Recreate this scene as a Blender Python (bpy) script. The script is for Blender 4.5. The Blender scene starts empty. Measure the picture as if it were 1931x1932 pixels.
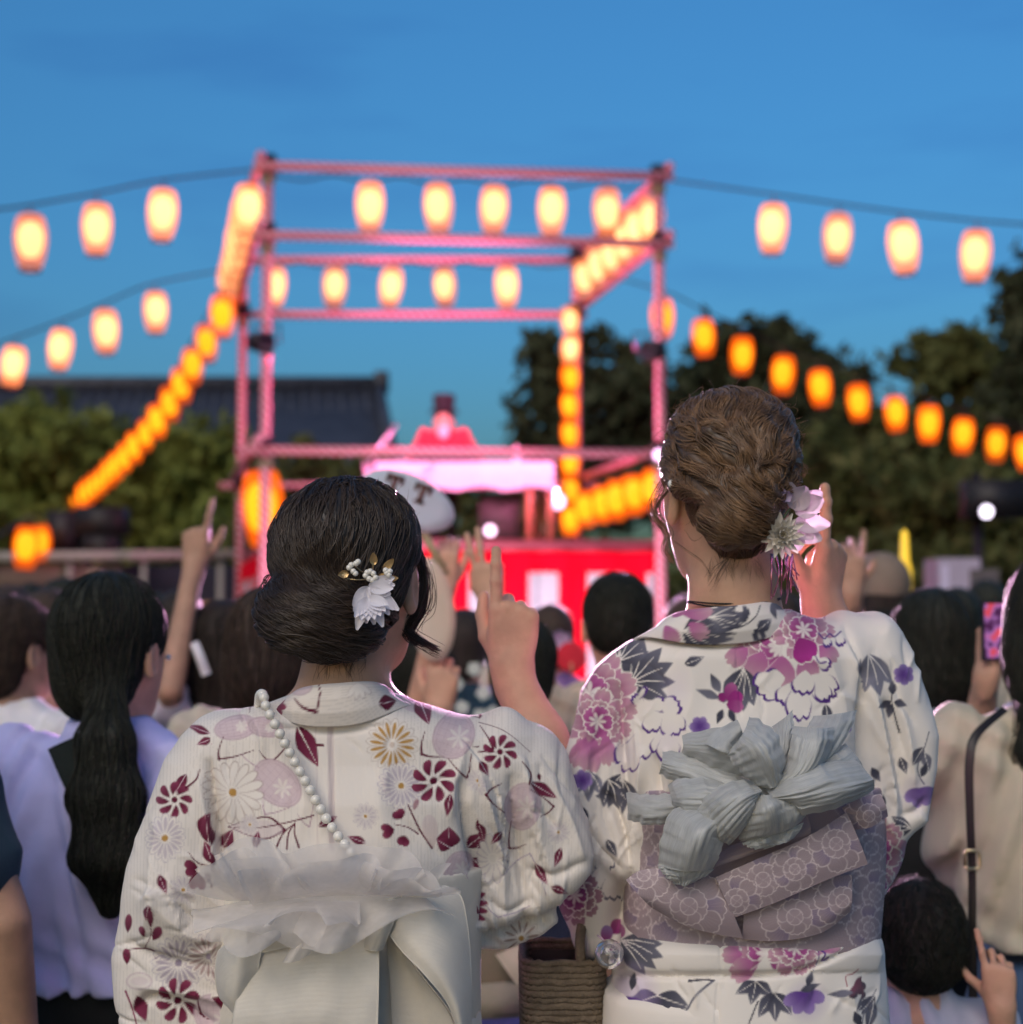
import bpy, math, random
import numpy as np
import openvdb as vdb
from mathutils import Vector, Matrix

random.seed(7)
rng = np.random.default_rng(7)
R = math.radians
scene = bpy.context.scene
COL = scene.collection

# ------------------------------------------------------------------ camera
FPX = 3062.0                      # focal length in pixels of the 1931-pixel-wide view of the photograph
TILT = R(3.9)
CAM = (0.0, 0.0, 1.5)
cam_data = bpy.data.cameras.new('camera')
cam = bpy.data.objects.new('camera', cam_data)
COL.objects.link(cam)
cam.location = CAM
cam.rotation_euler = (R(90) + TILT, 0, 0)
cam_data.sensor_width = 36
cam_data.lens = 36 * FPX / 1932
cam_data.clip_start = 0.05
cam_data.clip_end = 3000
cam_data.dof.use_dof = True
cam_data.dof.focus_distance = 1.72
cam_data.dof.aperture_fstop = 4.4
scene.camera = cam

# ------------------------------------------------------------------ world, sun, exposure (dusk)
world = bpy.data.worlds.new('World')
scene.world = world
world.use_nodes = True
wn, wl = world.node_tree.nodes, world.node_tree.links
wn.clear()
w_out = wn.new('ShaderNodeOutputWorld')
w_bg = wn.new('ShaderNodeBackground')
w_sky = wn.new('ShaderNodeTexSky')
w_sky.sky_type = 'NISHITA'
w_sky.sun_disc = False
w_sky.sun_elevation = R(3.0)
w_sky.sun_rotation = R(-160)       # the sun has gone down behind the photographer
w_sky.altitude = 200
w_sky.air_density = 1.0
w_sky.dust_density = 3.8
w_sky.ozone_density = 4.2
# thin dusk clouds
w_tc = wn.new('ShaderNodeTexCoord')
w_map = wn.new('ShaderNodeMapping')
w_map.inputs['Scale'].default_value = (1.6, 1.6, 9.0)
w_map.inputs['Location'].default_value = (0.36, 0.2, 0.1)
w_noise = wn.new('ShaderNodeTexNoise')
w_noise.inputs['Scale'].default_value = 1.7
w_noise.inputs['Detail'].default_value = 5
w_noise.inputs['Roughness'].default_value = 0.55
w_ramp = wn.new('ShaderNodeValToRGB')
w_ramp.color_ramp.elements[0].position = 0.50
w_ramp.color_ramp.elements[0].color = (0, 0, 0, 1)
w_ramp.color_ramp.elements[1].position = 0.72
w_ramp.color_ramp.elements[1].color = (0.55, 0.55, 0.55, 1)
w_mix = wn.new('ShaderNodeMixRGB')
w_mix.blend_type = 'MULTIPLY'
w_mix.inputs['Color2'].default_value = (0.62, 0.62, 0.80, 1)
wl.new(w_tc.outputs['Generated'], w_map.inputs['Vector'])
wl.new(w_map.outputs['Vector'], w_noise.inputs['Vector'])
wl.new(w_noise.outputs['Fac'], w_ramp.inputs['Fac'])
wl.new(w_ramp.outputs['Color'], w_mix.inputs['Fac'])
wl.new(w_sky.outputs['Color'], w_mix.inputs['Color1'])
w_bal = wn.new('ShaderNodeMixRGB'); w_bal.blend_type = 'MULTIPLY'; w_bal.inputs['Fac'].default_value = 1.0
w_bal.inputs['Color2'].default_value = (0.98, 1.08, 1.0, 1)       # white balance of the dusk sky
wl.new(w_mix.outputs['Color'], w_bal.inputs['Color1'])
wl.new(w_bal.outputs['Color'], w_bg.inputs['Color'])
w_bg.inputs['Strength'].default_value = 0.15
wl.new(w_bg.outputs['Background'], w_out.inputs['Surface'])

sun_data = bpy.data.lights.new('sun', 'SUN')
sun_data.energy = 0.62
sun_data.angle = R(35)            # after-glow: no hard shadows
sun_data.color = (1.0, 0.86, 0.74)
sun = bpy.data.objects.new('sun', sun_data)
COL.objects.link(sun)
sun.rotation_euler = (R(48), 0, R(-22))
sun.location = (0, -5, 12)

vs = scene.view_settings
vs.view_transform = 'Standard'
vs.look = 'None'
vs.gamma = 1.0
vs.use_curve_mapping = False
vs.exposure = 1.42
scene.render.engine = 'CYCLES'
scene.cycles.use_denoising = True
scene.cycles.max_bounces = 6
scene.cycles.diffuse_bounces = 3
scene.cycles.glossy_bounces = 3
scene.cycles.transparent_max_bounces = 16
scene.cycles.caustics_reflective = False
scene.cycles.caustics_refractive = False
scene.cycles.sample_clamp_indirect = 4.0

# ------------------------------------------------------------------ helpers
def W(u, v, y):
    """Point seen at pixel (u, v) of the 1931-wide photograph, on the vertical plane at distance y."""
    k = (966.0 - v) / FPX
    l = (u - 965.5) / FPX
    d = y / (math.cos(TILT) - k * math.sin(TILT))
    return np.array([d * l, y, CAM[2] + d * (math.sin(TILT) + k * math.cos(TILT))])

def UV(p):
    """Pixel of world points (n,3)."""
    p = np.asarray(p, dtype=np.float64)
    x, y, z = p[..., 0], p[..., 1], p[..., 2] - CAM[2]
    d = y * math.cos(TILT) + z * math.sin(TILT)
    h = -y * math.sin(TILT) + z * math.cos(TILT)
    return 965.5 + FPX * x / d, 966.0 - FPX * h / d

WL = {}
def _loc(parent):
    return np.array(WL.get(parent.name, (0, 0, 0))) if parent else np.zeros(3)

def tag(o, label=None, cat=None, group=None, kind=None):
    if label: o['label'] = label
    if cat: o['category'] = cat
    if group: o['group'] = group
    if kind: o['kind'] = kind
    return o

def thing(name, label, cat, loc=(0, 0, 0), group=None):
    o = bpy.data.objects.new(name, None)
    o.empty_display_size = 0.1
    COL.objects.link(o)
    o.location = tuple(float(c) for c in loc)
    WL[o.name] = tuple(float(c) for c in loc)
    return tag(o, label, cat, group)

def raw_mesh(name, verts, faces, mat=None, smooth=True):
    verts = np.asarray(verts, dtype=np.float32).reshape(-1, 3)
    me = bpy.data.meshes.new(name)
    if isinstance(faces, np.ndarray) and faces.ndim == 2:
        n, k = faces.shape
        me.vertices.add(len(verts)); me.vertices.foreach_set('co', verts.ravel())
        me.loops.add(n * k); me.loops.foreach_set('vertex_index', faces.astype(np.int32).ravel())
        me.polygons.add(n)
        me.polygons.foreach_set('loop_start', np.arange(0, n * k, k, dtype=np.int32))
        me.polygons.foreach_set('loop_total', np.full(n, k, dtype=np.int32))
        me.update(calc_edges=True)
    else:
        me.from_pydata([tuple(map(float, v)) for v in verts], [], [tuple(int(i) for i in f) for f in faces])
        me.update()
    me.polygons.foreach_set('use_smooth', np.full(len(me.polygons), smooth, dtype=bool))
    if mat: me.materials.append(mat)
    return me

def link_mesh(name, me, parent=None, world_loc=None):
    o = bpy.data.objects.new(name, me)
    COL.objects.link(o)
    base = _loc(parent)
    if parent: o.parent = parent
    if world_loc is not None:
        o.location = tuple(float(c) for c in (np.array(world_loc) - base))
        WL[o.name] = tuple(float(c) for c in world_loc)
    else:
        WL[o.name] = tuple(float(c) for c in base)
    return o

def part(name, verts, faces, mat, parent=None, smooth=True):
    """Mesh given in world coordinates, linked under parent."""
    v = np.asarray(verts, dtype=np.float64).reshape(-1, 3) - _loc(parent)
    return link_mesh(name, raw_mesh(name, v, faces, mat, smooth), parent)

class MB:
    """Collects several shapes into one mesh."""
    def __init__(self): self.v = []; self.f = []; self.n = 0
    def add(self, v, f):
        v = np.asarray(v, dtype=np.float64).reshape(-1, 3)
        self.v.append(v); self.f += [tuple(int(i) + self.n for i in q) for q in f]; self.n += len(v)
        return self
    def box(self, lo, hi):
        x0, y0, z0 = lo; x1, y1, z1 = hi
        return self.add([(x0,y0,z0),(x1,y0,z0),(x1,y1,z0),(x0,y1,z0),(x0,y0,z1),(x1,y0,z1),(x1,y1,z1),(x0,y1,z1)],
                        [(0,3,2,1),(4,5,6,7),(0,1,5,4),(1,2,6,5),(2,3,7,6),(3,0,4,7)])
    def obox(self, c, ax, ay, az):
        c, ax, ay, az = (np.array(q, dtype=float) for q in (c, ax, ay, az))
        v = [c + sx*ax + sy*ay + sz*az for sz in (-1, 1) for sx, sy in ((-1,-1),(1,-1),(1,1),(-1,1))]
        return self.add(v, [(0,3,2,1),(4,5,6,7),(0,1,5,4),(1,2,6,5),(2,3,7,6),(3,0,4,7)])
    def tube(self, pts, rad, seg=10, cap=True):
        return self.add(*tube_geo(pts, rad, seg, cap))
    def lathe(self, prof, c=(0,0,0), seg=20):
        return self.add(*lathe_geo(prof, c, seg))
    def out(self, name, mat, parent=None, smooth=True):
        return part(name, np.concatenate(self.v), self.f, mat, parent, smooth)
    def mesh(self, name, mat, smooth=True):
        return raw_mesh(name, np.concatenate(self.v), self.f, mat, smooth)

def tube_geo(pts, rad, seg=10, cap=True):
    pts = np.asarray(pts, dtype=float)
    n = len(pts)
    rad = np.broadcast_to(np.asarray(rad, dtype=float), (n,))
    tan = np.gradient(pts, axis=0)
    tan /= np.linalg.norm(tan, axis=1)[:, None] + 1e-12
    ref = np.array([0, 0, 1.0]) if abs(tan[0][2]) < 0.9 else np.array([1.0, 0, 0])
    nrm = np.cross(tan[0], ref); nrm /= np.linalg.norm(nrm)
    v = []
    for i in range(n):
        nrm = nrm - tan[i] * np.dot(nrm, tan[i]); nrm /= np.linalg.norm(nrm) + 1e-12
        b = np.cross(tan[i], nrm)
        for k in range(seg):
            a = 2 * math.pi * k / seg
            v.append(pts[i] + rad[i] * (math.cos(a) * nrm + math.sin(a) * b))
    f = [(i*seg+k, i*seg+(k+1) % seg, (i+1)*seg+(k+1) % seg, (i+1)*seg+k) for i in range(n-1) for k in range(seg)]
    if cap:
        f.append(tuple(range(seg-1, -1, -1))); f.append(tuple((n-1)*seg+k for k in range(seg)))
    return v, f

def lathe_geo(prof, c=(0, 0, 0), seg=20):
    v = [(c[0] + r*math.cos(2*math.pi*k/seg), c[1] + r*math.sin(2*math.pi*k/seg), c[2] + z) for r, z in prof for k in range(seg)]
    f = [(i*seg+k, i*seg+(k+1) % seg, (i+1)*seg+(k+1) % seg, (i+1)*seg+k) for i in range(len(prof)-1) for k in range(seg)]
    return v, f

def catmull(pts, n):
    pts = np.asarray(pts, dtype=float)
    m = len(pts)
    t = np.linspace(0, m - 1, n)
    i = np.clip(t.astype(int), 0, m - 2); s = (t - i)[:, None]
    p0 = pts[np.clip(i - 1, 0, m - 1)]; p1 = pts[i]; p2 = pts[i + 1]; p3 = pts[np.clip(i + 2, 0, m - 1)]
    return 0.5 * (2*p1 + (p2-p0)*s + (2*p0-5*p1+4*p2-p3)*s**2 + (3*p1-p0-3*p2+p3)*s**3)

# ------------------------------------------------------------------ materials
def srgb(h):
    h = h.lstrip('#')
    c = [int(h[i:i+2], 16) / 255 for i in (0, 2, 4)]
    return tuple(x/12.92 if x <= 0.04045 else ((x+0.055)/1.055)**2.4 for x in c)

MATS = {}
def mat(name, col=(0.5, 0.5, 0.5), rough=0.7, var=0.12, scale=8.0, bump=0.0, bscale=60.0, spec=0.35, metal=0.0,
        sss=0.0, attr=None, sheen=0.0, col2=None, alpha=None, trans=0.0):
    if name in MATS: return MATS[name]
    m = bpy.data.materials.new(name); MATS[name] = m
    m.use_nodes = True
    n, l = m.node_tree.nodes, m.node_tree.links
    b = n['Principled BSDF']
    b.inputs['Roughness'].default_value = rough
    b.inputs['Metallic'].default_value = metal
    b.inputs['Specular IOR Level'].default_value = spec
    if sheen: b.inputs['Sheen Weight'].default_value = sheen
    if sss:
        b.inputs['Subsurface Weight'].default_value = sss
        b.inputs['Subsurface Radius'].default_value = (0.012, 0.005, 0.003)
        b.inputs['Subsurface Scale'].default_value = 1.0
    tc = n.new('ShaderNodeTexCoord')
    nz = n.new('ShaderNodeTexNoise'); nz.inputs['Scale'].default_value = scale; nz.inputs['Detail'].default_value = 4
    l.new(tc.outputs['Object'], nz.inputs['Vector'])
    mx = n.new('ShaderNodeMixRGB')
    if attr:
        at = n.new('ShaderNodeAttribute'); at.attribute_name = attr
        mx.blend_type = 'MULTIPLY'; mx.inputs['Fac'].default_value = 1
        rp = n.new('ShaderNodeMapRange'); rp.inputs['To Min'].default_value = 1 - var; rp.inputs['To Max'].default_value = 1 + var
        l.new(nz.outputs['Fac'], rp.inputs['Value'])
        l.new(at.outputs['Color'], mx.inputs['Color1']); l.new(rp.outputs['Result'], mx.inputs['Color2'])
    else:
        c2 = col2 if col2 else tuple(min(1, c*(1+var)) for c in col)
        c1 = col if col2 else tuple(c*(1-var) for c in col)
        rp = n.new('ShaderNodeMapRange'); rp.inputs['From Min'].default_value = 0.3; rp.inputs['From Max'].default_value = 0.7
        l.new(nz.outputs['Fac'], rp.inputs['Value']); l.new(rp.outputs['Result'], mx.inputs['Fac'])
        mx.inputs['Color1'].default_value = (*c1, 1); mx.inputs['Color2'].default_value = (*c2, 1)
    l.new(mx.outputs['Color'], b.inputs['Base Color'])
    if bump:
        nb = n.new('ShaderNodeTexNoise'); nb.inputs['Scale'].default_value = bscale; nb.inputs['Detail'].default_value = 3
        bp = n.new('ShaderNodeBump'); bp.inputs['Strength'].default_value = bump; bp.inputs['Distance'].default_value = 0.01
        l.new(tc.outputs['Object'], nb.inputs['Vector']); l.new(nb.outputs['Fac'], bp.inputs['Height']); l.new(bp.outputs['Normal'], b.inputs['Normal'])
    if trans:
        out = [x for x in n if x.type == 'OUTPUT_MATERIAL'][0]
        tr = n.new('ShaderNodeBsdfTranslucent'); ms = n.new('ShaderNodeMixShader'); ms.inputs['Fac'].default_value = trans
        l.new(mx.outputs['Color'], tr.inputs['Color'])
        l.new(b.outputs['BSDF'], ms.inputs[1]); l.new(tr.outputs['BSDF'], ms.inputs[2]); l.new(ms.outputs['Shader'], out.inputs['Surface'])
    if alpha is not None:
        b.inputs['Alpha'].default_value = alpha
    return m

def emis(name, col, strength):
    if name in MATS: return MATS[name]
    m = bpy.data.materials.new(name); MATS[name] = m
    m.use_nodes = True
    b = m.node_tree.nodes['Principled BSDF']
    b.inputs['Base Color'].default_value = (*[min(1, c) for c in col], 1)
    b.inputs['Emission Color'].default_value = (*col, 1)
    b.inputs['Emission Strength'].default_value = strength
    return m
# ------------------------------------------------------------------ ground
gm = mat('ground_gravel', (0.09, 0.085, 0.08), 0.95, 0.35, 2.5, 0.6, 40)
tag(part('ground', [(-900,-60,0),(900,-60,0),(900,1500,0),(-900,1500,0)], [(0,1,2,3)], gm), kind='structure')

# ------------------------------------------------------------------ leaf masses
def leaf_cloud(blobs, n, size, seed=0, shell=0.55):
    """n leaf quads spread through ellipsoids (cx,cy,cz,rx,ry,rz)."""
    g = np.random.default_rng(seed)
    blobs = np.asarray(blobs, dtype=float)
    w = (blobs[:, 3]*blobs[:, 4]*blobs[:, 5])**(2/3); w /= w.sum()
    idx = g.choice(len(blobs), n, p=w)
    d = g.normal(size=(n, 3)); d /= np.linalg.norm(d, axis=1)[:, None]
    r = shell + (1-shell)*g.random(n)**0.7
    r *= 1 + 0.22*g.normal(size=n)*(g.random(n) < 0.5)
    # about a third of the leaves sit on twigs that stick out of the mass, so the outline is feathery
    tw = g.normal(size=(len(blobs), 9, 3)); tw[..., 2] = np.abs(tw[..., 2])*0.9+0.15*tw[..., 2]; tw /= np.linalg.norm(tw, axis=2, keepdims=True)
    on = g.random(n) < 0.34
    k = g.integers(0, 9, n); along = 0.6+0.95*g.random(n)**0.8
    d = np.where(on[:, None], tw[idx, k] + 0.10*g.normal(size=(n, 3)), d); r = np.where(on, along, r*0.93)
    c = blobs[idx, :3] + d*r[:, None]*blobs[idx, 3:]
    a = g.normal(size=(n, 3)) + np.array([0, 0, -0.5]); a /= np.linalg.norm(a, axis=1)[:, None]
    b = np.cross(a, g.normal(size=(n, 3))); b /= np.linalg.norm(b, axis=1)[:, None]
    s = size*(0.6+0.8*g.random(n))[:, None]
    a *= s; b *= s*0.45
    v = np.stack([c-a, c+b, c+a, c-b], axis=1).reshape(-1, 3)
    return v, np.arange(4*n, dtype=np.int32).reshape(n, 4)

bark = mat('bark', (0.06, 0.045, 0.035), 0.9, 0.3, 6, 0.6, 30)
def leafmat(name, c1, c2):
    return mat(name, c1, 0.75, 0.3, 0.9, col2=c2, spec=0.15, trans=0.3)
LEAF_DARK = leafmat('foliage_dark', (0.036, 0.048, 0.026), (0.085, 0.10, 0.052))
LEAF_GREEN = leafmat('foliage_green', (0.10, 0.13, 0.03), (0.30, 0.34, 0.085))
LEAF_OLIVE = leafmat('foliage_olive', (0.06, 0.075, 0.026), (0.15, 0.17, 0.06))

def tree(label, base, h, crown, n, size, m, seed, group=None, lean=0.0):
    bx, by = base
    t = thing('tree', label, 'tree', (bx, by, 0), group)
    g = random.Random(seed)
    mb = MB()
    cz = sum(c[2] for c in crown)/len(crown)
    top = np.array([bx+lean, by, cz])
    tr = catmull([(bx, by, 0), (bx+0.1*h*0.1, by, h*0.25), (bx+lean*0.5, by, cz*0.7), top], 9)
    mb.tube(tr, np.linspace(0.035*h, 0.012*h, 9), 8)
    for c in crown:
        k = tr[4 + g.randrange(4)]
        mid = (np.array(k)+np.array(c[:3]))/2 + np.array([g.uniform(-.2,.2), 0, g.uniform(-.3,.1)])
        mb.tube(catmull([k, mid, c[:3]], 6), np.linspace(0.012*h, 0.004*h, 6), 6)
    mb.out('trunk', bark, t)
    v, f = leaf_cloud(crown, n, size, seed)
    part('crown', v, f, m, t, smooth=False)
    return t

def blobs_px(lst):
    """(u, v, y, ru, rv[, ry]) in pixels -> ellipsoids"""
    out = []
    for q in lst:
        u, v, y, ru, rv = q[:5]
        p = W(u, v, y); s = y/FPX
        out.append((*p, ru*s, q[5] if len(q) > 5 else ru*s*0.9, rv*s))
    return out

# right-hand trees behind the crowd
tree('dark bushy tree rising behind the yagura right of the dj table', (1.0, 30), 7,
     blobs_px([(1060,745,30,62,85),(1030,690,30,40,40),(1130,780,30,90,90),(1010,800,30,45,60),(1200,740,30,70,60),(1230,800,30,60,80),
               (1180,900,30,110,110),(1040,880,30,60,90),(1120,650,30,28,34),(1020,650,30,22,22),(1180,670,30,30,25)]),
     5200, 0.16, LEAF_DARK, 3)
tree('broad dark tree behind the descending orange lantern string', (7.0, 32), 7,
     blobs_px([(1380,700,32,80,60),(1440,660,32,70,45),(1500,690,32,70,45),(1580,730,32,70,40),(1330,760,32,60,80),(1450,800,32,120,90),
               (1560,830,32,120,90),(1500,960,32,180,120),(1400,650,32,40,30),(1470,622,32,34,22)]),
     11000, 0.16, LEAF_DARK, 5)
tree('olive green tree with spiky top beside the frame edge on the right', (9.4, 30), 6.5,
     blobs_px([(1790,700,30,70,50),(1760,670,30,40,30),(1830,680,30,60,50),(1880,720,30,70,50),(1930,690,30,60,60),(1810,650,30,30,30),
               (1720,860,30,130,110),(1880,880,30,140,130),(1780,1000,30,220,130),(1700,690,30,26,22),(1745,640,30,18,18)]),
     12000, 0.15, LEAF_OLIVE, 8)
tree('tall dark leafy branch of a tree at the right frame edge', (9.6, 27), 8,
     blobs_px([(1925,590,27,40,50),(1960,560,27,60,70),(1990,660,27,80,80),(1915,560,27,20,25),(2010,800,27,110,150)]),
     3800, 0.15, LEAF_DARK, 9)
tree('dense olive tree mass standing behind the audience on the right', (7.2, 25), 5,
     blobs_px([(1550,950,25,170,110),(1680,1000,25,150,100),(1450,1040,25,150,90),(1820,1040,25,170,90),(1600,1100,25,260,70),(1930,980,25,120,110)]),
     11000, 0.13, LEAF_OLIVE, 12)
# left-hand bushes
tree('bright green rounded bush below the dark roof at the left edge', (-10.0, 33.5), 4,
     blobs_px([(60,830,33.5,90,70),(20,900,33.5,110,100),(130,900,33.5,110,90),(60,1000,33.5,150,90),(180,850,33.5,70,50)]),
     9000, 0.16, LEAF_GREEN, 21)
tree('green bush between the descending lantern string and the tower post', (-7.0, 34), 4,
     blobs_px([(330,900,34,100,75),(400,930,34,80,90),(260,960,34,110,90),(380,1020,34,120,80),(200,1010,34,80,80)]),
     8000, 0.16, LEAF_GREEN, 22)
tree('dark green shrub behind the tower under the house roof end', (-3.0, 27), 4,
     blobs_px([(600,900,27,60,50),(560,960,27,90,90),(660,960,27,90,80),(760,960,27,90,80),(860,980,27,90,70),(960,985,27,90,70),(900,1050,27,180,60),(700,1040,27,200,80)]),
     7500, 0.12, LEAF_OLIVE, 23)

# ------------------------------------------------------------------ house with the long dark roof
house = thing('house', 'house with a long dark grey tiled roof behind the green bushes', 'house', (-6.5, 40, 0))
rz0, rz1 = W(600, 905, 36)[2], W(600, 733, 41)[2]
xa, xb = -22.0, W(715, 730, 41)[0]
xe = W(748, 900, 36)[0]
mb = MB()
n = 60
for i in range(n):                        # round cover-tile rows of the roof slope
    f0 = i/(n-1)
    x0 = xa + (xe-0.15-xa)*f0; x1 = xa + (xb-xa)*f0
    mb.tube(catmull([(x0, 36, rz0+0.06), (x0*0.5+x1*0.5, 38.6, rz0+(rz1-rz0)*0.47), (x1, 41, rz1+0.03)], 5), 0.085, 6)
mb.add([(xa,36,rz0),(xe,36,rz0),(xb,41,rz1),(xa,41,rz1),(xa,46,rz0),(xe,46,rz0)], [(0,1,2,3),(3,2,5,4),(1,5,2)])
roofm = mat('roof_tile', (0.055, 0.058, 0.075), 0.55, 0.25, 3, 0.2, 20)
roof = mb.out('roof', roofm, house)
MB().tube([(xa,41,rz1+0.12),(xb+0.2,41,rz1+0.12)], 0.2, 10).box((xb-0.1,40.8,rz1-0.1),(xb+0.25,41.2,rz1+0.42)).out('ridge', roofm, roof)
MB().tube([(xb,41,rz1+0.06),(xe,36,rz0+0.06)], 0.15, 8).out('hip_ridge', roofm, roof)
MB().box((xa+1,37,0),(xe-0.9,45,rz0+0.3)).out('wall', mat('plaster', (0.10, 0.10, 0.105), 0.9, 0.15, 2), house)
MB().box((xa,35.95,rz0-0.14),(xe,36.1,rz0-0.02)).out('eaves_board', mat('dark_wood', (0.035,0.03,0.027), 0.8, 0.3, 5), roof)

# low brick-red roof glimpsed behind the lantern string on the right
lodge = thing('lodge', 'low building with a reddish brown roof behind the trees on the right', 'house', (10.5, 40, 0))
z0, z1 = W(1700, 850, 36)[2], W(1700, 775, 40)[2]
xl, xr = W(1640, 800, 38)[0], 24
mb = MB()
for i in range(28):
    x = xl + (xr-xl)*i/27
    mb.tube([(x, 36, z0+0.05), (x, 40, z1+0.05)], 0.1, 6)
mb.add([(xl,36,z0),(xr,36,z0),(xr,40,z1),(xl,40,z1),(xl,44,z0),(xr,44,z0)], [(0,1,2,3),(3,2,5,4),(0,3,4),(1,5,2)])
mb.out('roof', mat('red_roof', (0.07, 0.035, 0.03), 0.7, 0.3, 2), lodge)
MB().box((xl+0.5,37,0),(xr-0.5,43,z0+0.2)).out('wall', mat('plaster_brown', (0.09, 0.07, 0.06), 0.9, 0.15, 2), lodge)

# ------------------------------------------------------------------ festival stall on the left
YS = 19.5
stall = thing('festival_stall', 'festival stall with a pale awning bar and posts behind the crowd on the left', 'stall', (W(200,1100,YS)[0], YS, 0))
pale = mat('pale_metal', (0.32, 0.30, 0.28), 0.5, 0.1, 5)
a, b = W(-140, 1052, YS), W(446, 1046, YS)
MB().obox((a+b)/2, (b-a)/2, (0, .04, 0), (0, 0, .055)).out('awning_bar', pale, stall)
for u in (-60, 130, 415, 270):
    p = W(u, 1055, YS)
    MB().tube([(p[0], YS+0.06, 0), (p[0], YS+0.06, p[2])], 0.035, 8).out('post', pale, stall)
a, b = W(-140, 1150, YS+1.2), W(450, 1150, YS+1.2)
MB().box((a[0], YS+1.2, 0.3), (b[0], YS+1.24, W(0,1060,YS)[2])).out('back_cloth', mat('navy_cloth', (0.03, 0.028, 0.045), 0.9, 0.25, 2), stall)
a, b = W(215, 1152, YS), W(520, 1150, YS)
MB().box((a[0], YS-0.3, a[2]-0.12), (b[0], YS+0.3, a[2]+0.1)).out('counter', mat('plank_wood', (0.30, 0.17, 0.09), 0.7, 0.2, 6), stall)
a, b = W(-140, 1110, YS+0.2), W(230, 1065, YS+0.2)
MB().box((a[0], YS+0.12, a[2]), (b[0], YS+0.16, b[2])).out('awning_skirt', mat('tan_cloth', (0.16, 0.13, 0.10), 0.9, 0.2, 3), stall)
# black loudspeaker tower beside the stall
spk = thing('loudspeaker_stack', 'dark stacked loudspeakers on the stall beside the lantern string end', 'speaker', (W(165,1000,20)[0], 20, 0))
dk = mat('dark_plastic', (0.018, 0.016, 0.02), 0.5, 0.2, 6)
for k, (u0, u1, v0, v1) in enumerate(((95, 150, 965, 1040), (150, 238, 958, 1010), (165, 225, 1012, 1050))):
    p, q = W(u0, v1, 20), W(u1, v0, 20)
    c = MB().box((p[0], 19.8, p[2]), (q[0], 20.25, q[2])).out('cabinet', dk, spk)
    MB().lathe([(0.001, 0), (0.05, 0.01), (0.12, 0.05), (0.13, 0.055)], (0, 0, 0), 16)
p = W(165, 1052, 20)
MB().tube([(p[0], 20, 0), (p[0], 20, p[2]+0.1)], 0.05, 8).out('pole', dk, spk)
# ------------------------------------------------------------------ yagura tower
ZT, ZM, ZR, ZF = 5.60, 4.97, 3.03, 2.23
PA, PB, PC, PD = (np.array(q) for q in ((-2.20, 14.43), (1.36, 14.77), (0.73, 18.06), (-3.02, 18.06)))
tower = thing('yagura_tower', 'square festival tower of red and white wrapped poles around the stage', 'tower', (-0.8, 16.3, 0))

def wrapmat(name, c1, c2, freq):
    """pole wrapped in a spiral of red and white tape"""
    m = bpy.data.materials.new(name); m.use_nodes = True
    n, l = m.node_tree.nodes, m.node_tree.links
    b = n['Principled BSDF']; b.inputs['Roughness'].default_value = 0.5
    tc = n.new('ShaderNodeTexCoord'); wv = n.new('ShaderNodeTexWave')
    mp = n.new('ShaderNodeMapping'); mp.inputs['Rotation'].default_value = (0.5, 0.4, 0.3)
    wv.inputs['Scale'].default_value = freq; wv.bands_direction = 'DIAGONAL'
    rp = n.new('ShaderNodeValToRGB')
    rp.color_ramp.elements[0].position = 0.45; rp.color_ramp.elements[0].color = (*c1, 1)
    rp.color_ramp.elements[1].position = 0.55; rp.color_ramp.elements[1].color = (*c2, 1)
    l.new(tc.outputs['Object'], mp.inputs['Vector']); l.new(mp.outputs['Vector'], wv.inputs['Vector'])
    l.new(wv.outputs['Fac'], rp.inputs['Fac']); l.new(rp.outputs['Color'], b.inputs['Base Color'])
    return m
wrap = wrapmat('tape_wrapped_pole', (0.50, 0.03, 0.09), (0.80, 0.42, 0.50), 8.5)
clampm = mat('clamp_metal', (0.03, 0.02, 0.03), 0.4, 0.2, 10, metal=0.6)

def p3(p, z): return np.array([p[0], p[1], z])
for P in (PA, PB, PC, PD):
    MB().tube([p3(P, 0), p3(P, ZT+0.06)], 0.047, 12).out('post', wrap, tower)
def beam(P, Q, z, r=0.043, ext=0.12, name='beam'):
    d = (Q-P)/np.linalg.norm(Q-P)
    n_ = np.array([d[1], -d[0]])*0.075
    MB().tube([p3(P-d*ext+n_, z), p3(Q+d*ext+n_, z)], r, 12).out(name, wrap, tower)
for z in (ZT, ZM):
    for P, Q in ((PA, PB), (PB, PC), (PC, PD), (PD, PA)):
        beam(P, Q, z + (0.0 if (P is PA or P is PC) else 0.085))
for P, Q in ((PA, PB), (PB, PC), (PC, PD), (PD, PA)):
    beam(P, Q, ZR + (0.0 if (P is PA or P is PC) else 0.085), 0.04, 0.25, 'rail')
for P in (PA, PB, PC, PD):
    for z in (ZT, ZM, ZR):
        MB().obox((P[0], P[1], z+0.04), (.07, 0, 0), (0, .07, 0), (0, 0, .075)).out('clamp', clampm, tower)

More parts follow.
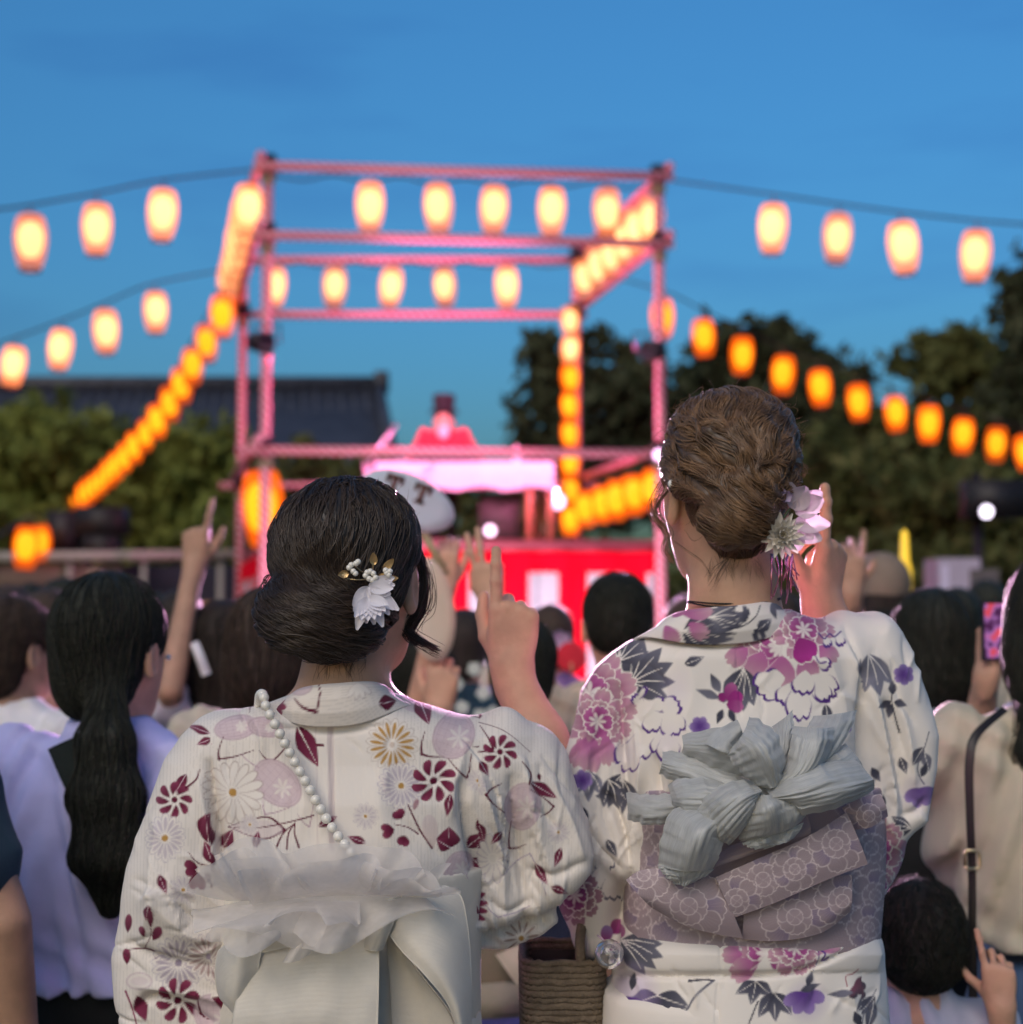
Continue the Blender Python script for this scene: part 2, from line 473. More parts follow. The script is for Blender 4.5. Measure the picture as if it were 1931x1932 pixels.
cab = mat('tower_cable', (0.02, 0.015, 0.02), 0.6, 0.1, 10)
for P, Q, n_ in ((PA, PB, 6), (PD, PC, 6), (PB, PC, 5), (PA, PD, 5)):     # lamp wire swagging under each top beam, with a socket over every lantern
    line = []
    for i in range(n_+1):
        a = P+(Q-P)*i/n_
        line.append(p3(a, ZT-0.05))
        if i < n_: line.append(p3(P+(Q-P)*(i+.5)/n_, ZT-0.10))
    MB().tube(catmull(line, 8*len(line)), 0.010, 6).out('lamp_wire', cab, tower)
rope = mat('lashing_rope', (0.30, 0.24, 0.16), 0.9, 0.2, 30)
for P in (PA, PB, PC, PD):
    for z in (ZT, ZM, ZR):
        mb = MB()
        for k in range(5):
            a = np.linspace(0, 2*math.pi, 15)
            mb.tube(np.stack([P[0]+0.062*np.cos(a), P[1]+0.062*np.sin(a), z-0.13+0.016*k+0.02*np.sin(a)], 1), 0.008, 5, False)
        mb.out('lashing', rope, tower)

# stage deck and the red and white curtain under it
stage = thing('stage', 'raised wooden stage with red edge board inside the festival tower', 'stage', (-0.8, 16.3, 0))
ins = 0.10
def inner(P):
    c = (PA+PB+PC+PD)/4
    return P + (c-P)/np.linalg.norm(c-P)*ins
c4 = [inner(P) for P in (PA, PB, PC, PD)]
mb = MB()
mb.add([p3(p, ZF-0.10) for p in c4] + [p3(p, ZF) for p in c4], [(3,2,1,0),(4,5,6,7),(0,1,5,4),(1,2,6,5),(2,3,7,6),(3,0,4,7)])
mb.out('deck', mat('deck_wood', (0.34, 0.20, 0.17), 0.6, 0.15, 4), stage)
red_edge = mat('red_paint', (0.45, 0.08, 0.12), 0.45, 0.08, 5)
for i, j in ((0, 1), (1, 2), (3, 0)):
    d = (c4[j]-c4[i]); n_ = np.array([d[1], -d[0]])/np.linalg.norm(d)*0.025
    e0, e1 = c4[i]+n_, c4[j]+n_
    MB().obox(p3((e0+e1)/2, ZF-0.03), (*(e1-e0)/2, 0), (*n_*0.6, 0), (0, 0, 0.05)).out('edge_board', red_edge, stage)
for q in c4:
    MB().tube([p3(q, 0), p3(q, ZF-0.1)], 0.05, 8).out('leg', mat('steel', (0.2,0.2,0.2), 0.5, 0.1, 5), stage)
redc = mat('red_curtain', (0.80, 0.001, 0.018), 0.9, 0.06, 3, 0.15, 12, spec=0.08)
whitec = mat('white_curtain', (0.46, 0.43, 0.50), 0.8, 0.05, 3, 0.15, 12)
def curtain(P, Q, label):
    """red upper band, then red and white hanging stripes with soft folds"""
    t = thing('stage_curtain', label, 'curtain', p3((P+Q)/2, 0))
    L = np.linalg.norm(Q-P); d = (Q-P)/L; n_ = np.array([d[1], -d[0]])
    def strip(s0, s1, z0, z1, off, name, m, k=10):
        v, f = [], []
        for i in range(k+1):
            s = s0+(s1-s0)*i/k
            for j in range(7):
                z = z1+(z0-z1)*j/6
                fold = (0.012+0.02*j/6)*math.sin(s*17+0.8*math.sin(3*s)) + 0.008*math.sin(s*41)
                q = P + d*s + n_*(off+fold)
                v.append(p3(q, z))
        for i in range(k):
            for j in range(6):
                f.append((i*7+j, i*7+j+1, (i+1)*7+j+1, (i+1)*7+j))
        part(name, v, f, m, t)
    strip(-0.02, L+0.02, ZF-0.28, ZF-0.085, 0.055, 'top_band', redc, 60)
    w = 0.27
    k = 0; s = 0.0
    while s < L:
        e = min(L, s+(w if k else 0.14))
        strip(s, e, 0.5, ZF-0.28, 0.05, 'stripe', whitec if k % 2 else redc)
        s = e; k += 1
    return t
curtain(inner(PA), inner(PB), 'red curtain with white hanging stripes on the stage front')
curtain(inner(PD), inner(PA), 'red and white striped curtain on the stage side beside the tower post')
curtain(inner(PB), inner(PC), 'red and white striped curtain on the stage side beside the rail lanterns')

# ------------------------------------------------------------------ lanterns
def lantern_mats(kind):
    paper = bpy.data.materials.new('lantern_paper_'+kind); paper.use_nodes = True
    n, l = paper.node_tree.nodes, paper.node_tree.links
    n.clear()
    out = n.new('ShaderNodeOutputMaterial'); em = n.new('ShaderNodeEmission'); tr = n.new('ShaderNodeBsdfTransparent'); ms = n.new('ShaderNodeMixShader')
    tc = n.new('ShaderNodeTexCoord'); sep = n.new('ShaderNodeSeparateXYZ'); mr = n.new('ShaderNodeMapRange')
    nz = n.new('ShaderNodeTexNoise'); nz.inputs['Scale'].default_value = 9; oi = n.new('ShaderNodeObjectInfo')
    l.new(tc.outputs['Object'], sep.inputs['Vector']); l.new(tc.outputs['Object'], nz.inputs['Vector'])
    # paper glow: strongest level with the bulb, weaker toward the foot of the shade
    mr.inputs['From Min'].default_value = -0.22; mr.inputs['From Max'].default_value = 0.06
    mr.inputs['To Min'].default_value = 0.55; mr.inputs['To Max'].default_value = 1.0
    l.new(sep.outputs['Z'], mr.inputs['Value'])
    m1 = n.new('ShaderNodeMath'); m1.operation = 'MULTIPLY'
    m2 = n.new('ShaderNodeMapRange'); m2.inputs['To Min'].default_value = 0.75; m2.inputs['To Max'].default_value = 1.2
    l.new(nz.outputs['Fac'], m2.inputs['Value']); l.new(mr.outputs['Result'], m1.inputs[0]); l.new(m2.outputs['Result'], m1.inputs[1])
    m3 = n.new('ShaderNodeMath'); m3.operation = 'MULTIPLY'
    rv = n.new('ShaderNodeMapRange'); rv.inputs['To Min'].default_value = 0.60; rv.inputs['To Max'].default_value = 1.25
    l.new(oi.outputs['Random'], rv.inputs['Value']); l.new(rv.outputs['Result'], m3.inputs[0]); l.new(m1.outputs['Value'], m3.inputs[1])
    m4 = n.new('ShaderNodeMath'); m4.operation = 'MULTIPLY'; m4.inputs[1].default_value = LANTERN[kind][1]
    l.new(m3.outputs['Value'], m4.inputs[0])
    em.inputs['Color'].default_value = (*LANTERN[kind][0], 1)
    l.new(m4.outputs['Value'], em.inputs['Strength'])
    ms.inputs['Fac'].default_value = 0.45
    l.new(em.outputs['Emission'], ms.inputs[1]); l.new(tr.outputs['BSDF'], ms.inputs[2]); l.new(ms.outputs['Shader'], out.inputs['Surface'])
    return paper
LANTERN = {'pale': ((1.0, 0.25, 0.085), 0.95), 'orange': ((1.0, 0.125, 0.004), 0.85)}
LPAPER = {k: lantern_mats(k) for k in LANTERN}
BULB = {'pale': emis('bulb_pale', (1.0, 0.58, 0.24), 1.25), 'orange': emis('bulb_orange', (1.0, 0.42, 0.012), 1.05)}
CORE = {'pale': emis('core_pale', (1.0, 0.85, 0.5), 6.0), 'orange': emis('core_orange', (1.0, 0.7, 0.12), 5.0)}
rimm = mat('lantern_rim', (0.16, 0.03, 0.03), 0.5, 0.2, 10)

def lantern_meshes(kind):
    prof = []
    N = 17
    for i in range(N):                     # ribbed paper barrel, fuller above the middle
        t = i/(N-1)
        z = 0.205 - 0.41*t
        r = (0.070 + 0.058*math.sin(math.pi*min(1, (t*0.95+0.03)))**0.55) * (1.04-0.17*t) + (0.003 if i % 2 else 0)
        prof.append((r, z))
    shade = MB().lathe(prof, seg=22).mesh('lantern_shade_'+kind, LPAPER[kind])
    ring = [(0.066, 0.006), (0.080, 0.006), (0.082, -0.008), (0.066, -0.008)]
    top = MB().lathe([(r, z+0.212) for r, z in ring]+[(0.066, 0.218)], seg=20).tube([(0, 0, 0.22), (0, 0, 0.30)], 0.006, 6).mesh('lantern_rim_'+kind, rimm)
    bot = MB().lathe([(r, z-0.212) for r, z in ring]+[(0.066, -0.206)], seg=20).mesh('lantern_foot_'+kind, rimm)
    bulb = MB().lathe([(0.001, 0.125), (0.045, 0.115), (0.078, 0.08), (0.094, 0.03), (0.092, -0.03), (0.080, -0.09), (0.056, -0.135), (0.001, -0.15)], (0.0, 0, 0.03), 16).mesh('lantern_bulb_'+kind, BULB[kind])
    core = MB().lathe([(0.001, 0.045), (0.016, 0.036), (0.024, 0.01), (0.02, -0.02), (0.001, -0.04)], (0.0, 0, 0.075), 10).mesh('lantern_filament_'+kind, CORE[kind])
    return {'filament': core, 'shade': shade, 'top_rim': top, 'bottom_rim': bot, 'bulb': bulb}
LMESH = {k: lantern_meshes(k) for k in LANTERN}

def lantern(p, kind, label, group, s=1.0):
    p = np.asarray(p, dtype=float)
    t = thing('paper_lantern', label, 'lantern', p, group)
    g = random.random
    k_ = s*(0.96+0.08*g()); t.scale = (k_, k_, k_); t.rotation_euler = (0.16*(g()-.5), 0.20*(g()-.5), 6.28*g())
    off = (0.02*(g()-.5), 0.02*(g()-.5), 0.02*(g()-.5))
    for nm in ('shade', 'top_rim', 'bottom_rim', 'bulb'):
        o = bpy.data.objects.new(nm, LMESH[kind][nm]); COL.objects.link(o); o.parent = t
        if nm == 'bulb':
            o.location = off
    return t

def along(P, Q, ts, z):
    return [p3(P+(Q-P)*t, z) for t in ts]
def wave(d): return np.array([d[1], -d[0]])/np.linalg.norm(d)*0.0
zl = ZT-0.335
for u in (680, 812, 920, 1033, 1142):      # front beam, pixel columns of the five lanterns
    t = (u-485)/(1245-485)
    lantern(p3(PA+(PB-PA)*t, zl), 'pale', 'glowing cream lantern hanging from the top front beam of the tower', 'lanterns on the tower front beam', 1.06)
for u in (524, 636, 742, 843, 959):
    t = (u-465)/(1090-465)
    lantern(p3(PD+(PC-PD)*t, zl), 'pale', 'glowing cream lantern hanging from the rear beam of the tower', 'lanterns on the tower rear beam', 1.06)
for t in (0.08, 0.22, 0.36, 0.52, 0.69, 0.87):
    lantern(p3(PB+(PC-PB)*t, zl), 'pale', 'glowing lantern in the crowded row under the slanting side beam by the trees', 'lanterns on the tower side beam by the trees', 1.06)
for t in (0.05, 0.18, 0.32, 0.46, 0.60, 0.75, 0.92):
    lantern(p3(PA+(PD-PA)*t, zl)+np.array([-0.17, 0, 0]), 'pale', 'glowing lantern in the end-on row under the side beam above the tall post', 'lanterns on the tower side beam above the tall post', 1.06)
for k in range(8):                          # column of lanterns tied to the rear post
    p = W(1076, 608+53.5*k, 17.95)
    lantern(p, 'orange' if k > 1 else 'pale', 'orange lantern tied in a vertical column to the rear tower post', 'lanterns in a column on the rear post', 0.80)
for k, t in enumerate((0.08, 0.28, 0.47, 0.66, 0.88)):
    q = PB+(PC-PB)*t
    lantern(p3(q, ZR-0.30), 'orange', 'orange lantern hanging under the stage side rail by the lantern column', 'lanterns under the stage side rail', 0.95)
big = lantern(W(497, 962, 14.75), 'orange', 'large orange lantern hanging behind the front tower post under the rail', None, 1.5)
big.scale[2] *= 1.12

cablem = mat('black_cable', (0.02, 0.02, 0.025), 0.6, 0.1, 10)
def string(label_c, pts, label, group, kind, s=1.0, start=None, end=None, drop=0.30):
    """lanterns at world points with the cable they hang from"""
    pts = [np.asarray(p, dtype=float) for p in pts]
    line = [p+np.array([0, 0, drop*s]) for p in pts]
    if start is not None: line = [np.asarray(start)]+line
    if end is not None: line = line+[np.asarray(end)]
    c = part('lantern_cable', *tube_geo(catmull(line, 8*len(line)), 0.011, 6), cablem)
    tag(c, label_c, 'cable')
    for p in pts: lantern(p, kind, label, group, s)

string('thin cable holding cream lanterns from the front tower post out to the left',
       [W(307,406,14.2), W(183,433,13.7), W(58,458,13.2), W(-75,482,12.8)],
       'cream lantern on the upper string leaving the tower toward the house side', 'upper string lanterns on the house side', 'pale', 1.06,
       start=p3(PA, ZT), end=W(-260, 470, 12))
string('thin cable holding cream lanterns from the front tower post out to the right',
       [W(1458,432,14.4), W(1580,450,14.3), W(1705,468,14.1), W(1841,484,13.9), W(1985,500,13.6)],
       'cream lantern on the upper string leaving the tower toward the trees', 'upper string lanterns on the tree side', 'pale', 1.06,
       start=p3(PB, ZT), end=W(2200, 480, 13))
string('thin cable holding lanterns from the rear tower post over the house roof',
       [W(294,590,16.6), W(200,626,16.9), W(114,660,17.2), W(25,692,17.5), W(-70,725,17.8)],
       'pale orange lantern on the lower string hanging above the house roof', 'lower string lanterns above the roof', 'pale', 1.04,
       start=p3(PD, ZT-0.1), end=W(-250, 740, 18.5))
string('thin cable of orange lanterns sloping down in front of the trees',
       [W(u, v, y) for u, v, y in ((1250,602,17.3),(1328,638,17.6),(1400,672,17.9),(1478,708,18.2),(1548,733,18.5),(1620,760,18.7),
                                   (1690,782,18.9),(1753,801,19.1),(1817,823,19.3),(1880,839,19.5),(1935,855,19.7),(1995,868,19.9))],
       'orange lantern on the string sloping down in front of the trees', 'orange string lanterns in front of the trees', 'orange', 1.03,
       start=p3(PC, ZT-0.1), end=W(2150, 860, 20.5))
pp = [(420,597,17.6),(390,648,18.3),(363,692,19.0),(343,728,19.8),(321,763,20.6),(297,796,21.5),(275,822,22.4),(254,845,23.3),
      (236,864,24.3),(220,880,25.3),(206,894,26.4),(193,907,27.5),(180,918,28.7),(168,927,30),(157,935,31.5),(146,942,33)]
string('thin cable of lanterns descending steeply from the tower to the bushes',
       [W(*q) for q in pp], 'orange lantern on the crowded string descending from the tower to the bushes', 'lanterns on the descending string', 'orange', 1.05,
       start=p3(PD, ZM-0.05), end=W(120, 955, 36))
string('short cable of orange lanterns running behind the stall',
       [W(50,1034,16.8), W(76,1026,19.5), W(97,1020,22), W(112,1016,26), W(123,1013,32), W(133,1012,40)],
       'orange lantern in the short cluster above the stall bar', 'lanterns clustered above the stall', 'orange', 1.05,
       start=W(-60, 1050, 12), end=W(150, 1012, 50))
def end_pole(p, label):
    t = thing('lantern_pole', label, 'pole', (p[0], p[1], 0))
    MB().tube([(p[0], p[1], 0), (p[0], p[1], p[2]+.25)], 0.05, 10).out('shaft', mat('pole_steel', (0.25, 0.25, 0.26), .45, .1, 6, metal=.5), t)
    MB().lathe([(.16, 0.0), (.16, .04), (.05, .07)], (p[0], p[1], 0), 16).out('foot', cablem, t)
end_pole(W(-260, 470, 12), 'steel pole holding the upper lantern string on the house side')
end_pole(W(2200, 480, 13), 'steel pole holding the upper lantern string on the tree side')
end_pole(W(-250, 740, 18.5), 'steel pole holding the lower lantern string beyond the stall')
end_pole(W(2150, 860, 20.5), 'steel pole holding the orange lantern string past the trees')
end_pole(W(-60, 1050, 12), 'steel pole holding the short stall lantern cable')
pole = thing('lantern_pole', 'thin dark pole carrying the far end of the descending lantern string', 'pole', W(120, 955, 36)*np.array([1,1,0]))
MB().tube([W(120,955,36)*np.array([1,1,0]), W(120,950,36)], 0.05, 8).out('shaft', cablem, pole)

# ------------------------------------------------------------------ stage lamps
def spot(name, label, pos, target, col, power, size=70, lens=True, r=0.11, blend=0.6, rad=0.12):
    pos = np.asarray(pos, dtype=float); target = np.asarray(target, dtype=float)
    t = thing(name, label, 'spotlight', pos)
    d = target-pos; d /= np.linalg.norm(d)
    rot = Vector(d).to_track_quat('-Z', 'Y').to_matrix()
    body = np.array([(r*0.75, 0.16), (r*0.9, 0.10), (r, 0.0), (r*1.06, -0.02), (r*0.94, -0.02), (r*0.92, 0.0)])
    v, f = lathe_geo(body, seg=18)
    v = [np.array(rot @ Vector(q)) + pos for q in v]
    f.append(tuple(range(17, -1, -1)))
    part('housing', v, f, clampm, t)
    v = [np.array(rot @ Vector((r*0.91*math.cos(a), r*0.91*math.sin(a), -0.004))) + pos for a in np.linspace(0, 2*math.pi, 18, endpoint=False)]
    part('lens', v, [tuple(range(18))], emis('lens_'+label[:14], col, 1.4), t)
    br = [pos+np.array([r*1.2, 0, 0]), pos+np.array([r*1.2, 0, r*1.6]), pos+np.array([-r*1.2, 0, r*1.6]), pos+np.array([-r*1.2, 0, 0])]
    MB().tube(br, 0.012, 6).out('bracket', clampm, t)
    ld = bpy.data.lights.new('stage_beam', 'SPOT')
    ld.energy = power; ld.color = col; ld.spot_size = R(size); ld.spot_blend = blend; ld.shadow_soft_size = rad
    lo = bpy.data.objects.new('stage_beam', ld); COL.objects.link(lo); lo.parent = t
    lo.rotation_euler = Vector(d).to_track_quat('-Z', 'Y').to_euler()
    lo.location = tuple(d*0.05)
    return t
MAG = (1.0, 0.16, 0.42)
spot('stage_spotlight', 'dark round spotlight clamped to the front post near the descending lanterns', W(503,648,14.1), (0.1, 16.4, 4.0), (1.0, 0.20, 0.48), 330, 112, r=0.10)
spot('stage_spotlight', 'spotlight with pale arm clamped to the front post before the trees', W(1222,662,14.45), (-1.3, 16.2, 4.0), (1.0, 0.20, 0.48), 330, 112, r=0.10)
spot('stage_spotlight', 'small white lamp on the deck beside the lantern column', W(1052,946,17.2), (0.22, 1.9, 1.65), (1.0, 0.55, 0.80), 3000, 16, r=0.085)
spot('stage_spotlight', 'white lamp on the side rail behind the brown haired woman', W(1243,858,14.6), (-0.3, 1.8, 1.55), (1.0, 0.50, 0.85), 3500, 18, r=0.05)
for fx, lb in ((-1.75, 'floodlight on the ground before the stage corner under the descending lanterns'), (-0.35, 'floodlight on the ground before the middle of the stage curtain'), (1.05, 'floodlight on the ground before the stage corner near the trees')):
    spot('added_curtain_floodlight', lb, (fx, 12.7, 0.30), (fx*0.9, 14.5, 1.75), (1.0, 0.74, 0.90), 82, 125, r=0.09)  # unseen floods added behind the crowd to brighten the curtain

spot('stage_spotlight', 'low white lamp on the front edge of the deck facing the audience', W(925,1001,14.32), (0.52, 1.95, 1.62), (1.0, 0.60, 0.84), 11000, 6, r=0.05)  # lamp added for the pink-white rim on the necks

# ------------------------------------------------------------------ dj table and dj
YT = 16.2
table = thing('table', 'long table under a white cloth in front of the red-jacketed performer', 'table', W(880, 1000, YT)*np.array([1,1,0])+np.array([0,0,ZF]))
cl = mat('table_cloth', (0.62, 0.54, 0.60), 0.8, 0.05, 3, 0.2, 9)
p, q = W(688, 922, YT), W(1046, 872, YT)
v, f = [], []
N = 40
for i in range(N+1):
    s = i/N; x = p[0]+(q[0]-p[0])*s
    w = 0.018*math.sin(s*37)+0.012*math.sin(s*80)
    v += [(x, YT+0.7, q[2]), (x, YT, q[2]+0.004), (x, YT-0.012+w*0.5, (p[2]+q[2])/2), (x, YT-0.02+w, p[2]+0.02*math.sin(s*23))]
for i in range(N):
    for j in range(3): f.append((i*4+j, (i+1)*4+j, (i+1)*4+j+1, i*4+j+1))
part('cloth', v, f, cl, table)
part('cloth_end', [(q[0], YT, q[2]), (q[0], YT+0.7, q[2]), (q[0]+0.03, YT+0.7, p[2]-0.08), (q[0]+0.05, YT, p[2]-0.1)], [(0,1,2,3)], cl, table)
orange_wood = mat('orange_wood', (0.50, 0.20, 0.12), 0.6, 0.2, 8)
for u, dy in ((1000, 0), (1040, 0.02), (1020, 0.6), (715, 0), (735, 0.6)):
    b = W(u, 1000, YT); 
    MB().tube([(b[0], YT+0.05+dy, ZF), (b[0]*0.99, YT+0.05+dy, q[2]-0.03)], 0.033, 8).out('leg', orange_wood, table)
MB().box((p[0]+0.03, YT+0.02, q[2]-0.05), (q[0]-0.03, YT+0.68, q[2]-0.005)).out('tabletop', orange_wood, table)
mixer = thing('dj_mixer', 'dark mixing console on the white cloth table', 'mixer', (W(840, 868, YT+.3)))
a, b = W(775, 870, YT+0.2), W(905, 857, YT+0.2)
MB().box((a[0], YT+0.15, q[2]+0.006), (b[0], YT+0.55, b[2]+0.02)).out('console', dk, mixer)
for k in range(2):
    x = a[0]+(b[0]-a[0])*(0.25+0.5*k)
    MB().lathe([(0.001, 0.03), (0.11, 0.03), (0.115, 0.0)], (x, YT+0.35, b[2]+0.02), 20).out('platter', mat('magenta_plastic', (0.35, 0.03, 0.15), 0.4, 0.1, 5), mixer)
bx = thing('equipment_case', 'dark equipment case under the white cloth table', 'case', W(930, 1010, YT+0.3))
a, b = W(905, 1015, YT+0.3), W(985, 930, YT+0.3)
MB().box((a[0], YT+0.2, ZF+0.005), (b[0], YT+0.6, b[2])).box((a[0]+.02, YT+0.185, b[2]-.06), (b[0]-.02, YT+0.2, b[2]-.03)).out('case_body', mat('case_dark', (0.035, 0.035, 0.03), 0.6, 0.2, 6), bx)
mic = thing('microphone_stand', 'slanting microphone stand left of the cloth table', 'microphone stand', W(700, 930, 15.6)*np.array([1,1,0])+np.array([0,0,ZF]))
MB().tube([W(690, 885, 15.6), W(748, 800, 15.6)], 0.022, 8).out('boom', mat('chrome', (0.5,0.5,0.52), 0.3, 0.05, 5, metal=0.9), mic)
b = W(705, 860, 15.6)
MB().tube([(b[0], b[1], ZF), b], 0.018, 8).lathe([(0.16, 0), (0.16, 0.02), (0.02, 0.035)], (b[0], b[1], ZF), 16).out('stand', clampm, mic)
bt = thing('bottle', 'small pale bottle on the right end of the cloth table', 'bottle', W(975, 866, YT+0.2))
b = W(975, 869, YT+0.25)
MB().lathe([(0.001,0),(0.035,0.0),(0.036,0.13),(0.014,0.17),(0.014,0.2),(0.001,0.2)], (b[0], b[1], q[2]+0.004), 14).out('glass', mat('pale_plastic', (0.75,0.65,0.7), 0.3, 0.05, 5), bt)

# pale speaker box and lamp on stands at the right, beyond the crowd
YB = 9.0
box = thing('loudspeaker', 'pale lavender loudspeaker box on a stand behind the bob-haired person', 'speaker', W(1810, 1150, YB)*np.array([1,1,0]))
lav = mat('lavender_plastic', (0.42, 0.36, 0.48), 0.5, 0.08, 5)
a, b = W(1772, 1190, YB), W(1850, 1053, YB)
mb = MB(); mb.box((a[0], YB, a[2]), (b[0], YB+0.3, b[2])); mb.out('cabinet', lav, box, smooth=False)
MB().box((b[0]-0.06, YB-0.012, a[2]+0.02), (b[0]+0.10, YB+0.25, b[2]-0.06)).out('side_grille', mat('grey_grille', (0.12,0.10,0.11), 0.6, 0.2, 30), box, smooth=False)
MB().box((a[0]+0.012, YB-0.012, a[2]+0.04), (a[0]+0.06, YB-0.001, b[2]-0.04)).out('front_panel', mat('lilac_panel', (0.62,0.55,0.75), 0.4, 0.05, 5), box, smooth=False)
MB().tube([((a[0]+b[0])/2, YB+0.15, 0), ((a[0]+b[0])/2, YB+0.15, a[2])], 0.03, 8).out('stand', clampm, box)
spot('stage_spotlight', 'bright white lamp on a tall stand above the lavender speaker', W(1861, 965, 10.5), (3.0, 2.0, 1.2), (0.9, 0.8, 1.0), 40, 60, r=0.045)
p = W(1861, 960, 10.5)
st = thing('lamp_stand', 'dark lamp stand carrying the bright white lamp on the right', 'stand', (p[0], p[1]+0.25, 0))
MB().tube([(p[0], p[1]+0.2, 0), (p[0], p[1]+0.2, p[2]+0.25)], 0.03, 8).out('pole', clampm, st)
MB().box((p[0]-0.09, p[1]+0.1, p[2]-0.05), (p[0]+0.30, p[1]+0.3, p[2]+0.2)).out('flag_panel', dk, st)
# ------------------------------------------------------------------ signed-distance modelling (bodies, garments, hair)
F32 = np.float32
def V3(*a): return np.array(a, dtype=F32)

def cone(P, a, b, ra, rb):
    a = np.asarray(a, F32); ba = np.asarray(b, F32) - a
    t = np.clip(((P - a) @ ba) / (ba @ ba + 1e-12), 0, 1)
    d = P - a - t[:, None] * ba
    return np.sqrt((d*d).sum(1)) - (ra + (rb-ra)*t)

def ell(P, c, r, M=None):
    q = P - np.asarray(c, F32)
    if M is not None: q = q @ np.asarray(M, F32)
    r = np.asarray(r, F32)
    k0 = np.sqrt(((q/r)**2).sum(1)); k1 = np.sqrt(((q/(r*r))**2).sum(1)) + 1e-9
    return k0*(k0-1)/k1

def smin(a, b, k):
    h = np.maximum(k - np.abs(a-b), 0)/k
    return np.minimum(a, b) - h*h*k*0.25

def smax(a, b, k): return -smin(-a, -b, k)

def chain(P, pts, rad, k=0.0):
    d = None
    for i in range(len(pts)-1):
        q = cone(P, pts[i], pts[i+1], rad[i], rad[i+1])
        d = q if d is None else (smin(d, q, k) if k else np.minimum(d, q))
    return d

def echain(P, pts, rs, rd, side=(1, 0, 0), k=0.02):
    """chain of tapered elliptic sections: rs half-width along side, rd half-depth"""
    d = None
    S = np.asarray(side, F32)
    for i in range(len(pts)-1):
        a = np.asarray(pts[i], F32); ba = np.asarray(pts[i+1], F32)-a
        t = np.clip(((P-a) @ ba)/(ba @ ba), 0, 1)
        q = P - a - t[:, None]*ba
        w = rs[i]+(rs[i+1]-rs[i])*t; e = rd[i]+(rd[i+1]-rd[i])*t
        s = q @ S
        o = q - s[:, None]*S
        o2 = (o*o).sum(1)
        g = np.sqrt((s/w)**2 + o2/(e*e)) - 1
        dd = g*np.minimum(w, e)
        d = dd if d is None else smin(d, dd, k)
    return d

def zloft(P, rows, n=2.4, slope=1.0):
    """stack of superelliptic sections: rows (z, cx, cy, wx, wy)"""
    rows = sorted(rows)
    z = P[:, 2]
    zs = [r[0] for r in rows]
    cx, cy, wx, wy = (np.interp(z, zs, [r[j] for r in rows]).astype(F32) for j in (1, 2, 3, 4))
    g = ((np.abs(P[:, 0]-cx)/wx)**n + (np.abs(P[:, 1]-cy)/wy)**n)**(1/n) - 1
    d = g*np.minimum(wx, wy)/slope
    return np.maximum(d, np.maximum(zs[0]-z, z-zs[-1]))

def mesh_sdf(f, lo, hi, h, far=1.7):
    lo = np.asarray(lo, float); hi = np.asarray(hi, float)
    B = 10
    nb = np.ceil((hi-lo)/(h*B)).astype(int)
    g = np.stack(np.meshgrid(*[np.arange(k) for k in nb], indexing='ij'), -1).reshape(-1, 3)
    cen = (lo + (g*B + (B-1)/2)*h).astype(F32)
    dc = f(cen)
    act = np.abs(dc) < B*h*0.87*far
    arr = np.empty(tuple(nb*B), dtype=F32)
    big = np.where(dc > 0, 1.0, -1.0).astype(F32).reshape(tuple(nb))
    arr[:] = np.repeat(np.repeat(np.repeat(big, B, 0), B, 1), B, 2)
    off = np.stack(np.meshgrid(*[np.arange(B)]*3, indexing='ij'), -1).reshape(-1, 3)
    ga = g[act]
    for s in range(0, len(ga), 150):
        gg = ga[s:s+150]
        idx = (gg[:, None, :]*B + off[None]).reshape(-1, 3)
        val = f((lo + idx*h).astype(F32))
        arr[idx[:, 0], idx[:, 1], idx[:, 2]] = val
    arr[0] = arr[-1] = 1; arr[:, 0] = arr[:, -1] = 1; arr[:, :, 0] = arr[:, :, -1] = 1
    grid = vdb.FloatGrid(1.0)
    grid.copyFromArray(arr)
    pts, quads = grid.convertToQuads(0.0)
    return np.asarray(pts, float)*h + lo, np.asarray(quads).astype(np.int32).copy()

def grad(f, P, e=0.002):
    k = np.array([[1,-1,-1],[-1,-1,1],[-1,1,-1],[1,1,1]], F32)
    g = sum(kk[None]*f(P + e*kk)[:, None] for kk in k)
    return g/(np.linalg.norm(g, axis=1)[:, None]+1e-9)

def normals(v, q):
    a, b, c, d = (v[q[:, i]] for i in range(4))
    n = np.cross(c-a, d-b)
    out = np.zeros_like(v)
    for i in range(4): np.add.at(out, q[:, i], n)
    return out/(np.linalg.norm(out, axis=1)[:, None]+1e-12)

def refine(v, q, sel):
    """split the selected quads in four"""
    qs = q[sel]; rest = q[~sel]
    n0 = len(v)
    e = np.concatenate([np.stack([qs[:, i], qs[:, (i+1) % 4]], 1) for i in range(4)])
    es = np.sort(e, 1)
    key = es[:, 0].astype(np.int64)*n0 + es[:, 1]
    uq, inv = np.unique(key, return_inverse=True)
    mid = (v[uq//n0]+v[uq % n0])/2
    m = (n0+inv).reshape(4, -1)
    cen = v[qs].mean(1); c = n0+len(uq)+np.arange(len(qs))
    nv = np.concatenate([v, mid, cen])
    nq = np.concatenate([rest] + [np.stack([qs[:, i], m[i], c, m[(i-1) % 4]], 1) for i in range(4)])
    return nv, nq.astype(np.int32)

def set_attr(me, name, cols):
    at = me.color_attributes.new(name, 'FLOAT_COLOR', 'POINT')
    c = np.ones((len(cols), 4), F32); c[:, :3] = cols
    at.data.foreach_set('color', c.ravel())

def fbm(P, f, seed=0):
    """cheap smooth value noise from sines"""
    g = np.random.default_rng(seed)
    o = np.zeros(len(P))
    for i in range(7):
        k = g.normal(size=3)*f*(1+0.5*i)
        o += np.sin(P @ k + g.random()*6.28)/(1+0.4*i)
    return o/3.0

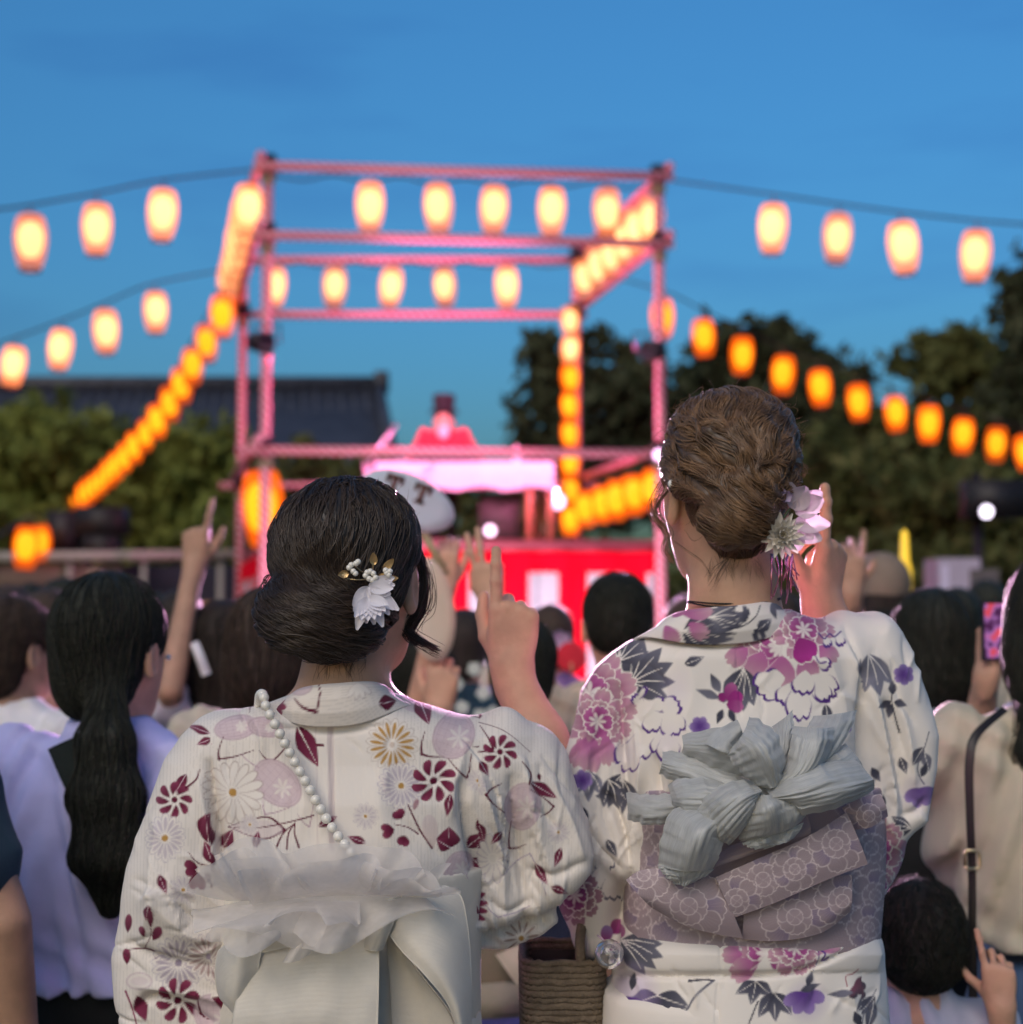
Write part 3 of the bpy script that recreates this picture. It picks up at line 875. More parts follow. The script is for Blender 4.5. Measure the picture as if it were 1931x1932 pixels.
def frame(fwd, up=(0, 0, 1)):
    """columns: right, forward, up"""
    f = np.asarray(fwd, float); f /= np.linalg.norm(f)
    r = np.cross(f, up); r /= np.linalg.norm(r)
    u = np.cross(r, f)
    return np.stack([r, f, u], 1)

# ------------------------------------------------------------------ head and hand shapes
def head_sdf(c, M, s=1.0):
    c = np.asarray(c, F32); M = np.asarray(M, F32)
    def near(P):
        q = ((P-c) @ M)/s
        d = ell(q, (0, -.012, .03), (.073, .093, .085))
        d = smin(d, ell(q, (0, .028, -.03), (.062, .066, .085)), .04)
        d = smin(d, ell(q, (0, .058, -.094), (.028, .024, .020)), .04)
        d = smin(d, cone(q, (0, .090, .004), (0, .110, -.030), .007, .012), .014)
        d = smin(d, ell(q, (0, .090, -.062), (.022, .009, .008)), .01)
        d = smin(d, ell(q, (0, .085, .022), (.05, .008, .008)), .02)
        for sx in (-1, 1):
            e = ell(q, (sx*.077, -.008, -.012), (.010, .019, .033))
            e = smax(e, -ell(q, (sx*.086, -.004, -.010), (.008, .011, .022)), .006)
            d = smin(d, e, .010)
        return d*s
    def f(P):
        r = np.sqrt(((P-c)**2).sum(1)); out = r-.145*s; m = r < .21*s
        if m.any(): out[m] = near(P[m])
        return out
    return f

FING = [((.027, .0, .090), (.044, .026, .021), .0088), ((.008, -.001, .094), (.048, .030, .021), .0090),
        ((-.011, -.001, .089), (.044, .027, .021), .0086), ((-.028, .0, .081), (.034, .021, .018), .0078)]
def hand_sdf(wrist, M, side, curl, spread=(0.12, 0.03, -0.05, -0.14), thumb=(0.5, 0.3), s=0.92):
    """M columns: x (thumb side when side=1), y palm normal, z finger direction"""
    w = np.asarray(wrist, F32); M = np.asarray(M, F32)
    ch = []
    for (m, ln, r), cu, sp in zip(FING, curl, spread):
        p = np.array(m, float); pts = [p.copy()]; a = 0.0
        for L, c in zip(ln, cu):
            a += c
            p = p + L*np.array([math.sin(sp)*math.cos(a), math.sin(a), math.cos(sp)*math.cos(a)])
            pts.append(p.copy())
        ch.append((pts, [r*1.05, r, r*0.96, r*0.88]))
    ta, tb = thumb
    t0 = np.array([.020, .010, .018]); t1 = t0+np.array([.020, .012, .030])
    t2 = t1+.034*np.array([math.sin(ta)*0.8, math.sin(tb)*0.7, math.cos(ta)])
    t3 = t2+.028*np.array([math.sin(ta-.35)*0.8, math.sin(tb+.3)*0.7, math.cos(ta-.35)])
    def near(P):
        q = ((P-w) @ M)/s
        q = q*np.array([side, 1, 1], F32)
        d = ell(q, (0, 0, -.005), (.027, .020, .05))
        for (m, _, r) in FING:
            d = smin(d, cone(q, (m[0]*.55, .002, .012), m, .0165, .0115), .012)
        d = smin(d, ell(q, (0, .004, .055), (.036, .014, .045)), .012)
        th = chain(q, [t0, t1, t2, t3], [.015, .0125, .0105, .0085], .004)
        d = smin(d, th, .010)
        for pts, rr in ch:
            d = smin(d, chain(q, pts, rr, .003), .0035)
            for k_, b_ in ((0, .0105), (1, .0092), (2, .0080)):      # knuckles
                d = smin(d, ell(q, pts[k_]-np.array([0, .0022, 0]), (b_*.9, b_*.95, b_)), .004)
        return d*s
    def f(P):
        r = np.sqrt(((P-w)**2).sum(1)); out = r-.20*s; m = r < .24*s
        if m.any(): out[m] = near(P[m])
        return out
    return f

# ------------------------------------------------------------------ hair strands traced over a hair volume
def strands(f, seeds, dirf, n=18, step=0.007, rad=0.0006, lift=0.0008, seed=0, wob=0.25, out=None):
    g = np.random.default_rng(seed)
    P = seeds.astype(F32).copy(); N = len(P)
    off = (lift*(0.2+1.6*g.random(N)))[:, None]
    ph = g.random((N, 1))*6.28
    path = []
    for i in range(n):
        gr = grad(f, P)
        P = P - gr*(f(P)[:, None]-off)
        path.append(P.copy())
        D = dirf(P)
        D = D + wob*0.5*np.sin(ph+i*0.35)*np.cross(gr, D)
        D = D - gr*(D*gr).sum(1)[:, None]
        D /= np.linalg.norm(D, axis=1)[:, None]+1e-6
        P = P + (D*step*(0.8+0.4*g.random((N, 1)))).astype(F32)
    return tubes_mesh(np.stack(path, 1), rad, g)

def tubes_mesh(path, rad, g, sides=3):
    N, n, _ = path.shape
    tan = np.gradient(path, axis=1); tan /= np.linalg.norm(tan, axis=2, keepdims=True)+1e-9
    ref = g.normal(size=(N, 1, 3))
    a = np.cross(tan, ref); a /= np.linalg.norm(a, axis=2, keepdims=True)+1e-9
    b = np.cross(tan, a)
    t = np.linspace(0, 1, n)
    r = (rad*(0.35+0.65*np.sin(math.pi*np.clip(t*0.92+0.06, 0, 1))))[None, :, None]*(0.6+0.8*g.random((N, 1, 1)))
    ring = [path + r*(math.cos(2*math.pi*k/sides)*a + math.sin(2*math.pi*k/sides)*b) for k in range(sides)]
    v = np.stack(ring, 2).reshape(-1, 3)
    base = (np.arange(N)[:, None]*n + np.arange(n-1)[None])*sides
    q = [np.stack([base+k, base+(k+1) % sides, base+sides+(k+1) % sides, base+sides+k], -1).reshape(-1, 4) for k in range(sides)]
    return v, np.concatenate(q).astype(np.int32)

def hairmat(name, c, rough=0.42, c2=None, spec=0.5):
    m = mat(name, c, rough, 0.35, 40, spec=spec, col2=c2)
    m.node_tree.nodes['Principled BSDF'].inputs['Sheen Weight'].default_value = 0.0
    return m
SKIN = mat('skin', (0.56, 0.335, 0.225), 0.55, 0.12, 26, 0.12, 160, sss=0.06)
SKIN2 = mat('skin_tan', (0.42, 0.25, 0.17), 0.55, 0.12, 26, 0.12, 160, sss=0.04)
HAIR_BLACK = hairmat('hair_black', (0.010, 0.0085, 0.008), 0.45, (0.022, 0.018, 0.016))
def crowd_hair(name, c, c2):
    m = mat(name, c, 0.58, 0.3, 60, 0.5, 260, spec=0.32, col2=c2)
    return m
CH_BLACK = crowd_hair('crowd_hair_black', (0.011, 0.013, 0.009), (0.026, 0.029, 0.020)); CH_DARK = crowd_hair('crowd_hair_dark', (0.018, 0.013, 0.010), (0.036, 0.026, 0.020)); CH_BROWN = crowd_hair('crowd_hair_brown', (0.035, 0.022, 0.015), (0.075, 0.048, 0.033))
HAIR_BROWN = hairmat('hair_brown', (0.045, 0.027, 0.017), 0.45, (0.115, 0.070, 0.042))
HAIR_DARK = hairmat('hair_dark_brown', (0.020, 0.013, 0.010), 0.48, (0.046, 0.030, 0.021))
EYE = mat('eye_dark', (0.02, 0.012, 0.01), 0.15, 0.1, 20, spec=0.6)

# ------------------------------------------------------------------ cloth sheets
def loft(A, B, bulge=0.0, nu=28, nv=28, crinkle=0.0, cf=16, thick=0.0018, seed=0, prof=None, wav=0.0, curl=0.0, edge=0.0):
    """sheet between two boundary curves (px u, px v, y), bulging toward the viewer side"""
    a = catmull([W(*q) for q in A], nu); b = catmull([W(*q) for q in B], nu)
    s = np.linspace(0, 1, nu)[:, None, None]; t = np.linspace(0, 1, nv)[None, :, None]
    p = a[:, None]*(1-t) + b[:, None]*t
    g = np.random.default_rng(seed)
    h = np.sin(math.pi*t) if prof is None else prof(s, t)
    off = -bulge*h*np.ones_like(s)
    if crinkle:
        c = np.zeros((nu, nv, 1))
        for i in range(6):
            k = cf*(0.5+g.random()*1.4); m = 2+3*g.random(); ph = g.random()*6.28
            c += np.sin(t*k + ph + 1.2*np.sin(s*m+ph))*(0.4+0.6*np.sin(s*m*1.7+ph*2)**2)
        off = off + crinkle*c/3
        lf = sum(np.sin(s*(3+5*g.random())+t*(3+6*g.random())+g.random()*6.28) for _ in range(4))
        off = off + crinkle*1.2*edge*lf*np.sin(math.pi*np.clip(t, 0, 1))
        ed_ = crinkle*0.9*edge*(np.sin(s*23+seed)+np.sin(s*41+2*seed))*np.cos(math.pi*t)
        p = p + np.concatenate([ed_*0.7, 0*ed_, ed_*0.7], -1)
    if curl: off = off + curl*s**5
    if wav: off = off + wav*np.sin(s*9+t*4)*np.sin(math.pi*t)
    p = p.copy(); p[..., 1:2] += off
    v = p.reshape(-1, 3)
    f = np.array([(i*nv+j, (i+1)*nv+j, (i+1)*nv+j+1, i*nv+j+1) for i in range(nu-1) for j in range(nv-1)], np.int32)
    if thick:
        n = len(v)
        nn = normals(v, f)
        v2 = v + nn*thick*np.sign(-nn[:, 1:2].mean() if False else 1.0)
        rim = []
        idx = lambda i, j: i*nv+j
        for j in range(nv-1):
            rim += [(idx(0, j), idx(0, j+1), n+idx(0, j+1), n+idx(0, j)), (idx(nu-1, j+1), idx(nu-1, j), n+idx(nu-1, j), n+idx(nu-1, j+1))]
        for i in range(nu-1):
            rim += [(idx(i+1, 0), idx(i, 0), n+idx(i, 0), n+idx(i+1, 0)), (idx(i, nv-1), idx(i+1, nv-1), n+idx(i+1, nv-1), n+idx(i, nv-1))]
        f = np.concatenate([f[:, ::-1], f+n, np.array(rim, np.int32)])
        v = np.concatenate([v, v2])
    return v, f

# ------------------------------------------------------------------ printed cloth: motifs drawn into a colour attribute
def sstep(d, w=1.5): return np.clip(0.5 - d/(2*w), 0, 1)       # d<0 inside, pixels

class Print:
    def __init__(self, uv, base):
        self.p = uv; self.c = np.tile(np.asarray(base, float), (len(uv), 1))
    def near(self, c, r):
        m = (np.abs(self.p[:, 0]-c[0]) < r) & (np.abs(self.p[:, 1]-c[1]) < r)
        return np.nonzero(m)[0]
    def put(self, i, al, col):
        al = np.clip(al, 0, 1)
        if al.ndim == 1: al = al[:, None]
        self.c[i] = self.c[i]*(1-al) + np.asarray(col)*al
    def stroke(self, pts, col, w0=2.0, w1=None, a=1.0, n=24):
        w1 = w0 if w1 is None else w1
        q = catmull(pts, n) if len(pts) > 2 else np.linspace(pts[0], pts[1], n)
        c = (q.min(0)+q.max(0))/2; r = max(q.max(0)-q.min(0))/2 + 8
        i = self.near(c, r)
        if not len(i): return
        p = self.p[i]; best = np.full(len(i), 1e9)
        for k in range(n-1):
            ba = q[k+1]-q[k]
            t = np.clip(((p-q[k]) @ ba)/(ba @ ba+1e-9), 0, 1)
            ww = w0+(w1-w0)*(k+t)/(n-1)
            d = np.hypot(*(p-q[k]-t[:, None]*ba).T)-ww/2
            best = np.minimum(best, d)
        self.put(i, a*sstep(best, 0.9), col)
    def petal(self, c, ang, ln, wd, col, col2=None, tip=0.0, scal=0.0, ns=3, a=1.0, grow=0.0, peak=0.6, curve=0.0):
        """petal from c toward ang (deg, 0=right, 90=down), gradient col(base)->col2(tip)"""
        i = self.near(c, (ln+wd)*1.2+4)
        if not len(i): return
        d = self.p[i]-np.asarray(c, float)
        ca, sa = math.cos(R(ang)), math.sin(R(ang))
        x = d[:, 0]*ca + d[:, 1]*sa; y = -d[:, 0]*sa + d[:, 1]*ca
        y = y - curve*(x/ln)**2*ln
        lim = ln*(1 + scal*np.abs(np.cos(ns*math.pi*0.5*np.clip(y/wd, -1, 1)*1.0+ (0 if ns % 2 else math.pi/2))) - scal)
        s = np.clip(x/lim, 0, 1)
        pk = peak
        hw = wd*np.where(s < pk, np.sin(0.5*math.pi*s/pk)**0.8, np.maximum(1-((s-pk)/(1-pk))**(2.0 if tip < 0.5 else 1.2), 0)**(0.5 if tip < 0.5 else 0.9))
        dist = np.maximum(np.abs(y)-hw, np.maximum(-x, x-lim)) - grow
        al = a*sstep(dist)
        cc = np.asarray(col, float)
        if col2 is not None: s = s[:, None]**1.5; cc = cc*(1-s) + np.asarray(col2, float)*s
        self.put(i, al, cc)
    def disc(self, c, r, col, a=1.0, ry=None, ang=0, soft=1.1):
        ry = ry or r
        i = self.near(c, max(r, ry)+soft*2+3)
        if not len(i): return
        d = self.p[i]-np.asarray(c, float)
        ca, sa = math.cos(R(ang)), math.sin(R(ang))
        x = d[:, 0]*ca+d[:, 1]*sa; y = -d[:, 0]*sa+d[:, 1]*ca
        self.put(i, a*sstep((np.hypot(x/r, y/ry)-1)*min(r, ry), soft), col)
    def chrys(self, c, r, fill, line, dot, n=16, rot=0.0, sq=1.0, base=None, fa=1.0):
        for k in range(n):
            an = rot+360*k/n
            rr = r*(1-(1-sq)*abs(math.cos(R(an))))
            self.petal(c, an, rr, r*0.155, line, a=0.75, peak=0.72)
            self.petal(c, an, rr*0.965, r*0.125, base, peak=0.72)
            if fill is not None: self.petal(np.array(c)+0.22*rr*np.array([math.cos(R(an)), math.sin(R(an))]), an, rr*0.62, r*0.065, fill, a=fa, peak=0.6)
        self.disc(c, r*0.2, base); self.disc(c, r*0.13, dot)
    def pinwheel(self, c, r, col, col2, n=8, rot=0.0):
        for k in range(n):
            an = rot+360*k/n
            b = np.array(c)+r*0.30*np.array([math.cos(R(an)), math.sin(R(an))])
            self.petal(b, an+12, r*0.72, r*0.21, col, col2, peak=0.74, curve=0.22)
        self.disc(c, r*0.17, col)
    def leaf(self, c, ang, ln, wd, col, col2, vein=None, vw=1.6):
        self.petal(c, ang, ln, wd, col, col2, tip=1.0, peak=0.45)
        if vein is not None:
            e = np.array(c)+ln*0.95*np.array([math.cos(R(ang)), math.sin(R(ang))])
            self.stroke([c, e], vein, vw, 0.5)
    def leaves(self, c, ang, r, col, col2, vein, n=5, fan=100):
        for k in range(n):
            an = ang+fan*(k/(n-1)-0.5)
            self.petal(c, an, r*(1-0.25*abs(k/(n-1)-0.5)), r*0.20, col, col2, tip=1.0, peak=0.55)
        for k in range(n):
            an = ang+fan*(k/(n-1)-0.5)
            e = np.array(c)+r*0.72*np.array([math.cos(R(an)), math.sin(R(an))])
            self.stroke([c, (np.array(c)+e)/2+np.array([2, -2]), e], vein, 2.6, 1.0)
    def peony(self, c, r, rot=0.0, cols=None, line=(1, 1, 1), half=360, seed=0):
        g = random.Random(seed)
        deep, mid, pale = cols
        for ring, (n, d0, ln, wd, ca, cb) in enumerate(((9, 0.28, 0.80, 0.27, mid, pale), (7, 0.10, 0.70, 0.27, deep, pale), (5, 0.0, 0.50, 0.25, deep, mid))):
            for k in range(n):
                an = rot + half*(k+0.5*ring)/n + g.uniform(-6, 6)
                b = np.array(c)+d0*r*np.array([math.cos(R(an)), math.sin(R(an))])
                L = ln*r*g.uniform(0.88, 1.1)
                self.petal(b, an, L+2.2, wd*r+2.2, line, scal=0.10, ns=3, peak=0.68)
                self.petal(b, an, L, wd*r, ca, cb, scal=0.10, ns=3, peak=0.68)
        for k in range(7):
            an = rot+half*k/7
            self.petal(c, an, r*0.30, r*0.05, line, a=0.85)
    def outline_peony(self, pet, col, base):
        """petals drawn as crescent outlines: (cx, cy, ang, len, wid)"""
        for (x, y, an, L, w) in pet:
            self.petal((x, y), an, L+1.0, w+1.6, col, scal=0.12, ns=3, peak=0.66)
            o = np.array([x, y]) + 3.6*np.array([math.cos(R(an+205)), math.sin(R(an+205))])
            self.petal(o, an, L-1.2, w-0.8, base, scal=0.12, ns=3, peak=0.66)

def poly_slab(P, pts, y0, yc, t, r, slope=0.0):
    """rounded slab: outline drawn in photograph pixels, set at distance yc, half-thickness t"""
    q = np.array([W(u, v, y0)[[0, 2]] for u, v in pts], F32)
    x = P[:, [0, 2]]; n = len(q)
    best = np.full(len(P), 1e9, F32); ins = np.zeros(len(P), bool)
    for i in range(n):
        a, b = q[i], q[(i+1) % n]
        e = b-a; w = x-a
        h = np.clip((w @ e)/(e @ e), 0, 1)
        d = w-h[:, None]*e
        best = np.minimum(best, (d*d).sum(1))
        c = ((a[1] <= x[:, 1]) != (b[1] <= x[:, 1]))
        xs = a[0]+(x[:, 1]-a[1])/(e[1] if abs(e[1]) > 1e-9 else 1e-9)*e[0]
        ins ^= c & (x[:, 0] < xs)
    d2 = np.sqrt(best)*np.where(ins, -1, 1) + r
    dy = np.abs(P[:, 1]-yc) - t + r
    return np.sqrt(np.maximum(d2, 0)**2+np.maximum(dy, 0)**2) + np.minimum(np.maximum(d2, dy), 0) - r

def random_creases(uv, region, n, seed, h=0.0016, w=(3.5, 8), ln=(25, 80), ang=90, spread=35):
    g = random.Random(seed); out = np.zeros(len(uv))
    for _ in range(n):
        u0 = g.uniform(region[0], region[2]); v0 = g.uniform(region[1], region[3]); L = g.uniform(*ln); a = R(ang+g.gauss(0, spread))
        d = np.array([math.cos(a), math.sin(a)])*L/2; c = np.array([u0, v0]); b = np.array([-d[1], d[0]])*g.uniform(-.25, .25)
        out += crease(uv, [c-d, c+b, c+d], g.uniform(*w), h*g.uniform(.4, 1.3)*g.choice((-1, 1)), 8)
    return out

def crease(uv, pts, width, height, n=20):
    """ridge (+) or valley (-) along a drawn line, for cloth relief"""
    q = catmull(pts, n) if len(pts) > 2 else np.linspace(pts[0], pts[1], n)
    out = np.zeros(len(uv))
    c = (q.min(0)+q.max(0))/2; r = max(q.max(0)-q.min(0))/2 + 3*width
    i = np.nonzero((np.abs(uv[:, 0]-c[0]) < r) & (np.abs(uv[:, 1]-c[1]) < r))[0]
    if not len(i): return out
    p = uv[i]; best = np.full(len(i), 1e9); tt = np.zeros(len(i))
    for k in range(n-1):
        ba = q[k+1]-q[k]
        t = np.clip(((p-q[k]) @ ba)/(ba @ ba+1e-9), 0, 1)
        d = np.hypot(*(p-q[k]-t[:, None]*ba).T)
        m = d < best
        best[m] = d[m]; tt[m] = ((k+t)/(n-1))[m]
    out[i] = height*1.25*(0.55*np.exp(-(best/width)**2)+0.45*np.exp(-best/(0.55*width)))*np.sin(math.pi*np.clip(0.08+0.84*tt, 0, 1))**0.7
    return out
# ------------------------------------------------------------------ helpers shared by the two women in yukata
def rowpx(v, uL, uR, yc, ry):
    a, b = W(uL, v, yc), W(uR, v, yc)
    return (float(a[2]), float((a[0]+b[0])/2), yc, float((b[0]-a[0])/2), ry)
def px(n, y): return n*y/FPX

def petal_geo(base, d, nrm, ln, wd, cup=0.25, nu=7, nv=5, curl=0.2):
    d = np.asarray(d, float); d /= np.linalg.norm(d)
    nrm = np.asarray(nrm, float); nrm = nrm-d*(nrm @ d); nrm /= np.linalg.norm(nrm)
    s_ = np.cross(d, nrm)
    v, f = [], []
    for i in range(nu):
        s = i/(nu-1)
        w = wd*math.sin(math.pi*min(1, 0.06+0.9*s**0.8))**0.8
        for j in range(nv):
            t = 2*j/(nv-1)-1
            v.append(np.asarray(base)+d*ln*s+s_*w*t+nrm*(cup*wd*(t*t-0.4)+curl*ln*s*s))
    for i in range(nu-1):
        for j in range(nv-1): f.append((i*nv+j, i*nv+j+1, (i+1)*nv+j+1, (i+1)*nv+j))
    return v, f

def ball_mesh(name, r, m, seg=12, rings=8):
    prof = [(max(1e-4, r*math.sin(math.pi*i/rings)), r*math.cos(math.pi*i/rings)) for i in range(rings+1)]
    return MB().lathe(prof, seg=seg).mesh(name, m)

def yukata_material(name, weave):
    m = mat(name, (0.8, 0.8, 0.8), 0.8, 0.035, 5, attr='print', spec=0.2, sheen=0.15)
    n, l = m.node_tree.nodes, m.node_tree.links
    tc = [x for x in n if x.type == 'TEX_COORD'][0]
    b = n['Principled BSDF']
    wv = n.new('ShaderNodeTexWave'); wv.inputs['Scale'].default_value = weave; wv.inputs['Distortion'].default_value = 0.6
    nz = n.new('ShaderNodeTexNoise'); nz.inputs['Scale'].default_value = 900
    ad = n.new('ShaderNodeMath'); ad.operation = 'ADD'
    bp = n.new('ShaderNodeBump'); bp.inputs['Strength'].default_value = 0.22; bp.inputs['Distance'].default_value = 0.0015
    l.new(tc.outputs['Object'], wv.inputs['Vector']); l.new(tc.outputs['Object'], nz.inputs['Vector'])
    l.new(wv.outputs['Fac'], ad.inputs[0]); l.new(nz.outputs['Fac'], ad.inputs[1])
    l.new(ad.outputs['Value'], bp.inputs['Height']); l.new(bp.outputs['Normal'], b.inputs['Normal'])
    return m

def garment(f, lo, hi, h, relief, draw, name, m, parent, vmax=1990):
    v, q = mesh_sdf(f, lo, hi, h)
    uv = np.stack(UV(v), 1)
    nn = normals(v, q)
    back = np.clip(0.35-nn[:, 1], 0, 1)[:, None]
    d = relief(uv, v)
    v = v + nn*(d[:, None]*np.minimum(1, back*1.6))
    # every face that can be seen from the street behind gets fine quads, so the print stays crisp
    fn = nn[q].mean(1)
    vm = uv[q].mean(1)
    v, q = refine(v, q, (fn[:, 1] < 0.45) & (vm[:, 1] < vmax))
    uv = np.stack(UV(v), 1)
    o = part(name, v, q, m, parent)
    set_attr(o.data, 'print', draw(uv, v))
    return o

def collar(rows, nphi, draw, m, parent, name='collar'):
    """band of cloth round the neck; rows from foot to top: function(phi)->point"""
    nt = len(rows)
    P = np.stack([np.array([r(p) for p in np.linspace(-2.3, 2.3, nphi)]) for r in rows], 1)
    tt = np.linspace(0, nt-1, 44)
    i = np.clip(tt.astype(int), 0, nt-2); s = (tt-i)[None, :, None]
    G = P[:, i]*(1-s)+P[:, i+1]*s
    n1 = G.shape[1]
    v = G.reshape(-1, 3)
    q = np.array([(a*n1+b, (a+1)*n1+b, (a+1)*n1+b+1, a*n1+b+1) for a in range(nphi-1) for b in range(n1-1)], np.int32)
    nn = normals(v, q)
    v2 = v - nn*0.004
    n = len(v); rim = []
    for a in range(nphi-1):
        rim += [(a*n1, n+a*n1, n+(a+1)*n1, (a+1)*n1), (a*n1+n1-1, (a+1)*n1+n1-1, n+(a+1)*n1+n1-1, n+a*n1+n1-1)]
    q2 = np.concatenate([q, q[:, ::-1]+n, np.array(rim, np.int32)])
    vv = np.concatenate([v, v2])
    o = part(name, vv, q2, m, parent)
    set_attr(o.data, 'print', draw(np.stack(UV(vv), 1), vv))
    return o

def hair_lock(pts, n, spread, rad, mt, parent, name='hair_lock', seed=0, m=26):
    g = np.random.default_rng(seed)
    c = catmull([W(*p) for p in pts], m)
    o = g.normal(size=(n, 1, 3))*spread
    t = np.linspace(0, 1, m)[None, :, None]
    prof = 0.35+0.9*np.sin(math.pi*np.clip(t*0.8+0.1, 0, 1)) + 0.8*t**3
    w = g.normal(size=(n, 1, 3))*spread*0.6*np.sin(t*5+g.random((n, 1, 1))*6.28)
    v, q = tubes_mesh(c[None]+o*prof+w, rad, g)
    return part(name, v, q, mt, parent)

# ================================================================== woman with the low bun and the white obi
YA = 1.87
wA = thing('person', 'woman in white yukata with wine-red flowers, low dark bun and one finger raised', 'person', (W(650, 1400, YA)[0], YA, 0))

hcA = W(672, 1092, 1.87)
MA = frame((math.sin(R(20)), math.cos(R(20)), 0.02))
headA = head_sdf(hcA, MA, 0.93)
# right forearm and hand raised in front of her shoulder
elA, wrA = W(1075, 1530, 2.00), W(966, 1264, 2.06)
axz = W(972, 1040, 2.05)-W(966, 1264, 2.06); axz /= np.linalg.norm(axz)
axx = np.cross((0, 1, 0), axz); axx /= np.linalg.norm(axx); axy = np.cross(axz, axx)
handA = hand_sdf(wrA, np.stack([axx, axy, axz], 1), -1,
                 [(0.06, 0.05, 0.05), (1.35, 1.5, 0.8), (1.45, 1.5, 0.8), (1.45, 1.4, 0.8)], spread=(0.02, 0.02, -0.04, -0.10), thumb=(0.30, 0.75), s=0.83)
def skinA(P):
    d = headA(P)
    d = smin(d, chain(P, [W(652, 1190, 1.865), W(648, 1290, 1.855), W(650, 1360, 1.86)], [.046, .045, .058], .02), .03)
    d = smin(d, ell(P, W(655, 1400, 1.88), (.15, .07, .055)), .04)
    a = chain(P, [elA, W(1015, 1395, 2.035), wrA], [.036, .034, .0225], .02)
    a = smin(a, handA(P), .016)
    return np.minimum(d, a)
v, q = mesh_sdf(skinA, (-.40, 1.70, 1.22), (.12, 2.26, 1.72), 0.0024)
part('body', v, q, SKIN, wA)
for sx in (-1, 1):
    part('eye', *(lambda g: ([np.array(p)+hcA+MA @ np.array([sx*.031, .079, .0])*0.93 for p in g[0]], g[1]))(lathe_geo([(0.011*math.sin(math.pi*i/6)+1e-5, 0.011*math.cos(math.pi*i/6)) for i in range(7)], seg=10)), EYE, wA)

# ---- hair
bunA = W(597, 1166, 1.775)
skA = W(648, 1040, 1.842)
def hairA(P):
    d = ell(P, skA, (.0825, .098, .0765))
    d = smin(d, ell(P, W(662, 1005, 1.85), (.073, .092, .058)), .02)
    d = smin(d, ell(P, W(680, 1122, 1.81), (.047, .055, .042)), .03)
    q = ((P-hcA.astype(F32)) @ MA.astype(F32))/0.93
    cut = ell(q, (.0, .115, -.045), (.070, .088, .088))
    cut = np.minimum(cut, ell(q, (.085, .008, -.042), (.034, .050, .058)))
    cut = np.minimum(cut, ell(q, (-.083, .022, -.040), (.030, .032, .048)))
    d = smax(d, -cut, .012)
    d = smin(d, ell(P, bunA, (.063, .050, .043)), .012)
    d = smin(d, ell(P, W(560, 1150, 1.79), (.042, .045, .034)), .016)
    d = smin(d, ell(P, W(645, 1195, 1.785), (.045, .040, .026)), .02)
    cr = W(668, 905, 1.86).astype(F32)
    an = np.arctan2(P[:, 0]-cr[0], cr[2]-P[:, 2]+.02)+.25*np.sin(P[:, 2]*30)
    hb = np.clip(1.5-np.linalg.norm((P-bunA.astype(F32))/np.array([.063, .05, .043], F32), axis=1), 0, 1)*2
    hb = np.clip(hb, 0, 1)
    rid = .0010*np.sin(an*38+2*np.sin(an*9)) + .0007*np.sin(an*83+P[:, 2]*20)
    bun = .0014*np.sin(P[:, 2]*330+P[:, 0]*70+3*np.sin(P[:, 0]*40)) + .0008*np.sin(P[:, 2]*700-P[:, 0]*160)
    return d + rid*(1-hb) + bun*hb
v, q = mesh_sdf(hairA, (-.33, 1.67, 1.42), (-.04, 2.02, 1.70), 0.0024)
hA = part('hair', v, q, HAIR_BLACK, wA)
nn = normals(v, q)
def dirA(P):
    c = bunA.astype(F32)
    r = P-c
    h = np.clip(1.9-np.linalg.norm(r/np.array([.063, .05, .043], F32), axis=1), 0, 1)[:, None]
    sw = np.cross(np.array([0.45, -0.25, 0.9], F32), r); sw /= np.linalg.norm(sw, axis=1)[:, None]+1e-6
    to = (c+np.array([.01, 0, .03], F32))-P; to /= np.linalg.norm(to, axis=1)[:, None]+1e-6
    to = to + np.array([.12, 0, -.55], F32)
    return to*(1-h)+sw*h
g = np.random.default_rng(3)
sel = np.nonzero(nn[:, 1] < 0.5)[0]
sd = v[g.choice(sel, 3600)]
sv, sq = strands(hairA, sd, dirA, n=16, step=0.0075, rad=0.00075, lift=0.0012, seed=4)
part('hair_strands', sv, sq, HAIR_DARK, hA)
sd = v[g.choice(sel, 900)]
sv, sq = strands(hairA, sd, dirA, n=14, step=0.008, rad=0.0006, lift=0.0022, seed=44, wob=.5)
part('hair_highlight_strands', sv, sq, hairmat('hair_highlight', (0.030, 0.020, 0.015), 0.4, (0.065, 0.045, 0.034)), hA)
# a few loose flyaways standing off the crown
sd = v[g.choice(np.nonzero((nn[:, 2] > 0.3) & (nn[:, 1] < 0.6))[0], 140)]
path = sd[:, None, :] + (nn[g.choice(len(nn), 140)][:, None]*0.3+np.array([0.35, -0.2, 0.5])*g.normal(size=(140, 1, 3)))*0.014*np.linspace(0, 1, 10)[None, :, None]**1.5
path += g.normal(size=(140, 1, 3))*np.linspace(0, 1, 10)[None, :, None]*0.004
part('flyaway_hair', *tubes_mesh(path, 0.00022, g), HAIR_DARK, hA)
WINE_HAIR = hairmat('hair_reddish', (0.035, 0.012, 0.012), 0.35, (0.09, 0.03, 0.03))
hair_lock([(793,1040,1.88),(804,1090,1.885),(800,1140,1.885),(778,1180,1.88),(776,1195,1.88),(800,1212,1.88),(826,1226,1.88)], 55, .0026, .0006, WINE_HAIR, hA, seed=1)
hair_lock([(790,1050,1.87),(800,1100,1.875),(788,1150,1.87),(768,1185,1.87),(782,1205,1.872),(800,1215,1.875)], 45, .0022, .0006, HAIR_DARK, hA, seed=2)
hair_lock([(800,1060,1.885),(803,1105,1.89),(795,1150,1.89),(772,1172,1.885),(770,1192,1.885)], 12, .0035, .0004, WINE_HAIR, hA, seed=3)
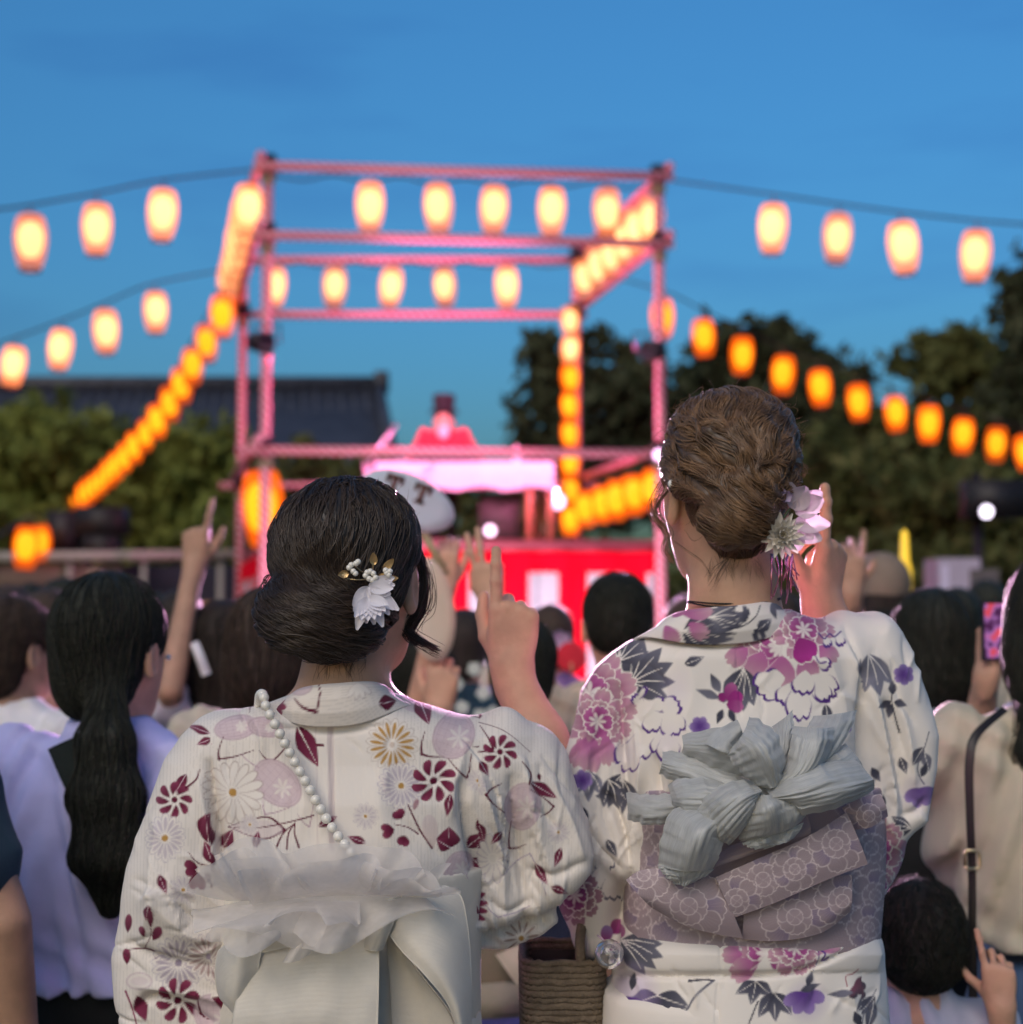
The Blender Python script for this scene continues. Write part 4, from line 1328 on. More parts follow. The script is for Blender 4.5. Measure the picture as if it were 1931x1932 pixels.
hair_lock([(512,1085,1.83),(503,1100,1.82),(512,1112,1.81)], 18, .0025, .0005, HAIR_DARK, hA, seed=5)

def nape_hairs(f, u0, u1, v0, y, n, mt, parent, seed, base):
    g = np.random.default_rng(seed)
    P = np.array([W(g.uniform(u0, u1), v0+g.normal()*8, y) for _ in range(n)], F32)
    for _ in range(4): P = P - grad(f, P)*f(P)[:, None]
    sv, sq = strands(f, P, lambda Q: np.stack([0.35*np.sin(Q[:, 0]*160), 0*Q[:, 0]-.1, -1+0*Q[:, 0]], 1), n=9, step=.0028, rad=.00016, lift=.0008, seed=seed, wob=1.0)
    part('nape_hair', sv, sq, mt, parent)
nape_hairs(skinA, 575, 715, 1240, 1.80, 32, HAIR_DARK, hA, 71, None)

# ---- hair ornament: white silk flower, gold leaves, pearls
WHITE_SILK = mat('white_silk_petal', (0.82, 0.80, 0.86), 0.6, 0.06, 30, 0.1, 80, trans=0.25)
GOLD = mat('gold_leaf', (0.62, 0.42, 0.20), 0.35, 0.2, 40, 0.2, 200, metal=0.75)
PEARL = mat('pearl', (0.80, 0.77, 0.70), 0.18, 0.05, 30, spec=0.7)
orn = MB()
b0 = W(700, 1092, 1.742)
orn.tube(catmull([b0+np.array([.0, .01, 0]), W(672, 1070, 1.738), W(664, 1060, 1.736)], 6), .0009, 5)
orn.tube(catmull([b0, W(720, 1085, 1.736), W(734, 1078, 1.735)], 6), .0009, 5)
orn.tube(catmull([b0, W(676, 1094, 1.736), W(655, 1092, 1.738)], 6), .0009, 5)
orn.tube(catmull([b0, W(704, 1070, 1.736), W(705, 1052, 1.736)], 6), .0009, 5)
ornA = orn.out('hair_ornament', mat('gold_wire', (0.5, 0.38, 0.22), 0.35, 0.1, 30, metal=0.8), wA)
ornA['label'] = 'white silk flower hair ornament with gold leaves and pearls'
fc = W(697, 1108, 1.733)
for k in range(13):
    an = R(-18+k*12.5+random.uniform(-5, 5)); L = px(random.uniform(62, 84) if 3 < k < 11 else random.uniform(44, 58), 1.74)
    lay = (k % 3)*0.004
    dd = np.array([math.cos(an), -0.25+0.12*(k % 3), -math.sin(an)])
    part('petal', *petal_geo(fc+np.array([0, -lay, 0.0]), dd, (0.1, -1, 0.1), L, px(13.5, 1.74), 0.35, curl=random.uniform(-.05, .18)), WHITE_SILK, ornA)
for k in range(7):
    an = R(20+k*17); dd = np.array([math.cos(an), -0.55, -math.sin(an)])
    part('petal', *petal_geo(fc+np.array([0, -.010, -0.012]), dd, (0.1, -1, 0.3), px(50, 1.74), px(12, 1.74), 0.4, curl=.1), WHITE_SILK, ornA)
for (u, v_, an, L) in ((658,1082,170,20),(706,1066,-95,24),(724,1076,-48,30),(722,1094,-5,32),(715,1086,20,18)):
    a_ = R(an)
    part('gold_leaf', *petal_geo(W(u, v_, 1.732), (math.cos(a_), -.15, -math.sin(a_)), (.2, -1, .1), px(L, 1.74), px(7.5, 1.74), 0.3), GOLD, ornA)
pm = ball_mesh('ornament_pearl', 0.0032, PEARL)
for (u, v_) in ((663,1066),(659,1071),(676,1060),(672,1063),(667,1078),(671,1082),(693,1080),(699,1078),(705,1082),(697,1092),(703,1095),(709,1090),(730,1081),(736,1078),(728,1076),(734,1085),(690,1086)):
    link_mesh('pearl', pm, ornA, W(u, v_, 1.727))

# ---- yukata
CREAM = np.array(srgb('#e9e2da')); WINE = np.array((0.115, 0.004, 0.030)); WINE2 = np.array((0.26, 0.045, 0.10)); MAUVE = np.array((0.50, 0.36, 0.42))
LILAC = np.array((0.40, 0.33, 0.43)); GOLDP = np.array((0.48, 0.27, 0.07)); PALE = np.array((0.66, 0.54, 0.57))
def kimA(P):
    t = zloft(P, [rowpx(1300,575,735,1.86,.05), rowpx(1325,510,790,1.865,.075), rowpx(1352,430,880,1.87,.09), rowpx(1385,378,955,1.875,.098), rowpx(1430,355,985,1.88,.105),
                  rowpx(1500,372,970,1.88,.115), rowpx(1600,392,935,1.88,.115), rowpx(1700,400,905,1.885,.115), rowpx(1800,400,900,1.885,.115), rowpx(1900,392,900,1.885,.12), rowpx(2010,385,905,1.885,.125)], 2.3, 1.35)
    L = poly_slab(P, [(390,1405),(345,1442),(312,1505),(283,1560),(252,1632),(236,1730),(219,1800),(224,1880),(243,1960),(250,2030),(430,2030),(440,1700),(425,1500)], 1.86, 1.862, .052, .034)
    L = smin(L, echain(P, [W(412,1452,1.87), W(358,1560,1.86), W(335,1680,1.85), W(345,1800,1.85)], [px(k, 1.86) for k in (50, 60, 66, 60)], [.058, .062, .066, .05]), .03)
    t = smin(t, L, .04)
    Rr = echain(P, [W(950,1432,1.88), W(1015,1480,1.90), W(1060,1570,1.91)], [px(60, 1.9), px(55, 1.9), px(46, 1.9)], [.06, .062, .06])
    S = poly_slab(P, [(860,1450),(960,1418),(1030,1440),(1062,1490),(1085,1545),(1114,1612),(1108,1640),(1046,1700),(1020,1722),(960,1735),(890,1740),(866,1650)], 1.885, 1.885, .036, .019)
    S2 = poly_slab(P, [(880,1600),(1000,1640),(1040,1690),(1054,1738),(1022,1764),(950,1792),(893,1790)], 1.90, 1.912, .022, .010)
    t = smin(smin(t, smin(Rr, S, .03), .03), S2, .008)
    return t
def reliefA(uv, v):
    d = 0.0016*fbm(v, 22, 5)
    C = lambda pts, w, h: crease(uv, pts, w, h)
    # left side of the back and sleeve
    d += C([(395,1440),(405,1520),(415,1590),(425,1640)], 9, -.016) + C([(375,1470),(392,1560),(400,1640)], 12, .007) + C([(430,1470),(440,1540),(446,1600)], 16, .006)
    d += C([(330,1700),(360,1730),(400,1740)], 10, -.006) + C([(245,1780),(300,1810),(400,1825)], 12, -.008) + C([(290,1700),(350,1760),(405,1775)], 22, .007)
    d += C([(300,1560),(290,1640),(285,1720),(262,1790)], 16, .006) + C([(255,1905),(300,1880),(400,1930)], 9, -.010) + C([(262,1860),(340,1868),(420,1890)], 14, .006)
    d += C([(420,1790),(445,1840),(455,1931)], 14, -.012)
    # collar foot and shoulders
    d += C([(500,1372),(560,1376),(650,1378),(740,1366)], 7, -.004) + C([(470,1345),(490,1375),(500,1420)], 10, .004) + C([(455,1340),(470,1380)], 6, -.004)
    # back seam and shallow folds
    d += C([(627,1380),(628,1470),(630,1590)], 3.5, -.0025) + C([(560,1400),(575,1500),(560,1590)], 22, .004) + C([(730,1400),(715,1500),(740,1600)], 25, .004)
    # right sleeve: long hanging folds
    d += C([(868,1480),(885,1560),(905,1650),(915,1760)], 13, -.014) + C([(900,1440),(925,1540),(945,1640),(955,1740)], 15, .010) + C([(965,1470),(972,1560),(985,1660),(990,1740)], 10, -.008)
    d += C([(985,1440),(1010,1540),(1035,1620),(1050,1690)], 16, .008) + C([(880,1400),(860,1470),(850,1540)], 18, .006) + C([(1000,1640),(1050,1650),(1105,1625)], 10, -.006)
    d += C([(1040,1470),(1075,1550),(1100,1620)], 9, .005) + C([(925,1700),(960,1720),(1000,1700)], 8, -.006) + C([(905,1750),(950,1770),(1000,1755)], 8, .005)
    d += random_creases(uv, (230,1400,1110,1780), 70, 3) + random_creases(uv, (235,1640,420,1930), 24, 4, .0025, ang=20, spread=25) + random_creases(uv, (880,1450,1090,1750), 30, 5, .003, ang=75, spread=18, ln=(50,140))
    return d
def warp_print(uv, v, seams, seed):
    """cloth is cut in panels and pulled by folds: the print wanders a little and steps at the seams"""
    w = uv.copy()
    for x, dy in seams: w[:, 1] += dy*(np.sign(uv[:, 0]-x) == np.sign(x-640 if x < 1050 else x-1390))
    w[:, 0] += 3.2*fbm(v, 26, seed); w[:, 1] += 3.2*fbm(v, 26, seed+1)
    return w
def drawA(uv, v):
    uv = warp_print(uv, v, ((398, 10), (903, -9)), 71)
    pr = Print(uv, CREAM)
    u_, v_ = uv[:, 0], uv[:, 1]
    side = np.clip((np.abs(u_-640)-55)/60, 0, 1)
    ln = (np.sin(u_*2*math.pi/6.2+0.02*v_) > 0.72)*0.10*side
    pr.c *= (1-ln)[:, None]
    pr.stroke([(624,1372),(625,1600)], (0.50,0.40,0.43), 12, 12, 0.55)
    pr.stroke([(596,1372),(598,1600)], (0.55,0.47,0.47), 3, 3, 0.4)
    def lily(c, rx, ry, ang, a=1.0):              # pale mandarin-orange fruit with lattice
        pr.disc(c, rx, MAUVE, 0.8*a, ry, ang); pr.disc(c, rx-3, PALE, a, ry-3, ang); pr.disc(c, rx-7, MAUVE, 0.55*a, ry-7, ang); pr.disc(c, rx-8.5, PALE, a, ry-8.5, ang)
        ca, sa = math.cos(R(ang)), math.sin(R(ang))
        for k in np.linspace(-0.7, 0.7, 6):
            for (e, f_) in (((k*rx, -math.sqrt(1-k*k)*ry*.8), (k*rx, math.sqrt(1-k*k)*ry*.8)), ((-math.sqrt(1-k*k)*rx*.8, k*ry), (math.sqrt(1-k*k)*rx*.8, k*ry))):
                pr.stroke([(c[0]+x*ca-y*sa, c[1]+x*sa+y*ca) for x, y in (e, f_)], MAUVE, 1.0, 1.0, 0.45*a, 8)
        for k in range(7):
            an = ang+k*51
            pr.petal((c[0]+rx*.25*ca, c[1]+rx*.25*sa), an, ry*0.5, 3.0, CREAM, a=0.75*a)
    def vleaf(a, b, c, w=4.2, col=WINE, col2=None):         # a wine coloured angular outline
        pr.stroke([a, ((np.array(a)+b)/2+(np.array(b)-(np.array(a)+c)/2)*0.12), b], col, 1.2, w); pr.stroke([b, ((np.array(c)+b)/2+(np.array(b)-(np.array(a)+c)/2)*0.12), c], col2 if col2 is not None else col, w, 1.4)
    lily((445,1372), 42, 24, -8); lily((500,1373), 34, 20, 10)
    vleaf((420,1390),(412,1432),(476,1418)); vleaf((488,1418),(512,1440),(545,1400)); pr.stroke([(560,1395),(580,1405),(610,1407)], WINE, 2, 5)
    for (x, y, an, L) in ((395,1392,200,46),(398,1402,160,30)): pr.leaf((x, y), an, L, 8, WINE, WINE2, (0.7,0.5,0.55))
    lily((522,1478), 52, 38, 42); pr.stroke([(486,1450),(470,1440),(455,1425)], MAUVE, 2.5, 1.5); vleaf((497,1495),(499,1535),(545,1522), 3, MAUVE); vleaf((560,1535),(582,1560),(590,1510), 3, MAUVE)
    vleaf((470,1345),(475,1332),(500,1335), 3)
    pr.leaf((560,1372), 62, 84, 20, WINE, WINE2, CREAM, 3)
    pr.chrys((438,1496), 60, None, (0.42,0.33,0.30), GOLDP, 16, 5, base=CREAM)
    for a_, b_, c_ in (((430,1560),(500,1540),(535,1565)), ((430,1560),(495,1582),(535,1565))): pr.stroke([a_, b_, c_], WINE, 1.5, 5)
    pr.petal((432,1560), 3, 100, 17, PALE, a=0.5); pr.stroke([(440,1562),(490,1560),(535,1552),(590,1538)], WINE, 1.5, 3)
    for x, y in ((520,1600),(540,1602),(562,1598)): pr.stroke([(555,1552),((x+555)/2-5, 1572),(x, y)], WINE, 2, 4)
    # right back
    pr.chrys((740,1404), 50, GOLDP, (0.55,0.47,0.42), CREAM, 16, 8, base=CREAM); pr.disc((740,1404), 5, (0.62,0.52,0.45))
    pr.chrys((757,1481), 46, LILAC, (0.48,0.42,0.5), GOLDP, 18, 4, base=CREAM, fa=0.7)
    pr.pinwheel((818,1473), 42, WINE, WINE2, 8, 10)
    lily((855,1388), 40, 46, 20); vleaf((800,1378),(795,1420),(838,1428), 5); vleaf((905,1360),(930,1405),(892,1412), 5); vleaf((845,1432),(880,1470),(888,1425), 4.5)
    vleaf((806,1345),(815,1322),(835,1322), 4); pr.leaf((900,1348), -60, 20, 6, WINE, WINE2)
    pr.leaf((718,1330), 5, 34, 17, WINE, WINE, (0.8,0.7,0.72)); pr.disc((775,1322), 24, PALE, 0.8, 18, 30); pr.leaf((788,1312), 70, 56, 17, WINE, WINE2, (0.8,0.7,0.72), 3)
    pr.petal((735,1285), 30, 46, 9, WINE, WINE2); pr.petal((755,1298), 38, 36, 8, WINE, WINE)
    pr.pinwheel((943,1411), 33, WINE, WINE2, 8, 0)
    lily((985,1512), 36, 44, 12, 0.9); vleaf((945,1470),(915,1492),(950,1525), 5); vleaf((963,1540),(960,1590),(992,1582), 4.5); vleaf((1000,1480),(1045,1510),(1020,1530), 3.5); pr.leaf((1000,1467), 28, 58, 12, WINE, WINE2, (0.8,0.7,0.72))
    pr.stroke([(985,1430),(1000,1450),(998,1470)], WINE, 2, 4); pr.leaf((1015,1450), 80, 14, 4, WINE, WINE); pr.stroke([(880,1348),(950,1370),(1000,1410)], WINE, 1.5, 1)
    pr.stroke([(770,1520),(790,1562),(815,1600)], WINE, 3, 4)
    for (x, y, an, s) in ((735,1565,170,26),(748,1545,-120,20),(755,1578,110,20)):
        pr.petal((x+10, y), an-22, s, 8, WINE, WINE2); pr.petal((x+10, y), an+22, s, 8, WINE, WINE2)
    pr.stroke([(745,1555),(770,1562),(790,1575)], WINE, 1.5, 3); pr.petal((780,1530), -70, 24, 5, WINE2, WINE2, a=.7)
    pr.petal((818,1600), -100, 62, 14, (0.6,0.45,0.42), PALE, a=.55)
    for (x, y, an, L, w) in ((846,1600,-90,38,22),(850,1600,-150,30,14),(880,1600,-40,42,14),(890,1620,40,30,10)): pr.leaf((x, y), an, L, w, WINE, WINE2, (0.8,0.7,0.72))
    lily((865,1640), 28, 36, 20, .9)
    for k in range(5): pr.petal((860,1700), -40+k*16, 62, 7, WINE, WINE2)
    pr.chrys((930,1610), 52, None, (0.40,0.34,0.42), CREAM*.9, 14, 0, base=CREAM*0.98, sq=.6); vleaf((910,1680),(940,1720),(1000,1700), 2.5, LILAC); vleaf((950,1640),(1000,1600),(1030,1680), 2.2, LILAC)
    pr.chrys((985,1760), 40, (0.35,0.25,0.22), (0.5,0.42,0.4), GOLDP, 12, 20, base=CREAM)
    # filler sprays so the print runs densely over shoulders, sleeves and seams
    for (x, y, an, L, w) in ((600,1560,-30,40,9),(690,1590,200,36,8),(905,1430,60,30,9),(850,1500,100,44,9),(900,1545,70,36,10),(480,1600,-80,34,8),(350,1470,120,40,10),(300,1660,70,40,9),(280,1720,100,30,8),(1010,1620,60,46,9),(1060,1590,110,40,8),(945,1560,130,30,8),(1040,1665,20,34,8)): pr.leaf((x, y), an, L, w, WINE, WINE2, (0.75,0.6,0.62), 1.4)
    for (x, y, r) in ((690,1540,26),(345,1690,28),(900,1475,22),(1055,1560,22),(470,1555,20)): pr.chrys((x, y), r, LILAC, (0.5,0.45,0.5), GOLDP, 12, 7, base=CREAM, fa=.6)
    # left sleeve
    pr.pinwheel((328,1518), 34, WINE, WINE2, 8, 30); pr.chrys((312,1590), 48, LILAC, (0.5,0.45,0.5), GOLDP, 16, 0, sq=.8, base=CREAM, fa=.6)
    pr.stroke([(375,1460),(368,1480),(350,1496)], WINE, 2, 4.5)
    for (x, y, an, L, w) in ((375,1580,-60,42,14),(392,1600,-95,55,15),(400,1640,-110,46,12),(418,1600,-60,40,14)): pr.leaf((x, y), an, L, w, WINE, WINE2, (0.75,0.6,0.62))
    pr.stroke([(355,1618),(375,1640),(415,1645)], WINE, 1.5, 2.5)
    for an in (150, 200): pr.petal((372,1648), an, 26, 9, WINE, WINE2)
    for an in (75, 110): pr.petal((372,1656), an, 34, 9, WINE, WINE2)
    pr.petal((385,1655), 60, 24, 6, WINE, WINE)
    pr.stroke([(243,1802),(275,1800),(310,1812)], WINE, 2, 3); pr.stroke([(272,1800),(284,1775),(283,1745)], WINE, 2, 1.5)
    for (x, y, an, L, w) in ((272,1780,-110,22,6),(288,1785,-60,28,9),(284,1762,-92,32,6),(292,1812,60,26,6),(240,1770,-85,34,7),(238,1830,-90,30,8)): pr.petal((x, y), an, L, w, WINE, WINE2)
    pr.chrys((338,1828), 54, LILAC*.8, (0.45,0.4,0.47), LILAC*.7, 18, 3, base=CREAM*.92, fa=.8); pr.chrys((395,1815), 46, (0.25,0.12,0.13), (0.45,0.38,0.42), LILAC, 16, 0, base=CREAM*.92, fa=.7)
    pr.pinwheel((337,1898), 42, WINE, WINE2, 8, 15); pr.disc((262,1862), 26, MAUVE, .5, 17); pr.disc((262,1862), 22, CREAM, .8, 14); pr.disc((262,1862), 17, MAUVE, .3, 8)
    lily((410,1920), 44, 38, 0, .9); vleaf((372,1885),(380,1920),(395,1930), 5); pr.leaf((440,1895), 200, 40, 12, WINE, WINE)
    pr.leaf((258,1890), 70, 50, 14, WINE, WINE2); pr.stroke([(236,1880),(250,1915),(262,1960)], WINE2, 4, 2)
    return pr.c
YUKA = yukata_material('yukata_print_wine', 220)
kA = garment(kimA, (-.56, 1.70, 1.02), (.16, 2.05, 1.46), 0.0030, reliefA, drawA, 'yukata', YUKA, wA)
kA['label'] = 'white yukata printed with wine-red pinwheel flowers, chrysanthemums and leaves'

def cA(v, uL, uR, yb, drop, rise=0.0):
    z0 = W(0, v, yb)[2]; a = W(uL, v, yb); b = W(uR, v, yb); rx = (b[0]-a[0])/2*1.03; cx = (a[0]+b[0])/2
    def f(p):
        s, c = math.sin(p), math.cos(p)
        return np.array([cx+rx*math.copysign(abs(s)**0.8, s), yb+0.075*(1-c)*1.15, z0-drop*max(0, 1-c)**1.3*0.55 + 0.006*s + rise*s*s*(1 if c > 0 else max(0, 1+c*1.2))])
    return f
def drawcolA(uv, v):
    pr = Print(uv, CREAM*np.array([.97, .96, .95]))
    pr.c *= (1-0.10*(np.sin(uv[:, 1]*2*math.pi/5.2) > 0.6))[:, None]
    pr.disc((568,1298), 22, MAUVE, .7, 14, -10); pr.disc((568,1298), 19, PALE, 1, 11, -10)
    pr.stroke([(556,1318),(572,1335),(596,1343)], WINE, 2, 8); pr.stroke([(596,1343),(604,1315),(602,1290)], WINE, 4, 2)
    for an in (-30, 10, 50): pr.petal((515,1330), an, 26, 7, WINE, WINE2)
    pr.leaf((505,1340), -60, 30, 8, WINE, WINE2)
    for k in range(4): pr.petal((675,1288), 40+k*28, 34, 6, (0.45,0.38,0.38), a=.55); 
    for k in range(4): pr.petal((675,1288), 40+k*28, 31, 4.5, CREAM)
    for k in range(3): pr.petal((722,1278), 20+k*14, 40, 7, WINE, WINE2)
    pr.leaf((715,1328), -10, 34, 15, WINE, WINE, (0.8,0.7,0.72))
    return pr.c
collar([cA(1372,488,776,1.772,.05,.036), cA(1346,498,754,1.766,.05,.025), cA(1318,513,738,1.766,.045,.012), cA(1296,527,730,1.770,.04,.004), cA(1289,535,724,1.777,.04,.002), cA(1296,545,716,1.784,.04,.002)], 150, drawcolA, YUKA, wA)

# lower part of the yukata, sandals
def skirtA(P):
    return zloft(P, [(0.06, wA.location.x, 1.90, .18, .14), (0.5, wA.location.x, 1.89, .175, .13), (0.9, wA.location.x, 1.885, .17, .13), (1.075, wA.location.x, 1.885, .155, .12)], 2.3)
v, q = mesh_sdf(skirtA, (-.45, 1.70, 0.03), (.10, 2.1, 1.12), 0.012)
o = part('yukata_skirt', v, q, YUKA, wA); set_attr(o.data, 'print', np.tile(CREAM, (len(v), 1)))
def sandal(x, y, parent):
    MB().box((x-.045, y-.10, 0.002), (x+.045, y+.13, .045)).out('sandal', mat('sandal_straw', (0.25,0.18,0.1), 0.8, 0.2, 20), parent)
    v, q = mesh_sdf(lambda P: np.minimum(ell(P, (x, y+.03, .07), (.036, .10, .028)), cone(P, (x, y-.04, .08), (x, y-.04, .2), .036, .04)), (x-.07, y-.14, .03), (x+.07, y+.16, .2), 0.008)
    part('foot', v, q, SKIN, parent)
for sx in (-.07, .07): sandal(wA.location.x+sx, 1.89, wA)

# ---- obi: satin band, hanging flap, bow loops and tulle ruffle
SATIN = mat('cream_satin', (0.70, 0.66, 0.58), 0.48, 0.07, 30, spec=0.4, sheen=0.25)
def brocade(m):
    n, l = m.node_tree.nodes, m.node_tree.links
    tc = [x for x in n if x.type == 'TEX_COORD'][0]; b = n['Principled BSDF']
    vo = n.new('ShaderNodeTexVoronoi'); vo.inputs['Scale'].default_value = 38; vo.feature = 'DISTANCE_TO_EDGE'
    wv = n.new('ShaderNodeTexWave'); wv.bands_direction = 'Z'; wv.inputs['Scale'].default_value = 260; wv.inputs['Distortion'].default_value = 1.2
    st = n.new('ShaderNodeMath'); st.operation = 'GREATER_THAN'; st.inputs[1].default_value = 0.10
    ad = n.new('ShaderNodeMath'); ad.operation = 'MULTIPLY_ADD'; ad.inputs[1].default_value = 0.5
    bp = n.new('ShaderNodeBump'); bp.inputs['Strength'].default_value = 0.30; bp.inputs['Distance'].default_value = 0.0016
    for q in (vo, wv): l.new(tc.outputs['Object'], q.inputs['Vector'])
    l.new(vo.outputs['Distance'], st.inputs[0]); l.new(st.outputs[0], ad.inputs[0]); l.new(wv.outputs['Fac'], ad.inputs[2]); l.new(ad.outputs[0], bp.inputs['Height']); l.new(bp.outputs['Normal'], b.inputs['Normal'])
brocade(SATIN)
def obiA(P):
    return zloft(P, [rowpx(1625,388,925,1.885,.124), rowpx(1700,392,912,1.885,.125), rowpx(1800,392,908,1.885,.126), rowpx(1905,388,908,1.885,.128)], 2.3)
v, q = mesh_sdf(obiA, (-.46, 1.70, 1.04), (.02, 2.1, 1.28), 0.005)
ob = part('obi', v, q, SATIN, wA)
n_f = lambda s, t: 0.25*np.sin(math.pi*t)+0.10*np.sin(t*9)*s
part('obi_flap', *loft([(468,1800,1.735),(455,1850,1.722),(444,1900,1.712),(437,1940,1.71),(425,2060,1.715),(420,2150,1.73)],
                       [(712,1722,1.728),(716,1800,1.716),(715,1870,1.708),(713,1940,1.706),(712,2060,1.712),(712,2150,1.73)], 0.006, 60, 50, 0.0016, 12, seed=3), SATIN, ob)
part('obi_flap_fold', *loft([(470,1735,1.725),(468,1760,1.715),(466,1802,1.726)], [(716,1700,1.72),(718,1716,1.71),(715,1745,1.722)], 0.006, 20, 40, 0.001, 14, seed=6), SATIN, ob)
part('bow_loop', *loft([(722,1700,1.735),(728,1745,1.720),(756,1790,1.708),(805,1842,1.70),(850,1900,1.71),(875,1985,1.73)],
                       [(838,1672,1.755),(868,1690,1.752),(880,1740,1.75),(886,1810,1.75),(888,1890,1.752),(886,1985,1.76)], 0.022, 46, 40, 0.0022, 9, seed=2), SATIN, ob)
part('bow_loop_inside', *loft([(722,1720,1.74),(728,1780,1.748),(735,1860,1.755),(740,1985,1.755)], [(735,1745,1.728),(790,1830,1.732),(850,1910,1.735),(875,1990,1.742)], -0.012, 40, 24, 0.002, 8, seed=4), SATIN, ob)
part('bow_loop_small', *loft([(425,1785,1.745),(412,1800,1.738),(408,1840,1.735),(416,1880,1.74),(440,1905,1.75)], [(500,1770,1.73),(492,1800,1.722),(486,1830,1.72),(475,1870,1.728),(462,1900,1.74)], 0.020, 34, 30, 0.0015, 8, seed=5), SATIN, ob)
part('bow_knot', *loft([(700,1700,1.722),(694,1740,1.708),(690,1790,1.716)], [(760,1690,1.722),(742,1740,1.706),(722,1790,1.715)], 0.008, 24, 20, 0.002, 12, seed=8), SATIN, ob)

def tulle_material():
    m = bpy.data.materials.new('tulle'); m.use_nodes = True
    n, l = m.node_tree.nodes, m.node_tree.links; n.clear()
    out = n.new('ShaderNodeOutputMaterial'); d = n.new('ShaderNodeBsdfDiffuse'); t = n.new('ShaderNodeBsdfTranslucent'); tr = n.new('ShaderNodeBsdfTransparent')
    d.inputs['Color'].default_value = (0.90, 0.86, 0.83, 1); t.inputs['Color'].default_value = (0.90, 0.86, 0.83, 1)
    a, b = n.new('ShaderNodeMixShader'), n.new('ShaderNodeMixShader'); a.inputs['Fac'].default_value = 0.45
    nz = n.new('ShaderNodeTexNoise'); nz.inputs['Scale'].default_value = 60; tc = n.new('ShaderNodeTexCoord'); mr = n.new('ShaderNodeMapRange')
    mr.inputs['From Min'].default_value = 0.35; mr.inputs['From Max'].default_value = 0.65; mr.inputs['To Min'].default_value = 0.42; mr.inputs['To Max'].default_value = 0.50
    l.new(tc.outputs['Object'], nz.inputs['Vector']); l.new(nz.outputs['Fac'], mr.inputs['Value']); l.new(mr.outputs['Result'], b.inputs['Fac'])
    l.new(d.outputs[0], a.inputs[1]); l.new(t.outputs[0], a.inputs[2]); l.new(a.outputs[0], b.inputs[1]); l.new(tr.outputs[0], b.inputs[2]); l.new(b.outputs[0], out.inputs['Surface'])
    return m
TULLE = tulle_material()
def ruffle(base, edge, depth, waves, amp, seed, nu=120, nv=16):
    """gathered net: base line (tight) to free edge (wavy)"""
    g = np.random.default_rng(seed)
    a = catmull([W(*q) for q in base], nu); b = catmull([W(*q) for q in edge], nu)
    s = np.linspace(0, 1, nu)
    w = sum(np.sin(s*waves*k+g.random()*6.28)/k for k in (1, 1.7, 2.6))
    w2 = sum(np.sin(s*waves*k*0.8+g.random()*6.28)/k for k in (1, 1.9))
    v = []
    for j in range(nv):
        t = j/(nv-1)
        p = a*(1-t)+b*t
        p[:, 1] += -depth*math.sin(t*math.pi*0.6) + amp*w*t**0.8
        p[:, 2] += amp*0.55*w2*t
        p[:, 0] += amp*0.5*np.roll(w2, 9)*t
        v.append(p)
    v = np.stack(v, 1).reshape(-1, 3)
    q = np.array([(i*nv+j, (i+1)*nv+j, (i+1)*nv+j+1, i*nv+j+1) for i in range(nu-1) for j in range(nv-1)], np.int32)
    return v, q
K = [(455,1700,1.73),(560,1695,1.722),(640,1690,1.718),(720,1690,1.72),(800,1690,1.73)]
rf = [ (K, [(408,1612,1.735),(480,1585,1.725),(640,1592,1.72),(780,1614,1.725),(852,1638,1.735)], .020, 17, .012, 1),
       (K, [(385,1640,1.725),(520,1615,1.71),(640,1622,1.70),(760,1636,1.71),(845,1660,1.725)], .036, 13, .015, 2),
       (K, [(362,1705,1.72),(420,1745,1.70),(560,1778,1.69),(700,1756,1.70),(846,1716,1.72)], .034, 15, .014, 3),
       ([(640,1690,1.715),(560,1695,1.71),(480,1705,1.71),(430,1712,1.715)], [(600,1785,1.69),(520,1768,1.68),(440,1778,1.69),(388,1772,1.70)], .026, 10, .012, 4),
       ([(480,1712,1.715),(560,1690,1.70),(640,1680,1.695),(720,1690,1.70)], [(470,1650,1.70),(560,1628,1.68),(650,1618,1.675),(730,1636,1.69)], .026, 11, .013, 5),
       ([(600,1700,1.71),(640,1700,1.705),(690,1700,1.71)], [(530,1816,1.70),(580,1795,1.69),(640,1772,1.69)], .014, 6, .007, 6),
       ([(690,1690,1.71),(760,1690,1.71),(820,1690,1.72)], [(700,1645,1.69),(790,1652,1.69),(856,1690,1.71)], .022, 9, .011, 7),
       ([(430,1700,1.72),(470,1698,1.715),(520,1690,1.71)], [(372,1660,1.715),(430,1612,1.70),(520,1606,1.69)], .024, 8, .013, 8),
       ([(540,1705,1.705),(600,1700,1.70),(680,1700,1.705)], [(520,1720,1.675),(610,1735,1.665),(700,1725,1.68)], .020, 9, .013, 9)]
for (ba, ed, dp, wv_, am, sd_) in rf:
    part('tulle_ruffle', *ruffle(ba, ed, dp, wv_, am, sd_), TULLE, ob)

# ---- pearl bag strap across her back
pts = catmull([W(u, v_, y) for u, v_, y in ((488,1345,1.88),(489,1328,1.84),(491,1312,1.80),(497,1312,1.765),(503,1335,1.752),(520,1368,1.748),(547,1420,1.752),(580,1480,1.752),(610,1535,1.75),(640,1580,1.744),(665,1610,1.736))], 400)
seg = np.r_[0, np.cumsum(np.linalg.norm(np.diff(pts, axis=0), axis=1))]
strapA = part('pearl_strap', *tube_geo(pts[::10], 0.0012, 6), mat('strap_thread', (0.6, 0.57, 0.5), 0.6, 0.1, 30), wA)
pm2 = ball_mesh('strap_pearl', 0.0056, PEARL, 16, 10)
for k in range(int(seg[-1]/0.0115)+1):
    p = np.array([np.interp(k*0.0115, seg, pts[:, j]) for j in range(3)])
    link_mesh('pearl', pm2, strapA, p)
